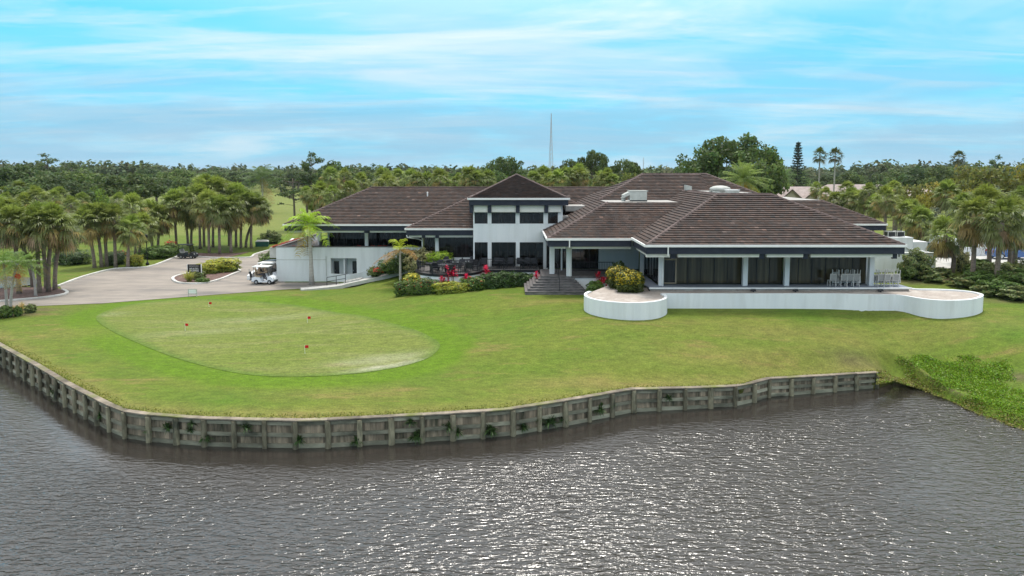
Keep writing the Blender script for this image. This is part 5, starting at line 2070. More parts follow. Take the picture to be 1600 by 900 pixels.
def tuft(key, seed, colr, n=60, ln=0.7, w=0.022, el=(35, 85)):
    g = np.random.default_rng(seed)
    Vs, Ks = [], []
    for i in range(n):
        e, az = R(g.uniform(*el)), g.uniform(0, 6.28)
        d = np.array([math.cos(e) * math.cos(az), math.cos(e) * math.sin(az), math.sin(e)])
        s = np.array([-math.sin(az), math.cos(az), 0])
        L_ = ln * g.uniform(0.6, 1.1)
        o = np.array([g.normal(0, 0.05), g.normal(0, 0.05), 0])
        m = o + d * L_ * 0.55
        t = o + d * L_ + np.array([0, 0, -0.22 * L_])
        c = np.array(colr) * g.uniform(0.65, 1.3)
        Vs.append([o - s * w * 0.6, o + s * w * 0.6, m + s * w, m - s * w])
        Ks.append(c)
        Vs.append([m - s * w, m + s * w, t + s * 0.003, t - s * 0.003])
        Ks.append(c)
    PROTO[key] = mesh_from_quads('foliage', Vs, Ks, 'leaf_hedge')


tuft('spiky', 95, (0.20, 0.21, 0.05), 80, 1.1, 0.03)
tuft('fern', 96, (0.030, 0.060, 0.018), 70, 0.55, 0.03, (-30, 70))
tuft('dry', 97, (0.30, 0.23, 0.10), 90, 0.9, 0.014, (40, 88))


# placing -------------------------------------------------------------------
def place_palm(name, key, base, top, label, group, sc=1.0, r0=0.17, r1=0.13, mat='palm_trunk', bend=0.0, cat='palm tree', boots=0.0):
    """base, top: world points; crown sits at top"""
    b, t = Vector(base), Vector(top)
    th = thing(name, label, cat, b, group=group)
    m = MB()
    pts, rad = [], []
    side = Vector((1, 0.3, 0)).normalized()
    for k in range(7):
        q = k / 6
        p = (t - b) * q
        p = Vector((p.x * q ** 0.85, p.y * q ** 0.85, p.z)) if q > 0 else p
        p += side * (bend * math.sin(math.pi * q))
        pts.append(p)
        rr_ = r0 + (r1 - r0) * q + (0.06 if k == 0 else 0)
        if boots and q > 0.7:
            rr_ += boots
        rad.append(rr_)
    pts[0].z -= 0.25
    m.tube(pts, rad, 9)
    m.build('trunk', mat, th, False, True)
    c, dead = PROTO[key]
    rz = random.uniform(0, 6.28)
    link('crown', c, None, th, t - b, rz, (sc, sc, sc))
    if dead:
        link('dead_fronds', dead, None, th, t - b, rz, (sc, sc, sc))
    return th


def place_tree(name, key, X, Y, z, h, w, label, group, cat='tree'):
    tm, cr, ph, pr = PROTO[key]
    th = thing(name, label, cat, (X, Y, z), random.uniform(0, 6.28), group, (w / (2 * pr), w / (2 * pr), h / ph))
    link('trunk', tm, None, th)
    link('crown', cr, None, th)
    return th


def place_bush(name, key, X, Y, z, sx, sy, sz, label, group=None, rz=None, cat='bush'):
    if max(sx, sz) > 2.2 and key != 'yellow_top':
        k2 = key + '_big'
        if k2 not in PROTO:
            a, kw = BUSH_ARGS[key]
            a = list(a)
            bush(k2, a[0] + 300, a[1], a[2] * 0.42, int(a[3] * 3.4), *a[4:], **kw)
        key = k2
    th = thing(name, label, cat, (X, Y, z - 0.04), rz if rz is not None else random.uniform(0, 6.28), group, (sx, sy, sz))
    c, f = PROTO[key]
    link('dark_core', c, None, th)
    link('foliage', f, None, th)
    return th


# --- palms, left of the drive: (base px, top-of-trunk px, prototype, scale)
LP = [
    # mulched island at the left edge
    (('isl', 30, 460), (22, 352), 3, 1.15), (('isl', 52, 449), (14, 344), 0, 1.2), (('isl', 62, 459), (58, 356), 1, 1.1), (('isl', 73, 451), (64, 348), 0, 1.15), (('isl', 76, 457), (84, 352), 2, 1.1), (('isl', 86, 453), (98, 362), 3, 1.05), (('isl', -12, 452), (-8, 340), 2, 1.2),
    # row along the kerb
    (('row', 148, 418), (134, 352), 1, 1.15), (('row', 159, 417), (148, 345), 0, 1.1), (('row', 167, 416), (162, 346), 5, 1.05), (('row', 181, 417), (178, 348), 1, 1.1), (('row', 200, 418), (205, 364), 2, 1.05), (('row', 218, 401), (222, 358), 0, 1.1), (('row', 238, 391), (236, 340), 4, 1.2), (('row', 247, 391), (252, 345), 3, 1.2), (('row', 212, 398), (208, 330), 5, 1.15),
    # grove round the far mulch bed
    (('grv', 276, 389), (272, 328), 2, 1.1), (('grv', 294, 386), (286, 322), 0, 1.15), (('grv', 299, 387), (302, 338), 3, 1.1), (('grv', 313, 390), (312, 318), 5, 1.15), (('grv', 319, 387), (322, 304), 2, 1.2), (('grv', 327, 395), (326, 330), 4, 1.15), (('grv', 333, 388), (340, 306), 5, 1.1), (('grv', 343.5, 397), (342, 336), 0, 1.1), (('grv', 358.5, 386), (354, 312), 4, 1.15), (('grv', 361, 395), (362, 336), 3, 1.2), (('grv', 369, 388), (372, 316), 0, 1.15), (('grv', 376.5, 389), (380, 326), 1, 1.15), (('grv', 392.5, 389), (395, 328), 3, 1.1), (('grv', 384, 388), (408, 334), 1, 0.95),
]
zone_txt = {'isl': ('cabbage palm on the mulched island beside the pond, %s from left', 'palms on the mulched island'),
            'row': ('cabbage palm in the row along the drive kerb, %s from left', 'palms along the drive kerb'),
            'grv': ('cabbage palm in the grove on the far mulch bed, %s from left', 'palms of the far grove')}
for zn in ('isl', 'row', 'grv'):
    L_ = sorted([e for e in LP if e[0][0] == zn], key=lambda e: e[1][0])
    for i, ((_, bx, by), (tx, ty), k, sc) in enumerate(L_):
        b = P(bx, by, 0.05)
        Yt = b.y + random.uniform(-0.6, 0.6)
        up_ = {'isl': 2, 'row': 4, 'grv': 7}[zn]
        t = Vector((XatY(tx, Yt, 6), Yt, ZatY(ty - up_, Yt)))
        place_palm('cabbage_palm', 'sabal%d' % k, b, t, zone_txt[zn][0] % ORD[i], zone_txt[zn][1], sc * {'isl': 1.08, 'row': 1.12, 'grv': 1.28}[zn], 0.2, 0.17, boots=0.05 if k in (1, 3) else 0.0)
# slanting trunk of a fallen palm in the row
b = P(262, 389, 0.05)
# --- young feathery palms at the far left
for (bx, by, tx, ty, lab) in [(11, 482, 6, 410, 'feathery small palm leaning by the lawn corner, leftmost in the picture'), (17, 492, 27, 412, 'slanting feathery palm at the lawn corner with red fruit'), (56, 464, 48, 408, 'small bright feathery palm between the island trunks')]:
    b = Pg(bx, by)
    t = Vector((XatY(tx, b.y, 4), b.y, ZatY(ty, b.y)))
    place_palm('feather_palm', 'small', b, t, lab, 'small feathery palms at the lawn corner', 1.0, 0.12, 0.09, 'palm_trunk_pale')
fr = P(29.5, 431.5, 2.2)
bb = Pg(17, 492)
ft = MB()
for k in range(22):
    d = rand_unit(1, rng)[0] * 0.2
    ft.lathe([(0.01, -0.07), (0.06, -0.04), (0.075, 0), (0.06, 0.04), (0.01, 0.07)], 6, (d[0], d[1], d[2]))
fo_ = ft.mesh('fruit_cluster', True)
ob = link('fruit_cluster', fo_, 'flag_red', None, (XatY(30, bb.y, 3), bb.y - 0.1, ZatY(431, bb.y)))
tag(ob, 'cluster of red palm fruit hanging by the slanting palm', 'fruit')
ob['kind'] = 'thing'
# --- palms by the clubhouse
b, Yt = Pg(487, 443), 73.2
place_palm('royal_palm', 'royal', Vector((XatY(487, 72.8, 0.5), 72.8, 0.15)), Vector((XatY(482.5, 72.8, 7), 72.8, ZatY(349, 72.8))), 'tall bright green feather palm before the white basement wall', None, 1.22, 0.26, 0.12, 'palm_trunk_pale')
place_palm('young_palm', 'young', Vector((XatY(625.5, 66, 2), 66.0, gz(XatY(625.5, 66, 2), 66.0))), Vector((XatY(625, 66, 4), 66.0, ZatY(391, 66))), 'small palm with yellowing fronds beside the dining terrace', None, 1.2, 0.14, 0.09, 'palm_trunk_pale')
# --- palms at the right
RP = [((1556, 451), (1564, 348), 1, 1.2), ((1519, 441), (1523, 342), 3, 1.25), ((1487, 427), (1477, 368), 4, 1.05), ((1584, 426), (1590, 352), 3, 1.15), ((1577, 420), (1580, 338), 4, 1.2), ((1612, 440), (1612, 345), 1, 1.2), ((1545, 418), (1540, 325), 4, 1.3), ((1500, 412), (1508, 330), 0, 1.2)]
RP.sort(key=lambda e: e[1][0])
for i, ((bx, by), (tx, ty), k, sc) in enumerate(RP):
    b = Pg(bx, by)
    t = Vector((XatY(tx, b.y, 6), b.y, ZatY(ty, b.y)))
    place_palm('cabbage_palm', 'sabal%d' % k, b, t, 'shaggy cabbage palm by the service yard, %s from left' % ORD[i], 'palms by the service yard', sc, 0.21, 0.17, bend=0.35 if i == 0 else 0.0)

# --- trees behind -----------------------------------------------------------
BG = []       # (kind, px, top py, Y, width px)


def bgt(kind, px, ty, Y, wpx):
    BG.append((kind, px, ty, Y, wpx))


for e in [
    # left
    ('oak0', 28, 257, 165, 100), ('oak2', 70, 268, 150, 80), ('oak1', 130, 264, 172, 90), ('oak0', 208, 270, 160, 96), ('oak2', 100, 280, 142, 80), ('oak1', 45, 284, 138, 80), ('grey', 10, 290, 132, 60), ('oak1', 300, 278, 190, 60),
    ('pine0', 76, 238, 250, 46), ('pine2', 116, 249, 230, 40), ('oak2', 22, 256, 240, 70), ('oak0', 60, 266, 200, 80), ('oak1', 110, 268, 190, 70), ('oak0', 200, 271, 215, 84), ('oak1', 165, 276, 200, 50), ('oak2', 245, 276, 240, 60), ('oak1', 275, 264, 270, 56), ('oak2', 232, 262, 330, 50),
    ('oak1', 305, 268, 300, 50), ('oak0', 345, 266, 380, 70), ('oak2', 375, 265, 400, 60), ('pine1', 332, 258, 420, 22), ('oak0', 410, 268, 410, 60), ('oak1', 440, 267, 412, 50), ('oak2', 465, 264, 405, 46), ('oak0', 325, 272, 320, 50), ('oak0', 20, 274, 170, 70), ('oak2', 140, 282, 165, 50), ('lush', 150, 290, 150, 40), ('oak1', -10, 270, 200, 70),
    # middle
    ('oak0', 525, 251, 185, 74), ('oak1', 560, 262, 200, 50), ('pine1', 578, 256, 230, 24), ('pine0', 592, 258, 240, 24), ('grey', 600, 268, 200, 40), ('oak2', 628, 268, 230, 46), ('grey', 662, 261, 210, 40), ('lush', 690, 268, 170, 44), ('oak1', 722, 263, 175, 50), ('lush', 705, 276, 150, 40), ('oak2', 750, 262, 190, 44), ('mimosa', 790, 242, 190, 66), ('oak1', 770, 266, 165, 50), ('oak1', 820, 272, 160, 40),
    ('grey', 850, 263, 240, 40), ('oak2', 838, 268, 210, 34), ('mimosa', 890, 246, 180, 40), ('oak2', 868, 264, 200, 34), ('mimosa', 926, 231, 170, 50), ('mimosa', 975, 246, 165, 52), ('olive', 945, 268, 150, 50), ('olive', 985, 266, 150, 40), ('oak1', 905, 272, 160, 46), ('oak2', 1015, 266, 200, 40), ('lush', 640, 278, 140, 36), ('oak1', 680, 282, 135, 36),
    ('pine2', 460, 272, 140, 60), ('lush', 500, 286, 132, 40), ('olive', 545, 280, 140, 40),
    # right
    ('oak1', 1195, 246, 130, 70), ('oak2', 1150, 252, 132, 60), ('lush', 1212, 268, 185, 46), ('oak1', 1250, 276, 215, 46), ('oak0', 1330, 268, 230, 60), ('oak2', 1290, 272, 240, 50), ('lush', 1338, 272, 230, 34), ('oak2', 1375, 268, 200, 50), ('oak0', 1405, 264, 240, 60), ('oak2', 1440, 258, 220, 60), ('oak0', 1470, 259, 200, 60), ('olive', 1510, 254, 130, 60), ('oak2', 1530, 258, 160, 70), ('gold', 1462, 279, 105, 60), ('olive', 1545, 254, 110, 80), ('gold', 1595, 250, 115, 60), ('pine1', 1553, 243, 170, 24), ('pine0', 1597, 244, 160, 30),
    ('olive', 1490, 276, 120, 60), ('grey', 1560, 283, 100, 50), ('grey', 1450, 318, 92, 40), ('olive', 1425, 284, 130, 46), ('oak1', 1385, 280, 150, 50), ('gold', 1440, 300, 100, 34), ('oak1', 1590, 272, 120, 60), ('oak2', 1640, 262, 110, 80), ('grey', 1362, 284, 150, 34), ('olive', 1410, 300, 115, 36), ('gold', 1515, 290, 98, 40),
]:
    bgt(*e)
NM = {'oak0': ('oak_tree', 'broad dark green oak'), 'oak1': ('oak_tree', 'rounded green oak'), 'oak2': ('oak_tree', 'deep green spreading oak'), 'lush': ('leafy_tree', 'bright green leafy tree'), 'olive': ('leafy_tree', 'olive green leafy tree'), 'gold': ('flowering_tree', 'yellow flowering tree'), 'grey': ('leafy_tree', 'greyish green bushy tree'),
      'mimosa': ('umbrella_tree', 'flat crowned open umbrella tree'), 'pine0': ('pine_tree', 'thin open pine'), 'pine1': ('pine_tree', 'slender pine'), 'pine2': ('pine_tree', 'spreading pine')}


def zone_of(px):
    if px < 300:
        return 'behind the palms at the left'
    if px < 480:
        return 'at the far end of the fairway'
    if px < 760:
        return 'behind the left wing roof'
    if px < 1040:
        return 'behind the tower and hall'
    if px < 1300:
        return 'beyond the hall roof near the houses'
    return 'in the wood beyond the service yard'


cnt = {}
for kind, px, ty, Y, wpx in sorted(BG, key=lambda e: e[1]):
    X = XatY(px, Y, 5)
    z = gz(X, Y) if Y < 128 else -0.06
    h = ZatY(ty, Y) - z
    w = wpx * Y / FOC * 1.12
    nm, txt = NM[kind]
    key = (txt, zone_of(px))
    cnt[key] = cnt.get(key, 0) + 1
    tot_k = sum(1 for e in BG if (NM[e[0]][1], zone_of(e[1])) == key)
    lab = '%s %s' % (txt, zone_of(px)) + ('' if tot_k == 1 else ', %s from left' % ORD[cnt[key] - 1])
    place_tree(nm, kind, X, Y, z, h, w, lab, 'background trees')
# the slender leaning pine left of the roof
place_tree('pine_tree', 'pine1', XatY(486, 140, 8), 140, 0, ZatY(238, 140), 34 * 140 / FOC * 1.2, 'tall bare trunked pine standing just left of the left wing roof', 'background trees')
# great ficus
place_tree('ficus_tree', 'ficus', XatY(1142, 150, 10), 150, -0.06, ZatY(206, 150), 165 * 150 / FOC * 1.08, 'largest tree, a broad dark ficus rising behind the hall roof', None)

# background palms
BP = [(10, 306, 135), (30, 292, 140), (92, 305, 125), (8, 316, 118), (60, 312, 115), (130, 312, 118), (80, 311, 118), (40, 316, 113), (0, 324, 108), (110, 322, 106), (185, 312, 118),
      (515, 282, 118), (540, 279, 122), (500, 300, 108), (520, 304, 104), (545, 298, 106), (480, 304, 110), (565, 286, 112), (600, 281, 118), (622, 277, 122), (640, 281, 116), (655, 286, 112), (668, 284, 114), (605, 288, 108), (690, 284, 112), (716, 284, 114), (735, 281, 110), (760, 285, 110), (748, 286, 108), (836, 284, 112), (850, 281, 114), (858, 285, 110), (886, 281, 112), (900, 280, 114), (912, 278, 112), (934, 282, 112), (948, 281, 110), (957, 283, 108), (872, 285, 109),
      (1306, 313, 104), (1330, 314, 102), (1356, 306, 98), (1384, 308, 92), (1345, 318, 100), (1365, 322, 96), (1420, 330, 88), (1398, 300, 110), (1276, 299, 134), (1290, 301, 128), (1400, 320, 94), (1436, 345, 84), (1325, 300, 118), (1480, 308, 96), (1560, 315, 92), (1595, 310, 96), (1530, 305, 98)]
BP.sort()
zc = {}
ztot = {}
for px, ty, Y in BP:
    ztot[zone_of(px)] = ztot.get(zone_of(px), 0) + 1
for i, (px, ty, Y) in enumerate(BP):
    X = XatY(px, Y, 6)
    z = gz(X, Y) if Y < 128 else -0.06
    sc = 0.8 + 0.5 * random.random()
    ty = ty + random.uniform(-5, 4)
    t = Vector((X + random.uniform(-0.4, 0.4), Y, ZatY(ty, Y)))
    zz_ = zone_of(px)
    zc[zz_] = zc.get(zz_, 0) + 1
    place_palm('cabbage_palm', 'sabal%d' % random.randrange(6), Vector((X, Y, z)), t, 'distant cabbage palm %s, %s from left' % (zz_, ORD[zc[zz_] - 1]), 'distant cabbage palms', sc, 0.2, 0.16)
# feather palms behind
for px, ty, Y, key, sc, lab in [(410, 277, 200, 'queen', 1.9, 'large drooping feather palm standing alone on the fairway'), (1225, 277, 200, 'queen', 1.5, 'feather palm beside the tan roofed house, left of the pair'), (1245, 279, 205, 'queen', 1.5, 'feather palm beside the tan roofed house, right of the pair'), (1205, 278, 195, 'queen', 1.4, 'feather palm just behind the hall roof end'),
                                (1160, 280, 98, 'date', 1.12, 'stout date palm with orange lower fronds behind the hall roof')]:
    X = XatY(px, Y, 8)
    z = gz(X, Y) if Y < 128 else -0.06
    place_palm('feather_palm', key, Vector((X, Y, z)), Vector((X, Y, ZatY(ty, Y))), lab, None, sc, 0.25, 0.18, 'palm_trunk_pale')
for px, ty, Y, lab in [(1279, 243, 150, 'very tall thin fan palm, left of the tall pair'), (1303, 243, 152, 'very tall thin fan palm, right of the tall pair'), (1496, 247, 190, 'tall thin fan palm rising above the wood at the right')]:
    X = XatY(px, Y, 8)
    place_palm('fan_palm', 'fan', Vector((X, Y, -0.06)), Vector((X, Y, ZatY(ty, Y))), lab, 'tall fan palms', 1.25 if Y < 180 else 1.5, 0.2, 0.13, 'palm_trunk_pale')


# Norfolk pine
def norfolk():
    g = np.random.default_rng(5)
    Y = 200
    X = XatY(1246, Y, 12)
    h = ZatY(220, Y)
    th = thing('norfolk_pine', 'dark narrow tiered conifer against the sky', 'conifer', (X, Y, -0.06))
    mb = MB()
    mb.tube([(0, 0, -0.3), (0, 0, h * 0.6), (0, 0, h)], [0.3, 0.2, 0.04], 7)
    Cs, Ns, Ks = [], [], []
    tiers = 20
    for i in range(tiers):
        q = i / tiers
        zt_ = h * (0.30 + 0.69 * q)
        rad = 2.6 * (1 - q) ** 0.8 + 0.3
        for a in range(6):
            az = a * math.pi / 3 + i * 0.7
            tip = np.array([math.cos(az) * rad, math.sin(az) * rad, zt_ + 0.35])
            limb(mb, (0, 0, zt_), tip, 0.05, 0.02, g, 0.02, 4)
            n = 34
            t = g.uniform(0.15, 1.0, n)
            p = np.array([0, 0, zt_])[None] + (tip - np.array([0, 0, zt_]))[None] * t[:, None] + g.normal(0, 0.13, (n, 3))
            Cs.append(p)
            Ns.append(rand_unit(n, g))
            Ks.append(vary((0.022, 0.034, 0.022), n, g))
    C = np.concatenate(Cs)
    U, W = leaf_quads(C, np.concatenate(Ns), 0.3, g)
    link('crown', quads_mesh('crown', C, U, W, np.concatenate(Ks), 'leaf'), None, th)
    link('trunk', mb.mesh('trunk'), 'bark', th)


norfolk()


# far woodland: one mass
def far_wood():
    g = np.random.default_rng(17)
    Cs, Ns, Ks, Ss = [], [], [], []
    n_t = 0
    for _ in range(2600):
        Y = 430 + 1900 * g.random() ** 1.7
        px = g.uniform(-80, 1680)
        X = (px - 800) / FOC * Y
        # keep the fairway open
        if 380 < px < 500 and Y < 440:
            continue
        h = g.uniform(10.5, 16.0) * (1.0 if Y < 1200 else 1.1) * (1.18 if (px > 1330 or px < 260) else 1.0)
        r = g.uniform(4, 8)
        n = int(70 + 60 * (430 / Y))
        d = rand_unit(n, g)
        d[:, 2] = np.abs(d[:, 2])
        p = d * (g.uniform(0.7, 1.0, n) * (1 + 0.25 * np.sin(d[:, 0] * 5 + X)))[:, None] * np.array([r, r, h * 0.55])
        p += np.array([X, Y, h * 0.45])
        low = g.random(n) < 0.25
        p[low, 2] *= g.uniform(0.3, 0.8, low.sum())
        Cs.append(p)
        nn = d + rand_unit(n, g) * 0.7
        Ns.append(nn / np.linalg.norm(nn, axis=1)[:, None])
        base = np.array([(0.046, 0.066, 0.026), (0.055, 0.078, 0.024), (0.040, 0.058, 0.028), (0.062, 0.070, 0.034)][g.integers(4)]) * g.uniform(0.75, 1.2)
        Ks.append(vary(base, n, g, 0.2, 0.08))
        Ss.append(np.full(n, 1.5 + Y / 900))
    C = np.concatenate(Cs)
    U, W = leaf_quads(C, np.concatenate(Ns), np.concatenate(Ss), g, 0.7)
    o = link('far_woodland', quads_mesh('far_woodland', C, U, W, np.concatenate(Ks), 'leaf_far'))
    tag(o, 'distant woodland closing the horizon', kind='stuff')


far_wood()

# ------------------------------------------------------------------ shrubs and hedges
for i, (x0, x1, yb_, ht, key, lab) in enumerate([
    (620, 648, 452, 1.05, 'ixora', 'clipped green hedge block at the left foot of the dining terrace'),
    (644, 684, 456, 1.15, 'ixora', 'clipped hedge with red flowers below the dining terrace'),
    (683, 726, 458.5, 0.85, 'croton', 'mottled yellow green hedge at the front of the dining terrace'),
    (724, 752, 455, 1.0, 'ixora', 'dark hedge with red flowers right of the mottled one'),
    (753, 777, 451, 1.1, 'hedge', 'rounded dark bush beside the straight terrace wall'),
    (772, 803, 449, 1.15, 'hedge', 'dark clipped hedge along the straight terrace wall'),
    (798, 828, 447, 1.0, 'hedge', 'dark clipped hedge next to the entrance steps')]):
    a, b = Pg(x0, yb_), Pg(x1, yb_)
    hy = [60.4, 59.75, 59.25, 59.75, a.y, a.y, a.y][i]
    xa_, xb_ = XatY(x0, hy, 2), XatY(x1, hy, 2)
    place_bush('hedge', key, (xa_ + xb_) / 2, hy, gz((xa_ + xb_) / 2, hy) - 0.05, (xb_ - xa_) * 1.15, 1.25, ht * 1.18, lab, 'hedges below the terrace', rz=(0.0 if i % 2 else math.pi))
for (px, py, key, s_, lab) in [(700, 440, 'ti0', 1.25, 'large crimson leaved plant at the front of the dining terrace'), (762, 436, 'ti1', 1.3, 'crimson leaved plant at the terrace wall corner'), (837, 438, 'ti0', 0.8, 'small red plant beside the entrance steps'), (697, 447, 'ti1', 0.8, 'thin red plant just left of the large crimson one'), (727, 444, 'ti0', 0.8, 'thin red plant just right of the large crimson one'), (936, 448, 'ti1', 1.1, 'crimson plant between the steps and the round planter'), (946, 451, 'ti0', 0.9, 'smaller crimson plant behind the round planter')]:
    p = Pg(px, py + 14) if px < 900 else P(px, py + 6, 1.9)
    if px == 762:
        p = P(px, 447, 1.7)
    if px == 837:
        p = Vector((XatY(837, 59.5, 2), 59.5, 2.2))
    if px in (700, 697, 727):
        yy_t = {700: 59.75, 697: 59.85, 727: 60.2}[px]
        xx_t = XatY({700: 702, 697: 692, 727: 727}[px], yy_t, 2.5)
        p = Vector((xx_t, yy_t, gz(xx_t, yy_t)))
        s_ = s_ * 1.25
    th = thing('ti_plant', lab, 'plant', p, random.uniform(0, 6), 'crimson leaved plants', (s_, s_, s_ * 1.25))
    link('foliage', PROTO[key], None, th)
p = Vector((XatY(930, 56.3, 2), 56.3, 1.9))
place_bush('bush', 'bush_green', p.x, p.y, p.z, 1.5, 1.3, 1.1, 'dark green bush between the steps and the round planter')
place_bush('yellow_bush', 'yellow_top', XatY(984, 53.0, 3.5), 53.0, RIM - 0.12, 2.1, 2.0, 1.6, 'large rounded bush with yellow tips standing in the left round planter')
place_bush('yellow_bush', 'yellow_top', XatY(967, 54.6, 3.5), 54.6, RIM - 0.12, 1.8, 1.8, 1.7, 'second yellow tipped bush just behind the large one')
place_bush('bush', 'bush_wild', XatY(968, 58.0, 4), 58.0, RIM - 0.3, 1.3, 1.1, 1.7, 'grey green shrub behind the yellow tipped bushes')
for (px, py, sx, sz, key, lab) in [(612, 419, 2.6, 1.5, 'bush_green', 'round green bush beside the path steps'), (636, 412, 3.2, 1.9, 'hedge', 'big dark bush behind the yellowing palm'), (585, 426, 1.5, 0.9, 'bush_wild', 'low mixed bush at the end of the curved wall'), (593, 424, 1.3, 0.6, 'flowers_red', 'low red flowers beside the path steps'), (648, 416, 1.7, 1.7, 'bush_pale', 'pale mottled shrub at the terrace back'), (660, 404, 2.0, 1.4, 'bush_pale', 'pale mottled shrub below the middle wing'), (688, 402, 2.4, 1.25, 'bush_lime', 'bright lime green bush behind the terrace tables'), (652, 441, 1.9, 1.2, 'croton', 'yellow green shrub above the terrace hedge')]:
    Yb = {612: 70.5, 636: 68.6, 585: 71.5, 593: 70.2, 648: 66.5, 660: 67.0, 688: 66.3, 652: 61.8}[px]
    X = XatY(px, Yb, 3)
    zt = ZatY(py - 2, Yb)
    zb_ = ZatY(py, Yb) - sz * 0.35
    place_bush('bush', key, X, Yb, FL if px == 688 else zb_, sx, sx * 0.8, sz, lab)
# island shrubs in the drive
for (px, py, key, sx, sz, lab) in [(326, 427, 'croton', 2.3, 1.25, 'clipped yellow hedge on the drive island'), (349, 424, 'croton', 3.4, 1.5, 'yellow green shrub at the far end of the drive island'), (316, 441, 'bush_green', 1.3, 0.5, 'low green bush at the foot of the drive sign'), (310, 436, 'bush_wild', 1.4, 0.9, 'mixed brown shrub behind the drive sign'), (357, 424, 'bush_wild', 1.8, 0.8, 'dull bush at the tail of the drive island')]:
    p = P(px, py, 0.12)
    place_bush('bush', key, p.x, p.y, 0.12, sx, sx * 0.6, sz, lab, rz=0.1)
p = P(296, 440, 0.12)
th = thing('spiky_plant', 'spiky yellow green plant left of the drive sign', 'plant', p, 0, None, (1.5, 1.5, 1.6))
link('foliage', PROTO['spiky'], None, th)
for (px, py, key, sx, sz, lab) in [(112, 412, 'hedge', 4.8, 1.7, 'dark clipped hedge beyond the left palm island'), (182, 413, 'hedge', 3.4, 1.6, 'dark shrubs under the kerb palm row'), (190, 411, 'flowers_red', 1.6, 1.5, 'red flowering shrub under the kerb palm row'), (210, 416, 'croton', 2.6, 1.4, 'yellow green shrub at the kerb bend'), (244, 404, 'bush_green', 4.2, 1.7, 'round green bush beside the lamp post'), (264, 400, 'bush_green', 3.4, 1.7, 'green bush left of the dark golf cart'), (268, 396, 'flowers_red', 2.0, 1.8, 'dark reddish shrub behind the dark golf cart'), (425, 424, 'bush_green', 3.2, 2.4, 'leafy bush behind the parked carts'), (424, 383, 'bush_wild', 3.2, 2.2, 'spiky shrub beside the ramp wall')]:
    p = P(px, py, 0)
    place_bush('bush', key, p.x, p.y, 0, sx, sx * 0.7, sz, lab)
for (px, py, key, s_, lab) in [(6, 497, 'dry', 1.0, 'dry tan grass tuft at the lawn corner, leftmost'), (34, 485, 'dry', 1.1, 'dry tan grass tuft behind the lawn corner bed'), (20, 488, 'dry', 0.9, 'dry tan grass tuft in the middle of the corner bed')]:
    p = Pg(px, py)
    th = thing('grass_tuft', lab, 'grass tuft', p, 0, 'dry tufts at the lawn corner', (s_, s_, s_))
    link('foliage', PROTO['dry'], None, th)
for (px, py, sx, sz, key, lab) in [(8, 496, 1.2, 0.95, 'bush_green', 'dark green plant at the lawn corner, leftmost'), (28, 494, 0.6, 0.85, 'bush_green', 'narrow green plant in the lawn corner bed'), (48, 488, 0.75, 0.7, 'bush_wild', 'small dry brown plant ending the corner bed')]:
    p = Pg(px, py)
    place_bush('bush', key, p.x, p.y, p.z, sx, sx, sz, lab)
# wild shrubs round the right hand palms
wild = [(1430, 436, 3.0, 2.2, 'bush_wild'), (1418, 436, 2.0, 1.2, 'bush_green'), (1454, 440, 2.2, 0.9, 'bush_wild'), (1508, 448, 2.6, 0.8, 'bush_wild'), (1532, 450, 3.0, 1.3, 'bush_green'), (1548, 440, 3.2, 1.4, 'bush_wild'), (1528, 436, 2.6, 1.3, 'bush_green'), (1572, 444, 3.2, 1.5, 'bush_wild'), (1592, 456, 3.8, 1.6, 'bush_green'), (1560, 462, 3.4, 1.2, 'bush_green'), (1600, 440, 3.4, 1.5, 'bush_wild'), (1502, 424, 1.6, 1.6, 'bush_pale'), (1470, 432, 2.0, 0.7, 'bush_wild'), (1540, 462, 2.2, 0.8, 'bush_wild'), (1585, 468, 3.0, 0.9, 'bush_wild'), (1532, 424, 2.4, 1.0, 'bush_green'), (1620, 462, 4.0, 1.8, 'bush_wild')]
wild.sort()
for i, (px, py, sx, sz, key) in enumerate(wild):
    p = Pg(px, py)
    place_bush('bush', key, p.x, p.y, p.z, sx * 0.78, sx * 0.7, sz * 1.15, 'wild shrub beneath the service yard palms, %s from left' % ORD[i], 'wild shrubs by the service yard')
for i, (px, py, sx, sz) in enumerate([(1425, 388, 7, 1.3), (1440, 377, 6, 1.3), (1515, 392, 5.5, 2.0), (1535, 388, 5.5, 1.9), (1565, 384, 7, 1.9), (1600, 383, 7, 1.9)]):
    p = P(px, py, 2.6)
    place_bush('hedge', 'bush_lime', p.x, p.y, 2.55, sx, 1.8, sz, 'bright clipped hedge behind the service yard, %s from left' % ORD[i], 'hedges behind the service yard', rz=0.0, cat='hedge')
# red flowers along the left terrace parapet
for i in range(7):
    y = YB + 0.6 + i * 1.35
    place_bush('flower_row', 'flowers_red', xl0 - 0.35, y, ztop - 0.05, 0.4, 1.45, 0.24, 'red flowers on the basement side wall, %s from the front' % ORD[i], 'red flowers on the side wall', rz=0.0, cat='flowers')
B('planter_ledge', 'concrete', xl0 - 0.75, xl0 - 0.05, YB + 0.1, 88, 2.6, ztop - 0.06)
for i, px in enumerate((458, 470, 485, 560, 582, 592, 600)):
    place_bush('flower_tuft', 'flowers_red', XatY(px, YB + 0.5, 3.6), YB + 0.55, 3.3, 0.5, 0.3, 0.62, 'red flowers behind the basement wall coping, %s from left' % ORD[i], 'red flowers behind the coping', rz=0.0, cat='flowers')
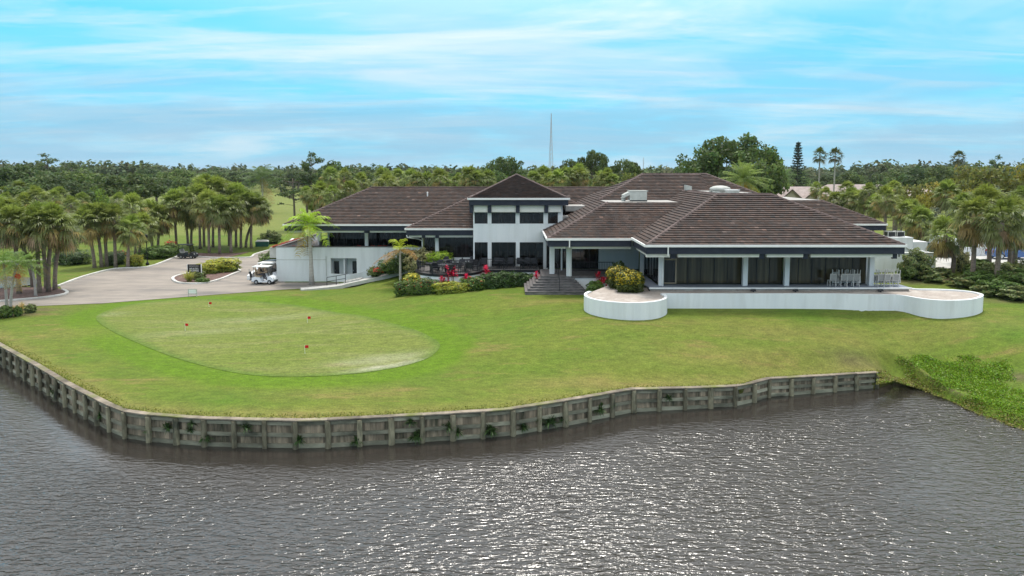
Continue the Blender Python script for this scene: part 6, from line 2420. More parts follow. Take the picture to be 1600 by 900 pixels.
# ramp up behind the basement wall
rp = [P(404, 389, 0.0), P(430, 387, 0.3), P(466, 372, 2.4)]
MB().prism([(xl0 - 3.4, 76), (xl0 - 0.8, 76), (xl0 - 0.8, 92), (xl0 - 3.4, 92)], -0.2, [0.05, 0.05, 2.6, 2.6]).build('ramp', 'paver_grey', club)
MB().prism([(xl0 - 3.7, 76), (xl0 - 3.4, 76), (xl0 - 3.4, 92), (xl0 - 3.7, 92)], -0.2, [0.5, 0.5, 3.1, 3.1]).build('ramp_wall', 'white_stucco', club)

# ferns in the lake wall
fs = [(235, 672), (265, 668), (300, 672), (325, 684), (305, 660), (388, 668), (470, 688), (556, 690), (648, 682), (655, 676), (640, 660), (700, 668), (716, 676), (765, 672), (770, 677), (818, 668), (842, 655), (858, 660), (880, 655), (160, 650), (90, 615), (935, 640), (955, 632), (1042, 622)]
for i, (px, py) in enumerate(sorted(fs)):
    # find the wall point under that pixel
    best = min(((abs(proj((wat(s)[0], wat(s)[1], wat(s)[2] - 0.6))[0] - px), s) for s in np.linspace(0, tot, 700)))
    s = best[1]
    p, a, b = wat(s), wat(s - 0.3), wat(s + 0.3)
    ang = math.atan2(b[1] - a[1], b[0] - a[0])
    out = np.array([math.sin(ang), -math.cos(ang)])
    q = p[:2] + out * 0.13
    z = min(max(ZatY(py, q[1]), WATER_Z + 0.25), p[2] - 0.3)
    sc = 0.55 + 0.5 * random.random()
    th = thing('fern', 'fern tuft rooted in the timber lake wall, %s from left' % ORD[i], 'fern', (q[0], q[1], z), random.uniform(0, 6), 'ferns in the lake wall', (sc, sc, sc))
    link('foliage', PROTO['fern'], None, th)

# weeds on the shore, and grass hanging over the wall
def weeds():
    g = np.random.default_rng(31)
    pxs = [(1369, 602), (1369, 578), (1398, 560), (1450, 552), (1520, 556), (1580, 562), (1590, 600), (1610, 625), (1640, 650), (1660, 700), (1600, 676), (1540, 654), (1480, 625), (1430, 606)]
    poly = np.array([tuple(Pg(x, y))[:2] for x, y in pxs])
    lo, hi = poly.min(0), poly.max(0)
    n = 150000
    q = lo + (hi - lo) * g.random((n, 2))
    d = poly_dist(q[:, 0], q[:, 1], poly)
    q, d = q[d < 0], -d[d < 0]
    f = np.sin(q[:, 0] * 1.9 + 1) * np.sin(q[:, 1] * 2.3) + 0.5 * np.sin(q[:, 0] * 4.1 + q[:, 1] * 3.3)
    keep = g.random(len(q)) < np.clip(0.10 + d * 0.42 + 0.35 * f, 0.02, 1)
    q, d, f = q[keep], d[keep], f[keep]
    hgt = np.clip(0.03 + 0.05 * np.clip(d, 0, 1.6) + 0.06 * f, 0.02, 0.18)
    z = np.maximum(ground(q[:, 0], q[:, 1]), WATER_Z) + hgt * g.random(len(q)) ** 0.5
    C = np.column_stack([q, z])
    nn = rand_unit(len(C), g) + np.array([0, 0, 0.8])
    nn /= np.linalg.norm(nn, axis=1)[:, None]
    U, W = leaf_quads(C, nn, 0.09, g, 0.5)
    K = vary((0.100, 0.175, 0.012), len(C), g, 0.3, 0.2)
    # straggling yellow and brown growth at the water's edge
    t = C[:, 1] - np.interp(C[:, 0], BX, BY)
    br = g.random(len(C)) < np.clip(1.1 - t / 2.2, 0.05, 0.8)
    K[br] = vary((0.13, 0.125, 0.035), int(br.sum()), g, 0.3, 0.1)
    o = link('shore_weeds', quads_mesh('shore_weeds', C, U, W, K, 'leaf_hedge'))
    tag(o, 'bright green weeds spreading over the lake bank', kind='stuff')
    # fringe on the wall
    n = 5000
    s = g.uniform(0, tot, n)
    p = np.array([wat(a) for a in s])
    a_, b_ = np.array([wat(a - 0.3) for a in s]), np.array([wat(a + 0.3) for a in s])
    dd = (b_ - a_)[:, :2]
    dd /= np.linalg.norm(dd, axis=1)[:, None]
    nrm = np.column_stack([-dd[:, 1], dd[:, 0]])
    back = 0.12 + 0.55 * g.random(n) ** 2
    q = p[:, :2] + nrm * back[:, None]
    C = np.column_stack([q, p[:, 2] + 0.03 + 0.03 * g.random(n)])
    up = np.column_stack([g.normal(0, 0.4, n), g.normal(0, 0.4, n), np.ones(n)])
    up /= np.linalg.norm(up, axis=1)[:, None]
    sd_ = np.cross(up, rand_unit(n, g))
    sd_ /= np.linalg.norm(sd_, axis=1)[:, None]
    L_ = g.uniform(0.03, 0.09, n)
    o = link('edge_grass', quads_mesh('edge_grass', C, sd_ * 0.022, up * (L_ * 0.6)[:, None], vary((0.125, 0.135, 0.032), n, g, 0.18, 0.12), 'leaf_hedge'))
    tag(o, 'uneven grass fringe along the lake wall', kind='stuff')


weeds()

# ------------------------------------------------------------------ path, steps and low wall at the basement
pth = [(470, 451, 0.10), (510, 447.5, 0.16), (535, 444, 0.3), (552, 440, 0.55), (575, 435, 0.85), (600, 430, 1.15), (625, 424, 1.55), (648, 416, 2.1), (664, 409, 2.6)]
pp = catmull([tuple(P(x, y, z + 0.12)) for x, y, z in pth], 4, False)
tag(ribbon([tuple(p) for p in pp], 1.25, 0.35, 0.0).build('path', 'concrete'), 'pale concrete path climbing from the drive to the terrace', kind='structure')
for (px, py, z, lab, n) in [(552, 440.5, 0.50, 'short flight of pale path steps by the basement', 4), (612, 428.5, 1.25, 'upper flight of pale path steps below the big bush', 4)]:
    q = P(px, py, z)
    th = thing('path_steps', lab, 'steps', q, R(-8))
    for i in range(n):
        MB().box(-0.8 + i * 0.42, -0.36 + i * 0.42, -0.62, 0.62, -0.3, 0.14 + 0.09 * i).build('step', 'concrete', th, False)
        MB().box(-0.81 + i * 0.42, -0.80 + i * 0.42, -0.5, 0.5, 0.05 + 0.09 * i, 0.12 + 0.09 * i).build('riser', 'dark_metal', th, False)
cw = catmull([tuple(P(x, y, z)) for x, y, z in [(505, 425.5, 0.95), (525, 428, 0.85), (545, 428.6, 0.85), (562, 426, 1.0), (580, 420.5, 1.4), (595, 414.5, 1.8)]], 5, False)
lw = ribbon([tuple(p) for p in cw], 0.25, 1.1, 0.0).build('low_curved_wall', 'white_stucco')
tag(lw, 'low curved white wall in front of the basement doorway', 'low wall', kind='thing')
for (a, b, lab) in [((511, 447.5, 0.2), (540, 442.5, 0.45), 'black handrail beside the lower path steps'), ((588, 434, 1.0), (606, 429.5, 1.2), 'black handrail beside the upper path steps')]:
    A, Bp = P(*a), P(*b)
    th = thing('handrail', lab, 'handrail', A)
    for t in (0, 0.5, 1):
        q = A.lerp(Bp, t)
        MB().bar(q + Vector((0, 0, -0.1)), q + Vector((0, 0, 0.95)), 0.05).build('post', 'dark_metal', th)
    for h_ in (0.5, 0.93):
        MB().bar(A + Vector((0, 0, h_)), Bp + Vector((0, 0, h_)), 0.05).build('rail', 'dark_metal', th)


# ------------------------------------------------------------------ golf carts
def golf_cart(label, loc, rz, body='cart_white', roof='white_trim', seat='seat_tan', group='golf carts'):
    """drives towards +X"""
    th = thing('golf_cart', label, 'golf cart', loc, rz, group)
    m = MB()
    for s in (-1, 1):
        pass
    # rear body, floor pan and front cowl as one shell with wheel arches
    prof = [(-1.15, 0.42), (-1.12, 0.72), (-0.85, 0.80), (-0.25, 0.76), (-0.12, 0.42), (-0.05, 0.32), (0.45, 0.32), (0.55, 0.48), (0.62, 0.86), (0.78, 0.92), (1.08, 0.74), (1.22, 0.55), (1.22, 0.34), (1.05, 0.30), (0.98, 0.44), (0.80, 0.52), (0.62, 0.44), (0.55, 0.24), (-0.40, 0.24), (-0.46, 0.44), (-0.64, 0.53), (-0.83, 0.44), (-0.9, 0.30), (-1.12, 0.32)]
    n = len(prof)
    vs = [(x, -0.56, z) for x, z in prof] + [(x, 0.56, z) for x, z in prof]
    m.add(vs, [tuple(range(n)), tuple(range(2 * n - 1, n - 1, -1))] + [(k, (k + 1) % n, n + (k + 1) % n, n + k) for k in range(n)])
    bd = m.build('body', body, th, False)
    MB().box(-1.2, 1.24, -0.5, 0.5, 0.22, 0.31).build('chassis', 'cart_black', th, False)
    MB().box(1.2, 1.3, -0.5, 0.5, 0.28, 0.42).build('bumper', 'cart_black', th, False)
    for s in (-1, 1):
        MB().box(1.12, 1.2, s * 0.36 - 0.08, s * 0.36 + 0.08, 0.60, 0.70).build('headlight', 'lamp_lens', bd, False)
    for x in (-0.64, 0.80):
        for s in (-1, 1):
            w = MB().lathe([(0.12, -0.08), (0.22, -0.09), (0.235, -0.05), (0.235, 0.05), (0.22, 0.09), (0.12, 0.08)], 16, (x, s * 0.5, 0.235), 'y').build('wheel', 'rubber', th, False, True)
            MB().lathe([(0.03, -0.02), (0.13, -0.012), (0.13, 0.012), (0.03, 0.02)], 12, (x, s * 0.595, 0.235), 'y').build('rim', 'steel', w, False)
    MB().box(-0.72, -0.18, -0.52, 0.52, 0.78, 0.92).build('seat', seat, th, False)
    MB().add([(-0.78, -0.52, 0.90), (-0.66, -0.52, 0.90), (-0.66, 0.52, 0.90), (-0.78, 0.52, 0.90), (-0.86, -0.52, 1.28), (-0.78, -0.52, 1.28), (-0.78, 0.52, 1.28), (-0.86, 0.52, 1.28)], [(0, 3, 2, 1), (4, 5, 6, 7), (0, 1, 5, 4), (1, 2, 6, 5), (2, 3, 7, 6), (3, 0, 4, 7)]).build('backrest', seat, th, False)
    m = MB().box(-1.05, 0.72, -0.58, 0.58, 1.86, 1.93).box(-0.95, 0.6, -0.5, 0.5, 1.93, 1.96)
    m.build('roof', roof, th, False)
    for s in (-1, 1):
        MB().bar((0.74, s * 0.53, 0.86), (0.52, s * 0.54, 1.88), 0.04).build('strut', 'dark_metal', th, False)
        MB().bar((-0.88, s * 0.53, 0.74), (-0.92, s * 0.54, 1.88), 0.04).build('strut', 'dark_metal', th, False)
    MB().add([(0.73, -0.52, 0.90), (0.73, 0.52, 0.90), (0.53, 0.52, 1.84), (0.53, -0.52, 1.84)], [(0, 1, 2, 3)]).build('windscreen', 'glass_clear', th, False)
    MB().tube([(0.6, 0.25, 0.75), (0.32, 0.25, 1.08)], 0.025, 6).build('steering_column', 'dark_metal', th, False)
    sw = MB()
    sw.tube([(0.30 + 0.06 * math.sin(a), 0.25 + 0.17 * math.cos(a), 1.09 + 0.15 * math.sin(a)) for a in np.linspace(0, 2 * math.pi, 13)], 0.018, 5)
    sw.build('steering_wheel', 'dark_metal', th, False)
    MB().box(-1.42, -1.12, -0.5, 0.5, 0.42, 0.50).build('bag_shelf', 'cart_black', th, False)
    return th


def golf_bag(label, loc, mat):
    th = thing('golf_bag', label, 'golf bag', loc, 0, 'golf bags on the carts')
    th.rotation_euler = (0, R(-14), 0)
    MB().lathe([(0.10, 0), (0.13, 0.04), (0.12, 0.5), (0.14, 0.78), (0.14, 0.86)], 10).build('bag', mat, th, False, True)
    for i in range(6):
        a = i * 1.05
        MB().bar((0.05 * math.cos(a), 0.05 * math.sin(a), 0.5), (0.09 * math.cos(a), 0.09 * math.sin(a), 1.08 + 0.05 * (i % 3)), 0.012).build('club', 'steel', th, False)


c1 = P(413, 443.3, 0.03)
golf_cart('white golf cart with pale roof and two riders beside the white basement wall', (c1.x, c1.y, 0.03), R(-4))
c2 = P(417, 437.0, 0.03)
golf_cart('white golf cart half hidden behind the one with riders', (c2.x + 0.25, c2.y, 0.03), R(-6))
c3 = Vector((XatY(425, 77.9, 1), 77.9, 0.03))
golf_cart('dark golf cart nearest the corner of the white basement wall', (c3.x, c3.y, 0.03), R(70), 'cart_black', 'cart_black')
c4 = P(290.5, 404.2, 0.03)
golf_cart('black golf cart parked at the kerb below the palm grove', (c4.x, c4.y + 0.5, 0.03), R(-3), 'cart_black', 'cart_black', 'chair_fabric')
golf_bag('dark golf bag on the back of the cart with riders', (c1.x - 1.25, c1.y - 0.15, 0.52), 'cart_black')
golf_bag('tan golf bag on the back of the half hidden cart', (c2.x - 1.0, c2.y - 0.15, 0.52), 'seat_tan')
c5 = Vector((XatY(1371.5, 74.0, 3), 74.0, gz(XatY(1371.5, 74.0, 3), 74.0)))
golf_cart('small golf cart seen behind the deck past the last column', (c5.x, c5.y, ZatY(403, 74.0) - 1.93), R(80), 'dumpster_green', 'white_trim')
hb = P(88, 409, 0)
golf_cart('dark golf cart parked beyond the palm island by the hedge', (hb.x, hb.y + 3, 0.0), R(0), 'cart_black', 'cart_black', 'chair_fabric')


# seated riders
def rider(label, loc, shirt, cap, dz=0.0):
    th = thing('person', label, 'person', loc, R(-4))
    # body: pelvis, spine, neck, head, arms reaching forward, thighs, calves, feet (faces +X)
    v = [(0, 0, 0), (-0.03, 0, 0.22), (-0.03, 0, 0.44), (0.0, 0, 0.55), (0.03, 0, 0.68), (0.03, 0, 0.80),
         (-0.02, 0.19, 0.44), (0.10, 0.24, 0.22), (0.34, 0.17, 0.20), (0.41, 0.16, 0.22),
         (-0.02, -0.19, 0.44), (0.10, -0.24, 0.22), (0.34, -0.17, 0.20), (0.41, -0.16, 0.22),
         (0.06, 0.09, -0.01), (0.44, 0.11, 0.02), (0.54, 0.11, -0.40), (0.66, 0.11, -0.46),
         (0.06, -0.09, -0.01), (0.44, -0.11, 0.02), (0.54, -0.11, -0.40), (0.66, -0.11, -0.46)]
    e = [(0, 1), (1, 2), (2, 3), (3, 4), (4, 5), (2, 6), (6, 7), (7, 8), (8, 9), (2, 10), (10, 11), (11, 12), (12, 13), (0, 14), (14, 15), (15, 16), (16, 17), (0, 18), (18, 19), (19, 20), (20, 21)]
    r = [0.15, 0.15, 0.14, 0.055, 0.09, 0.085, 0.075, 0.05, 0.037, 0.04, 0.075, 0.05, 0.037, 0.04, 0.09, 0.065, 0.045, 0.045, 0.09, 0.065, 0.045, 0.045]
    me = bpy.data.meshes.new('body')
    me.from_pydata(v, e, [])
    o = link('body', me, None, th)
    sk = o.modifiers.new('skin', 'SKIN')
    lay = me.skin_vertices[0] if len(me.skin_vertices) else None
    if lay is None:
        bpy.context.view_layer.objects.active = o
    for i, q in enumerate(r):
        me.skin_vertices[0].data[i].radius = (q, q * (1.25 if i in (0, 1, 2) else 1))
    me.skin_vertices[0].data[0].use_root = True
    ss = o.modifiers.new('sub', 'SUBSURF')
    ss.levels = ss.render_levels = 1
    # clothes by height along the body: shirt, trousers, skin above the collar and at the hands
    m, N, L, b = new_mat('rider_' + shirt + cap)
    tc = N.new('ShaderNodeTexCoord')
    sp = N.new('ShaderNodeSeparateXYZ')
    L.new(tc.outputs['Object'], sp.inputs[0])
    rp = N.new('ShaderNodeValToRGB')
    rp.color_ramp.interpolation = 'CONSTANT'
    mr = N.new('ShaderNodeMapRange')
    mr.inputs['From Min'].default_value = -0.6
    mr.inputs['From Max'].default_value = 1.0
    L.new(sp.outputs['Z'], mr.inputs[0])
    L.new(mr.outputs[0], rp.inputs[0])
    el = rp.color_ramp.elements
    el[0].color = (0.05, 0.05, 0.06, 1)
    el[1].position = 0.42
    el[1].color = (*MATS[shirt].node_tree.nodes['Principled BSDF'].inputs['Base Color'].default_value[:3], 1)
    k = el.new(0.71)
    k.color = (0.42, 0.26, 0.19, 1)
    L.new(rp.outputs[0], b.inputs['Base Color'])
    b.inputs['Roughness'].default_value = 0.8
    me.materials.append(m)
    h = MB().lathe([(0.095, 0.76), (0.105, 0.80), (0.10, 0.86), (0.07, 0.905), (0.02, 0.92)], 12, (0.03, 0, 0))
    h.box(0.10, 0.19, -0.07, 0.07, 0.795, 0.81)
    h.build('cap', cap, th, False, True)
    fz = MB().box(0.115, 0.14, -0.014, 0.014, 0.69, 0.73)
    for s in (-1, 1):
        fz.box(0.105, 0.122, s * 0.035 - 0.012, s * 0.035 + 0.012, 0.735, 0.75)
    fz.build('face', 'skin', th, False)
    return th


rider('person in a tan shirt and pale cap riding at the cart wheel', (c1.x - 0.45, c1.y - 0.26, 0.03 + 1.04), 'cloth_tan', 'cap_pale')
rider('person in dark clothes and cap riding on the far cart seat', (c1.x - 0.47, c1.y + 0.26, 0.03 + 1.04), 'cloth_dark', 'cloth_dark')

# ------------------------------------------------------------------ signs, flags, lamp
q0, q1 = P(295.0, 436, 0.12), P(313.6, 437, 0.12)
sg0 = thing('drive_sign', 'dark notice board with pale lettering on white posts on the drive island', 'sign', ((q0.x + q1.x) / 2, (q0.y + q1.y) / 2, 0.1))
W_ = (q1.x - q0.x)
zt_ = ZatY(413, sg0.location.y) - 0.1
zb_ = ZatY(425, sg0.location.y) - 0.1
MB().box(-W_ / 2 + 0.05, W_ / 2 - 0.03, -0.05, 0.01, zb_, zt_).build('board', 'sign_black', sg0, False)
for s in (-1, 1):
    MB().box(s * W_ / 2 - 0.05 if s > 0 else -W_ / 2 - 0.02, s * W_ / 2 + 0.05 if s > 0 else -W_ / 2 + 0.05, -0.03, 0.06, -0.1, zt_ + 0.03).build('post', 'white_trim', sg0, False)


def lettering(txt, size, loc, mat, parent, sx=1.0):
    cu = bpy.data.curves.new('lettering', 'FONT')
    cu.body = txt
    cu.size = size
    cu.align_x = 'CENTER'
    cu.align_y = 'CENTER'
    cu.extrude = 0.004
    cu.materials.append(MATS[mat])
    tmp = bpy.data.objects.new('lettering_curve', cu)
    me = bpy.data.meshes.new_from_object(tmp)
    me.materials.clear()
    me.materials.append(MATS[mat])
    bpy.data.objects.remove(tmp)
    o = bpy.data.objects.new('lettering', me)
    o.rotation_euler = (R(90), 0, 0)
    o.location = loc
    o.scale = (sx, 1, 1)
    o.parent = parent
    col.objects.link(o)


hh = zt_ - zb_
lettering('RESERVED', hh * 0.34, (0, -0.06, zt_ - hh * 0.24), 'letter_grey', sg0, 0.8)
lettering('BAR & GRILL', hh * 0.30, (0, -0.06, zt_ - hh * 0.56), 'letter_white', sg0, 0.72)
lettering('SHOPPERS', hh * 0.32, (0, -0.06, zt_ - hh * 0.83), 'letter_white', sg0, 0.82)
p = Pg(301, 463.5)
sg1 = thing('small_sign', 'small white panel in a grey metal frame at the drive edge', 'sign', (p.x, p.y, p.z))
z0_, z1_ = ZatY(459, p.y) - p.z, ZatY(452, p.y) - p.z
MB().box(-0.36, 0.36, -0.012, 0.012, z0_ + 0.05, z1_ - 0.05).build('panel', 'white_trim', sg1, False)
for a, b in (((-0.4, 0, -0.1), (-0.4, 0, z1_)), ((0.4, 0, -0.1), (0.4, 0, z1_)), ((-0.4, 0, z1_), (0.4, 0, z1_)), ((-0.4, 0, z0_), (0.4, 0, z0_))):
    MB().bar(a, b, 0.05).build('frame_bar', 'ac_metal', sg1, False)
for i, (px, pt, pb, lab) in enumerate([(291, 506, 517, 'red practice flag on the left of the putting green'), (328, 472.5, 480, 'red practice flag at the far edge of the putting green'), (482, 495, 505, 'red practice flag at the right rear of the putting green'), (478, 540, 553, 'red practice flag nearest the lake on the putting green')]):
    p = Pg(px - 1.5, pb)
    th = thing('practice_flag', lab, 'golf flag', (p.x, p.y, p.z + 0.03), 0, 'practice flags on the putting green')
    h = ZatY(pt, p.y) - p.z
    MB().tube([(0, 0, -0.05), (0, 0, h)], 0.011, 6).build('stick', 'white_trim', th, False)
    f = MB()
    nx = 6
    vs, fs = [], []
    for a in range(nx + 1):
        x = 0.24 * a / nx
        y = 0.03 * math.sin(a * 1.1 + i)
        vs += [(x, y, h - 0.01), (x, y, h - 0.19)]
    for a in range(nx):
        fs.append((2 * a, 2 * a + 1, 2 * a + 3, 2 * a + 2))
    f.add(vs, fs)
    ob = f.build('flag', 'flag_red', th, False)
    so = ob.modifiers.new('thick', 'SOLIDIFY')
    so.thickness = 0.008
p = P(230.5, 414, 0)
lp = thing('lamp_post', 'slim black lamp post among the kerb palms', 'lamp post', (p.x, p.y, 0))
hl = ZatY(373, p.y)
MB().lathe([(0.22, 0), (0.22, 0.25), (0.10, 0.35), (0.06, 0.5)], 10).build('base', 'dark_metal', lp, False, True)
MB().tube([(0, 0, 0.4), (0, 0, hl)], 0.055, 8).build('pole', 'dark_metal', lp, False)
MB().lathe([(0.07, hl), (0.16, hl + 0.1), (0.2, hl + 0.35), (0.24, hl + 0.38), (0.05, hl + 0.6)], 10).build('lantern', 'dark_metal', lp, False, True)
p = P(410, 387, 0)
ub = thing('utility_box', 'low dark utility box with pale lid beside the ramp', 'utility box', (p.x, p.y, 0), R(12))
MB().box(-0.95, 0.95, -0.6, 0.6, -0.05, 1.0).build('body', 'dumpster_green', ub, False)
MB().add([(-1.0, -0.65, 1.0), (1.0, -0.65, 1.0), (1.0, 0.65, 1.0), (-1.0, 0.65, 1.0), (-0.8, -0.45, 1.2), (0.8, -0.45, 1.2), (0.8, 0.45, 1.2), (-0.8, 0.45, 1.2)], [(0, 3, 2, 1), (4, 5, 6, 7), (0, 1, 5, 4), (1, 2, 6, 5), (2, 3, 7, 6), (3, 0, 4, 7)]).build('lid', 'ac_metal', ub, False)


# ------------------------------------------------------------------ terrace furniture
def chair_proto(kind):
    th = thing('terrace_chair' if kind == 'black' else 'banquet_chair', 'x', 'chair')
    if kind == 'black':
        sm = fmx = 'black_wicker'
        MB().box(-0.27, 0.27, -0.26, 0.28, 0.38, 0.45).build('seat', sm, th, False)
        MB().add([(-0.28, -0.30, 0.42), (0.28, -0.30, 0.42), (0.28, -0.24, 0.42), (-0.28, -0.24, 0.42), (-0.25, -0.40, 0.92), (0.25, -0.40, 0.92), (0.25, -0.35, 0.92), (-0.25, -0.35, 0.92)], [(0, 3, 2, 1), (4, 5, 6, 7), (0, 1, 5, 4), (1, 2, 6, 5), (2, 3, 7, 6), (3, 0, 4, 7)]).build('backrest', sm, th, False)
        for s in (-1, 1):
            MB().box(s * 0.29 - 0.03, s * 0.29 + 0.03, -0.32, 0.24, 0.63, 0.67).build('armrest', sm, th, False)
            for y in (-0.28, 0.25):
                MB().bar((s * 0.27, y, 0), (s * 0.28, y * 0.98, 0.64), 0.04).build('leg', sm, th, False)
    else:
        MB().box(-0.22, 0.22, -0.21, 0.22, 0.42, 0.48).build('seat', 'chair_fabric', th, False)
        MB().add([(-0.20, -0.23, 0.50), (0.20, -0.23, 0.50), (0.20, -0.19, 0.50), (-0.20, -0.19, 0.50), (-0.22, -0.30, 0.98), (0.22, -0.30, 0.98), (0.22, -0.26, 0.98), (-0.22, -0.26, 0.98)], [(0, 3, 2, 1), (4, 5, 6, 7), (0, 1, 5, 4), (1, 2, 6, 5), (2, 3, 7, 6), (3, 0, 4, 7)]).build('backrest', 'chair_fabric', th, False)
        for s in (-1, 1):
            MB().bar((s * 0.225, -0.20, 0.44), (s * 0.235, -0.285, 1.0), 0.04).build('back_post', 'chair_white', th, False)
            MB().bar((s * 0.22, 0.19, 0), (s * 0.21, 0.19, 0.44), 0.04).build('leg', 'chair_white', th, False)
            MB().bar((s * 0.22, -0.24, 0), (s * 0.22, -0.19, 0.44), 0.04).build('leg', 'chair_white', th, False)
            MB().bar((s * 0.215, -0.2, 0.42), (s * 0.215, 0.2, 0.42), 0.035).build('seat_rail', 'chair_white', th, False)
        MB().bar((-0.235, -0.285, 0.99), (0.235, -0.285, 0.99), 0.045).build('top_rail', 'chair_white', th, False)
        MB().bar((-0.22, 0.2, 0.42), (0.22, 0.2, 0.42), 0.04).build('front_rail', 'chair_white', th, False)
    return th


bc = chair_proto('black')
wc = chair_proto('white')
used_p = set()


def put(proto, loc, rz, label, group, flip=False):
    if id(proto) not in used_p:
        used_p.add(id(proto))
        c = proto
        c.location = loc
        c.rotation_euler = (0, 0, rz)
    else:
        c = copy_thing(proto, loc, rz)
    if flip:
        c.rotation_euler = (math.pi, 0, rz)
    c['label'] = label
    c['group'] = group
    return c


def table(name, label, loc, r=0.55, square=False):
    th = thing(name, label, 'table', loc, 0, 'terrace tables')
    if square:
        MB().box(-r, r, -r, r, 0.70, 0.75).build('top', 'black_wicker', th, False)
    else:
        MB().lathe([(r, 0.70), (r + 0.02, 0.72), (r, 0.75), (0.02, 0.752)], 20).build('top', 'black_wicker', th, False)
    MB().tube([(0, 0, 0.03), (0, 0, 0.7)], 0.05, 8).build('pedestal', 'dark_metal', th, False)
    MB().lathe([(0.3, 0), (0.28, 0.03), (0.06, 0.06)], 14).build('base', 'dark_metal', th, False)


tabs = [(-7.3, 61.9, 'left end of the dining terrace', 0.5), (-5.9, 60.9, 'front of the dining terrace', 0.65), (-4.2, 62.0, 'right side of the dining terrace', 0.55), (-6.0, 63.9, 'rear of the dining terrace', 0.6), (-4.2, 64.2, 'inner corner of the terrace by the tower', 0.5)]
for i, (x, y, wh, r_) in enumerate(tabs):
    table('terrace_table', 'round black table at the %s' % wh, (x, y, FL - 0.01), r_)
    n = [3, 4, 4, 4, 3][i]
    for k in range(n):
        a = k * 2 * math.pi / n + [0.9, 0.5, 0.3, 0.2, 1.2][i]
        d = r_ + 0.42
        cx_, cy_ = x + math.cos(a) * d, y + math.sin(a) * d
        put(bc, (cx_, cy_, FL - 0.01), a + math.pi / 2, 'black armchair at the table, %s, %s of its ring' % (wh.replace('inner corner of the terrace by the tower', 'inner corner by the tower'), ORD[k]), 'terrace armchairs')
for i, x in enumerate((-2.6, -1.55, -0.85, -0.15, 0.75, 1.4, 2.05)):
    put(bc, (x, 63.9 + 0.15 * (i % 2), FL - 0.01), R([180, 160, 200, 175, 190, 170, 185][i]), 'black armchair on the walkway below the tower windows, %s from left' % ORD[i], 'walkway armchairs')
for i, x in enumerate((-1.2, 1.05)):
    table('walkway_table', 'low black table on the walkway, %s from left' % ORD[i], (x, 63.55, FL - 0.01), 0.36, True)
# white banquet chairs on the deck, some stacked upside down on others
def deckx(px, Y=53.6):
    return XatY(px, Y, 3.3)


i = 0
for px, y in [(1299, 53.7), (1307, 54.05), (1317, 53.6), (1327, 53.6), (1336, 53.65)]:
    put(wc, (deckx(px, y), y, FL), R(random.uniform(-12, 12) + (180 if i in (1,) else 0)), 'white banquet chair on the deck before the glazing, %s from left' % ORD[i], 'white chairs before the glazing')
    i += 1
def long_table(label, x0, x1, y):
    tb = thing('folding_table', label, 'table', ((x0 + x1) / 2, y, FL))
    hw_ = (x1 - x0) / 2
    MB().box(-hw_, hw_, -0.36, 0.36, 0.70, 0.75).build('top', 'chair_fabric', tb, False)
    for s in (-1, 1):
        for t in (-1, 1):
            MB().bar((s * (hw_ - 0.12), t * 0.3, 0), (s * (hw_ - 0.12), t * 0.3, 0.70), 0.04).build('leg', 'chair_white', tb, False)


long_table('long table under upturned chairs before the glazing', deckx(1302, 54.1), deckx(1340, 54.1), 54.12)
long_table('long table under upturned chairs at the deck corner', deckx(1364, 54.1), deckx(1402, 54.1), 54.12)
for j, (px, y) in enumerate([(1305, 54.1), (1313, 54.15), (1321, 54.1), (1329, 54.15), (1337, 54.15)]):
    put(wc, (deckx(px, y), y, FL + 1.235), R(180 + 20 * (j % 3 - 1)), 'upturned white chair on the table before the glazing, %s from left' % ORD[j], 'white chairs before the glazing', True)
for j, (px, y) in enumerate([(1374, 53.6), (1383.5, 53.55), (1397, 53.6)]):
    put(wc, (deckx(px, y), y, FL), R(random.uniform(-8, 8)), 'white banquet chair on the open deck corner, %s from left' % ORD[j], 'white chairs on the deck corner')
for j, (px, y) in enumerate([(1367, 54.1), (1375, 54.15), (1383, 54.15), (1391, 54.15), (1399, 54.1)]):
    put(wc, (deckx(px, y), y, FL + 1.235), R(180 + 20 * (j % 3 - 1)), 'upturned white chair on the deck corner table, %s from left' % ORD[j], 'white chairs on the deck corner', True)
# chairs stacked inside the tower room
for w, (p0, p1) in enumerate(((769, 804), (813, 848))):
    for k in range(5):
        x = XatY(p0 + (p1 - p0) * (k + 0.5) / 5, 66.2, 4)
        put(wc, (x, 66.2, FL + 1.25 + 0.08 * (k % 2)), R(180 + 15 * (k % 3 - 1)), 'upturned white chair inside the %s tower window, %s from left' % (('wide left', 'wide right')[w], ORD[k]), 'chairs stored in the tower room', True)
    xa_, xb_ = XatY(p0, 66.2, 4), XatY(p1, 66.2, 4)
    tb = thing('folding_table', 'long table under stored chairs inside the %s tower window' % (('wide left', 'wide right')[w]), 'table', ((xa_ + xb_) / 2, 66.2, FL + 0.005))
    hw = (xb_ - xa_) / 2 + 0.1
    MB().box(-hw, hw, -0.4, 0.4, 0.72, 0.76).build('top', 'interior_curtain', tb, False)
    for s in (-1, 1):
        for t in (-1, 1):
            MB().bar((s * (hw - 0.1), t * 0.33, 0), (s * (hw - 0.1), t * 0.33, 0.72), 0.04).build('leg', 'dark_metal', tb, False)

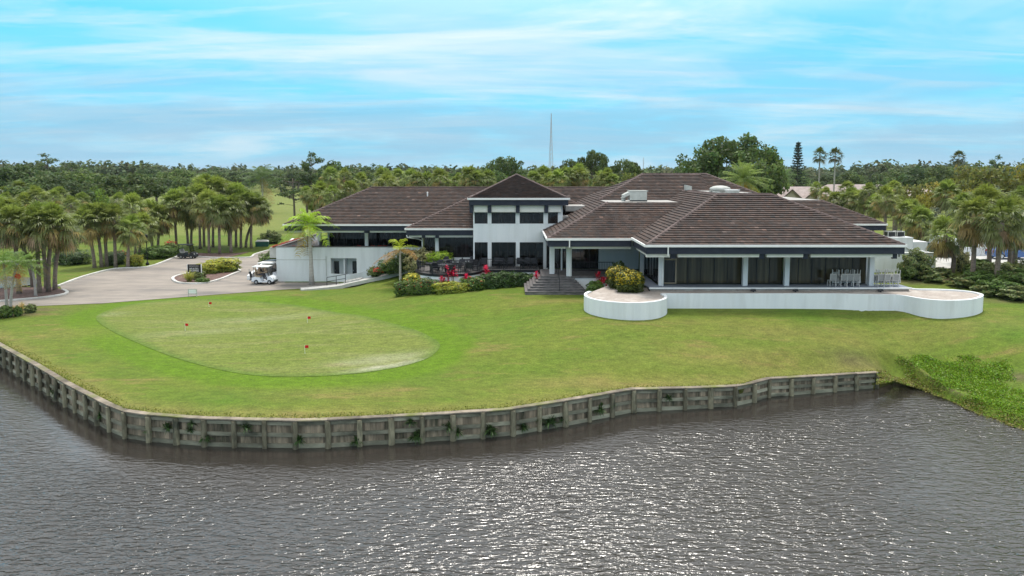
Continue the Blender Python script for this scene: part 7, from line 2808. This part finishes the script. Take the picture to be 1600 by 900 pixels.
# ------------------------------------------------------------------ service yard things
sw = thing('service_wall', 'plain pale wall of the service yard behind the deck', 'wall', (40, 67, 2.4))
sw['kind'] = 'thing'
xw0, xw1 = XatY(1366, 67, 3.5), XatY(1462, 67, 3.5)
MB().box(xw0, xw1, 67.0, 67.25, 1.8, ZatY(395.5, 67)).build('panel', 'white_stucco', sw)
MB().box(xw0, xw1 + 0.05, 66.95, 67.3, ZatY(395.5, 67), ZatY(394.8, 67)).build('coping', 'white_trim', sw)
MB().box(xw1 - 0.25, xw1, 67.25, 72.5, 1.8, ZatY(395.5, 67) - 0.003).build('panel', 'white_stucco', sw)
en = thing('plant_enclosure', 'stepped pale plant enclosure behind the right end of the roof', 'enclosure', (40, 72, 2.4))
MB().box(XatY(1384, 71, 5), XatY(1427, 71, 5), 71, 73.5, 2.2, ZatY(371, 71)).build('wall', 'white_stucco', en)
MB().box(XatY(1427, 72, 4), XatY(1449, 72, 4), 72, 74.5, 2.2, ZatY(378, 72)).build('wall', 'white_stucco', en)
MB().tube([(XatY(1412, 70.9, 5), 70.9, ZatY(383, 70.9)), (XatY(1425, 70.9, 4), 70.9, ZatY(394, 70.9))], 0.05, 6).build('pipe', 'ac_metal', en)
for i, px in enumerate((1390, 1404)):
    cp = thing('condenser', 'boxy dark grilled condenser on the plant enclosure, %s of two from left' % ORD[i], 'condenser', (XatY(px, 72, 5), 72, ZatY(371, 71)), 0, 'condensers')
    MB().box(-0.36, 0.36, -0.36, 0.36, 0.05, 0.5).build('body', 'cart_black', cp, False)
    MB().box(-0.4, 0.4, -0.4, 0.4, 0.5, 0.58).build('top', 'ac_metal', cp, False)
    for s in (-1, 1):
        MB().box(s * 0.38 - 0.03, s * 0.38 + 0.03, -0.4, -0.34, 0, 0.5).build('post', 'ac_metal', cp, False)
    MB().lathe([(0.28, 0.58), (0.28, 0.62), (0.05, 0.64)], 12).build('fan_guard', 'dark_metal', cp, False)


def dumpster(label, loc, rz):
    th = thing('dumpster', label, 'dumpster', loc, rz, 'dumpsters')
    MB().add([(-0.95, -0.6, 0.12), (0.95, -0.6, 0.12), (0.95, 0.6, 0.12), (-0.95, 0.6, 0.12), (-1.0, -0.8, 1.2), (1.0, -0.8, 1.2), (1.0, 0.7, 1.5), (-1.0, 0.7, 1.5)], [(0, 3, 2, 1), (4, 5, 6, 7), (0, 1, 5, 4), (1, 2, 6, 5), (2, 3, 7, 6), (3, 0, 4, 7)]).build('bin', 'dumpster_green', th, False)
    for s in (-1, 1):
        MB().add([(s * 0.5 - 0.48, -0.84, 1.22), (s * 0.5 + 0.48, -0.84, 1.22), (s * 0.5 + 0.48, 0.72, 1.52), (s * 0.5 - 0.48, 0.72, 1.52), (s * 0.5 - 0.48, -0.84, 1.27), (s * 0.5 + 0.48, -0.84, 1.27), (s * 0.5 + 0.48, 0.72, 1.57), (s * 0.5 - 0.48, 0.72, 1.57)], [(0, 3, 2, 1), (4, 5, 6, 7), (0, 1, 5, 4), (1, 2, 6, 5), (2, 3, 7, 6), (3, 0, 4, 7)]).build('lid', 'cart_black', th, False)
        MB().box(s * 1.0 - 0.06, s * 1.0 + 0.06, -0.4, 0.4, 0.7, 0.85).build('lift_pocket', 'dumpster_green', th, False)
    for x in (-0.8, 0.8):
        for y in (-0.45, 0.45):
            MB().lathe([(0.08, -0.03), (0.08, 0.03)], 10, (x, y, 0.08), 'y').build('wheel', 'rubber', th, False)
    return th


p = P(1472, 402, 2.66)
dumpster('green dumpster half hidden behind the curved palm trunk', (p.x, p.y + 0.6, 2.66), 0)
p = P(1492, 403, 2.66)
d2 = dumpster('green dumpster with a white mark beside the pale yard wall', (p.x - 0.5, p.y + 0.9, 2.66), R(4))
MB().lathe([(0.2, 0.0), (0.2, 0.01)], 14, (0.35, -0.76, 0.9), 'y').build('mark', 'letter_white', d2, False)
yw = thing('yard_wall', 'tall pale wall closing the dumpster bay', 'wall', (52, 80, 2.6))
yw['kind'] = 'thing'
p = P(1504, 400, 2.66)
MB().box(p.x - 0.2, p.x + 0.1, p.y - 0.2, p.y + 6, 2.3, ZatY(374, p.y)).build('panel', 'white_stucco', yw)
MB().box(p.x + 0.1, p.x + 6, p.y + 0.2, p.y + 0.45, 2.3, 3.6).build('panel', 'white_stucco', yw)


def car(label, loc, rz, paint):
    th = thing('parked_car', label, 'car', loc, rz, 'cars in the service yard')
    prof = [(-2.05, 0.35), (-2.1, 0.7), (-2.0, 0.95), (-1.2, 1.0), (0.75, 0.98), (1.5, 0.88), (2.05, 0.68), (2.12, 0.4), (1.95, 0.25), (1.75, 0.25), (1.65, 0.5), (1.35, 0.64), (1.05, 0.5), (0.95, 0.25), (-0.9, 0.25), (-1.0, 0.5), (-1.3, 0.64), (-1.6, 0.5), (-1.7, 0.25), (-1.95, 0.25)]
    n = len(prof)
    m = MB()
    yy_ = [(-0.86, 1.0), (0.86, 1.0)]
    vs = [(x, -0.86 + (0.06 if z > 0.9 else 0), z) for x, z in prof] + [(x, 0.86 - (0.06 if z > 0.9 else 0), z) for x, z in prof]
    m.add(vs, [tuple(range(n)), tuple(range(2 * n - 1, n - 1, -1))] + [(k, (k + 1) % n, n + (k + 1) % n, n + k) for k in range(n)])
    bd = m.build('body', paint, th, False)
    cab = [(-2.0, 0.95), (-1.55, 1.38), (-0.9, 1.5), (0.1, 1.5), (0.95, 0.97)]
    n = len(cab)
    m = MB()
    vs = [(x, -0.80 + (z - 0.95) * 0.32, z) for x, z in cab] + [(x, 0.80 - (z - 0.95) * 0.32, z) for x, z in cab]
    m.add(vs, [tuple(range(n)), tuple(range(2 * n - 1, n - 1, -1))] + [(k, (k + 1) % n, n + (k + 1) % n, n + k) for k in range(n)])
    m.build('cabin', paint, th, False)
    for s in (-1, 1):
        for poly in ([(-1.75, 1.03), (-1.42, 1.36), (-0.98, 1.42), (-0.9, 1.03)], [(-0.82, 1.03), (-0.88, 1.43), (0.05, 1.43), (0.08, 1.03)], [(0.16, 1.03), (0.13, 1.40), (0.75, 1.03)]):
            w = MB()
            w.add([(x, s * (0.815 - (z - 0.95) * 0.32), z) for x, z in poly] + [(x, s * (0.80 - (z - 0.95) * 0.32), z) for x, z in poly], [tuple(range(len(poly))), tuple(range(2 * len(poly) - 1, len(poly) - 1, -1))])
            w.build('side_window', 'glass_dark', th, False)
        MB().box(1.85, 2.1, s * 0.62 - 0.14, s * 0.62 + 0.14, 0.6, 0.74).build('headlight', 'lamp_lens', bd, False)
        MB().box(-2.11, -1.98, s * 0.68 - 0.1, s * 0.68 + 0.1, 0.7, 0.94).build('tail_light', 'tail_red', bd, False)
        MB().box(0.62, 0.78, s * 0.92 - 0.07, s * 0.92 + 0.07, 0.98, 1.1).build('mirror', paint, bd, False)
    MB().add([(0.2, -0.58, 1.47), (0.2, 0.58, 1.47), (0.93, 0.72, 1.0), (0.93, -0.72, 1.0)], [(0, 1, 2, 3)]).build('windscreen', 'glass_dark', th, False).location = (0.02, 0, 0.02)
    for x in (-1.35, 1.35):
        for s in (-1, 1):
            w = MB().lathe([(0.2, -0.1), (0.31, -0.1), (0.33, -0.06), (0.33, 0.06), (0.31, 0.1), (0.2, 0.1)], 18, (x, s * 0.78, 0.33), 'y').build('wheel', 'rubber', th, False, True)
            MB().lathe([(0.04, -0.02), (0.21, -0.01), (0.21, 0.01), (0.04, 0.02)], 14, (x, s * 0.885, 0.33), 'y').build('rim', 'steel', w, False)
    return th


p = P(1582, 405, 2.66)
car('blue hatchback parked behind the palms at the right edge', (p.x, p.y + 0.4, 2.67), R(-6), 'car_blue')
p = P(1568, 396, 2.66)
car('white hatchback parked behind the blue one', (p.x, p.y + 1.0, 2.67), R(-6), 'car_white')


# ------------------------------------------------------------------ houses and masts far behind
def house(label, X, Y, z, w, d, eh, rh, roof, gables=()):
    th = thing('house', label, 'house', (X, Y, z))
    MB().box(-w / 2, w / 2, -d / 2, d / 2, -0.5, eh).build('wall', 'house_wall', th, False)
    o_ = 0.5
    m = MB()
    m.add([(-w / 2 - o_, -d / 2 - o_, eh - 0.1), (w / 2 + o_, -d / 2 - o_, eh - 0.1), (w / 2 + o_, d / 2 + o_, eh - 0.1), (-w / 2 - o_, d / 2 + o_, eh - 0.1), (-w / 2 + d * 0.3, 0, eh + rh), (w / 2 - d * 0.3, 0, eh + rh)], [(0, 1, 5, 4), (2, 3, 4, 5), (1, 2, 5), (3, 0, 4), (3, 2, 1, 0)])
    m.build('roof', roof, th, False)
    for gx, gw_, gh in gables:
        y0 = -d / 2 - 1.6
        g_ = MB()
        g_.add([(gx - gw_ / 2, y0, -0.5), (gx + gw_ / 2, y0, -0.5), (gx + gw_ / 2, y0, eh - 0.2), (gx, y0, eh - 0.2 + gh), (gx - gw_ / 2, y0, eh - 0.2), (gx - gw_ / 2, -d / 2, -0.5), (gx + gw_ / 2, -d / 2, -0.5), (gx + gw_ / 2, -d / 2, eh - 0.2), (gx - gw_ / 2, -d / 2, eh - 0.2)], [(0, 1, 2, 3, 4), (1, 6, 7, 2), (5, 0, 4, 8)])
        g_.build('gable_wall', 'house_wall', th, False)
        k = gh / (gw_ / 2)
        for s in (-1, 1):
            r_ = MB()
            xe = gx + s * (gw_ / 2 + 0.4)
            a = (xe, y0 - 0.4, eh - 0.2 - 0.4 * k + 0.05)
            b = (gx, y0 - 0.4, eh - 0.2 + gh + 0.05)
            c = (gx, 0.5, eh - 0.2 + gh + 0.05)
            d_ = (xe, 0.5, eh - 0.2 - 0.4 * k + 0.05)
            up = Vector((0, 0, 0.16))
            r_.add([a, b, c, d_] + [tuple(Vector(q) + up) for q in (a, b, c, d_)], [(3, 2, 1, 0), (4, 5, 6, 7), (0, 1, 5, 4), (1, 2, 6, 5), (2, 3, 7, 6), (3, 0, 4, 7)])
            r_.build('gable_roof', roof, th, False)
            bb = MB().bar(Vector(a) + Vector((0, -0.06, 0)), Vector(b) + Vector((0, -0.06, 0)), 0.08, 0.3)
            bb.build('barge_board', 'bark', th, False)
        wn = MB().box(gx - 0.6, gx + 0.6, y0 - 0.05, y0 + 0.02, 1.0, 2.2).build('window', 'glass_dark', th, False)
        MB().box(gx - 0.7, gx + 0.7, y0 - 0.08, y0 - 0.052, 0.88, 1.0).build('sill', 'white_trim', wn, False)
    return th


Yh = 165
def hz(px, py_eave, py_ridge, Y):
    return XatY(px, Y, 5), ZatY(py_eave, Y), ZatY(py_ridge, Y)


X_, ze, zr = hz(1232, 307, 291.5, Yh)
house('tan roofed house with small front gables behind the hall roof end', X_, Yh, ze - 3.0, 17, 9, 3.0, zr - ze, 'house_tile', ((-1.8, 4.2, 1.9), (2.6, 2.4, 1.0), (-6.0, 3.0, 1.2)))
X_, ze, zr = hz(1335, 303, 288, 185)
house('tan roofed house half hidden by palms at the right', X_, 185, ze - 3.0, 20, 9, 3.0, zr - ze, 'house_tile', ((-3, 3.4, 1.4),))
X_, ze, zr = hz(1428, 305, 295, 170)
house('grey tan roofed house deep in the wood at the right', X_, 170, ze - 3.0, 10, 8, 3.0, zr - ze, 'house_tile')
X_, ze, zr = hz(167, 303, 294, 172)
house('house with a red tiled roof among the oaks at the left', X_, 172, ze - 3.0, 6, 5, 3.0, zr - ze, 'house_red_tile')

YR = 800
XR = XatY(861, YR, 40)
hR = ZatY(177, YR)
rt = thing('radio_tower', 'tall tapering lattice radio mast on the horizon', 'radio tower', (XR, YR, 0))
corn = [(math.cos(a), math.sin(a)) for a in (R(90), R(210), R(330))]
wR = lambda t: 3.4 * (1 - t) ** 1.3 + 0.25
for c in corn:
    MB().tube([(c[0] * wR(t), c[1] * wR(t), hR * t) for t in np.linspace(0, 1, 9)], [0.34, 0.32, 0.3, 0.28, 0.26, 0.24, 0.22, 0.2, 0.18], 5).build('leg', 'antenna', rt, False)
for i in range(16):
    t, t2 = i / 16, (i + 1) / 16
    for a in range(3):
        c, d = corn[a], corn[(a + 1) % 3]
        MB().bar((c[0] * wR(t), c[1] * wR(t), hR * t), (d[0] * wR(t2), d[1] * wR(t2), hR * t2), 0.16).build('brace', 'antenna', rt, False)
for (px, ty, Y, lab) in [(1005, 246, 500, 'thin mast on the horizon beside the hall ridge')]:
    X_ = XatY(px, Y, 10)
    hM = ZatY(ty, Y)
    mt = thing('mast', lab, 'mast', (X_, Y, 0))
    MB().tube([(0, 0, 0), (0, 0, hM * 0.8), (0, 0, hM)], [0.28, 0.2, 0.1], 6).build('pole', 'antenna', mt, False)
    for k in range(4):
        MB().bar((-0.7, 0, hM * (0.8 + 0.05 * k)), (0.7, 0, hM * (0.8 + 0.05 * k)), 0.1).build('crossarm', 'antenna', mt, False)

# ------------------------------------------------------------------ air
hm, hN, hL, hb = new_mat('haze')
hN.remove(hb)
pv = hN.new('ShaderNodeVolumePrincipled')
pv.inputs['Color'].default_value = (0.80, 0.90, 1.0, 1)
pv.inputs['Density'].default_value = 0.00006
pv.inputs['Anisotropy'].default_value = 0.2
hL.new(pv.outputs[0], hN['Material Output'].inputs['Volume'])
hz_o = MB().box(-6100, 6100, -320, 7100, WATER_Z - 1.5, 90).build('haze', 'haze')
tag(hz_o, 'thin pale air over the land', kind='stuff')
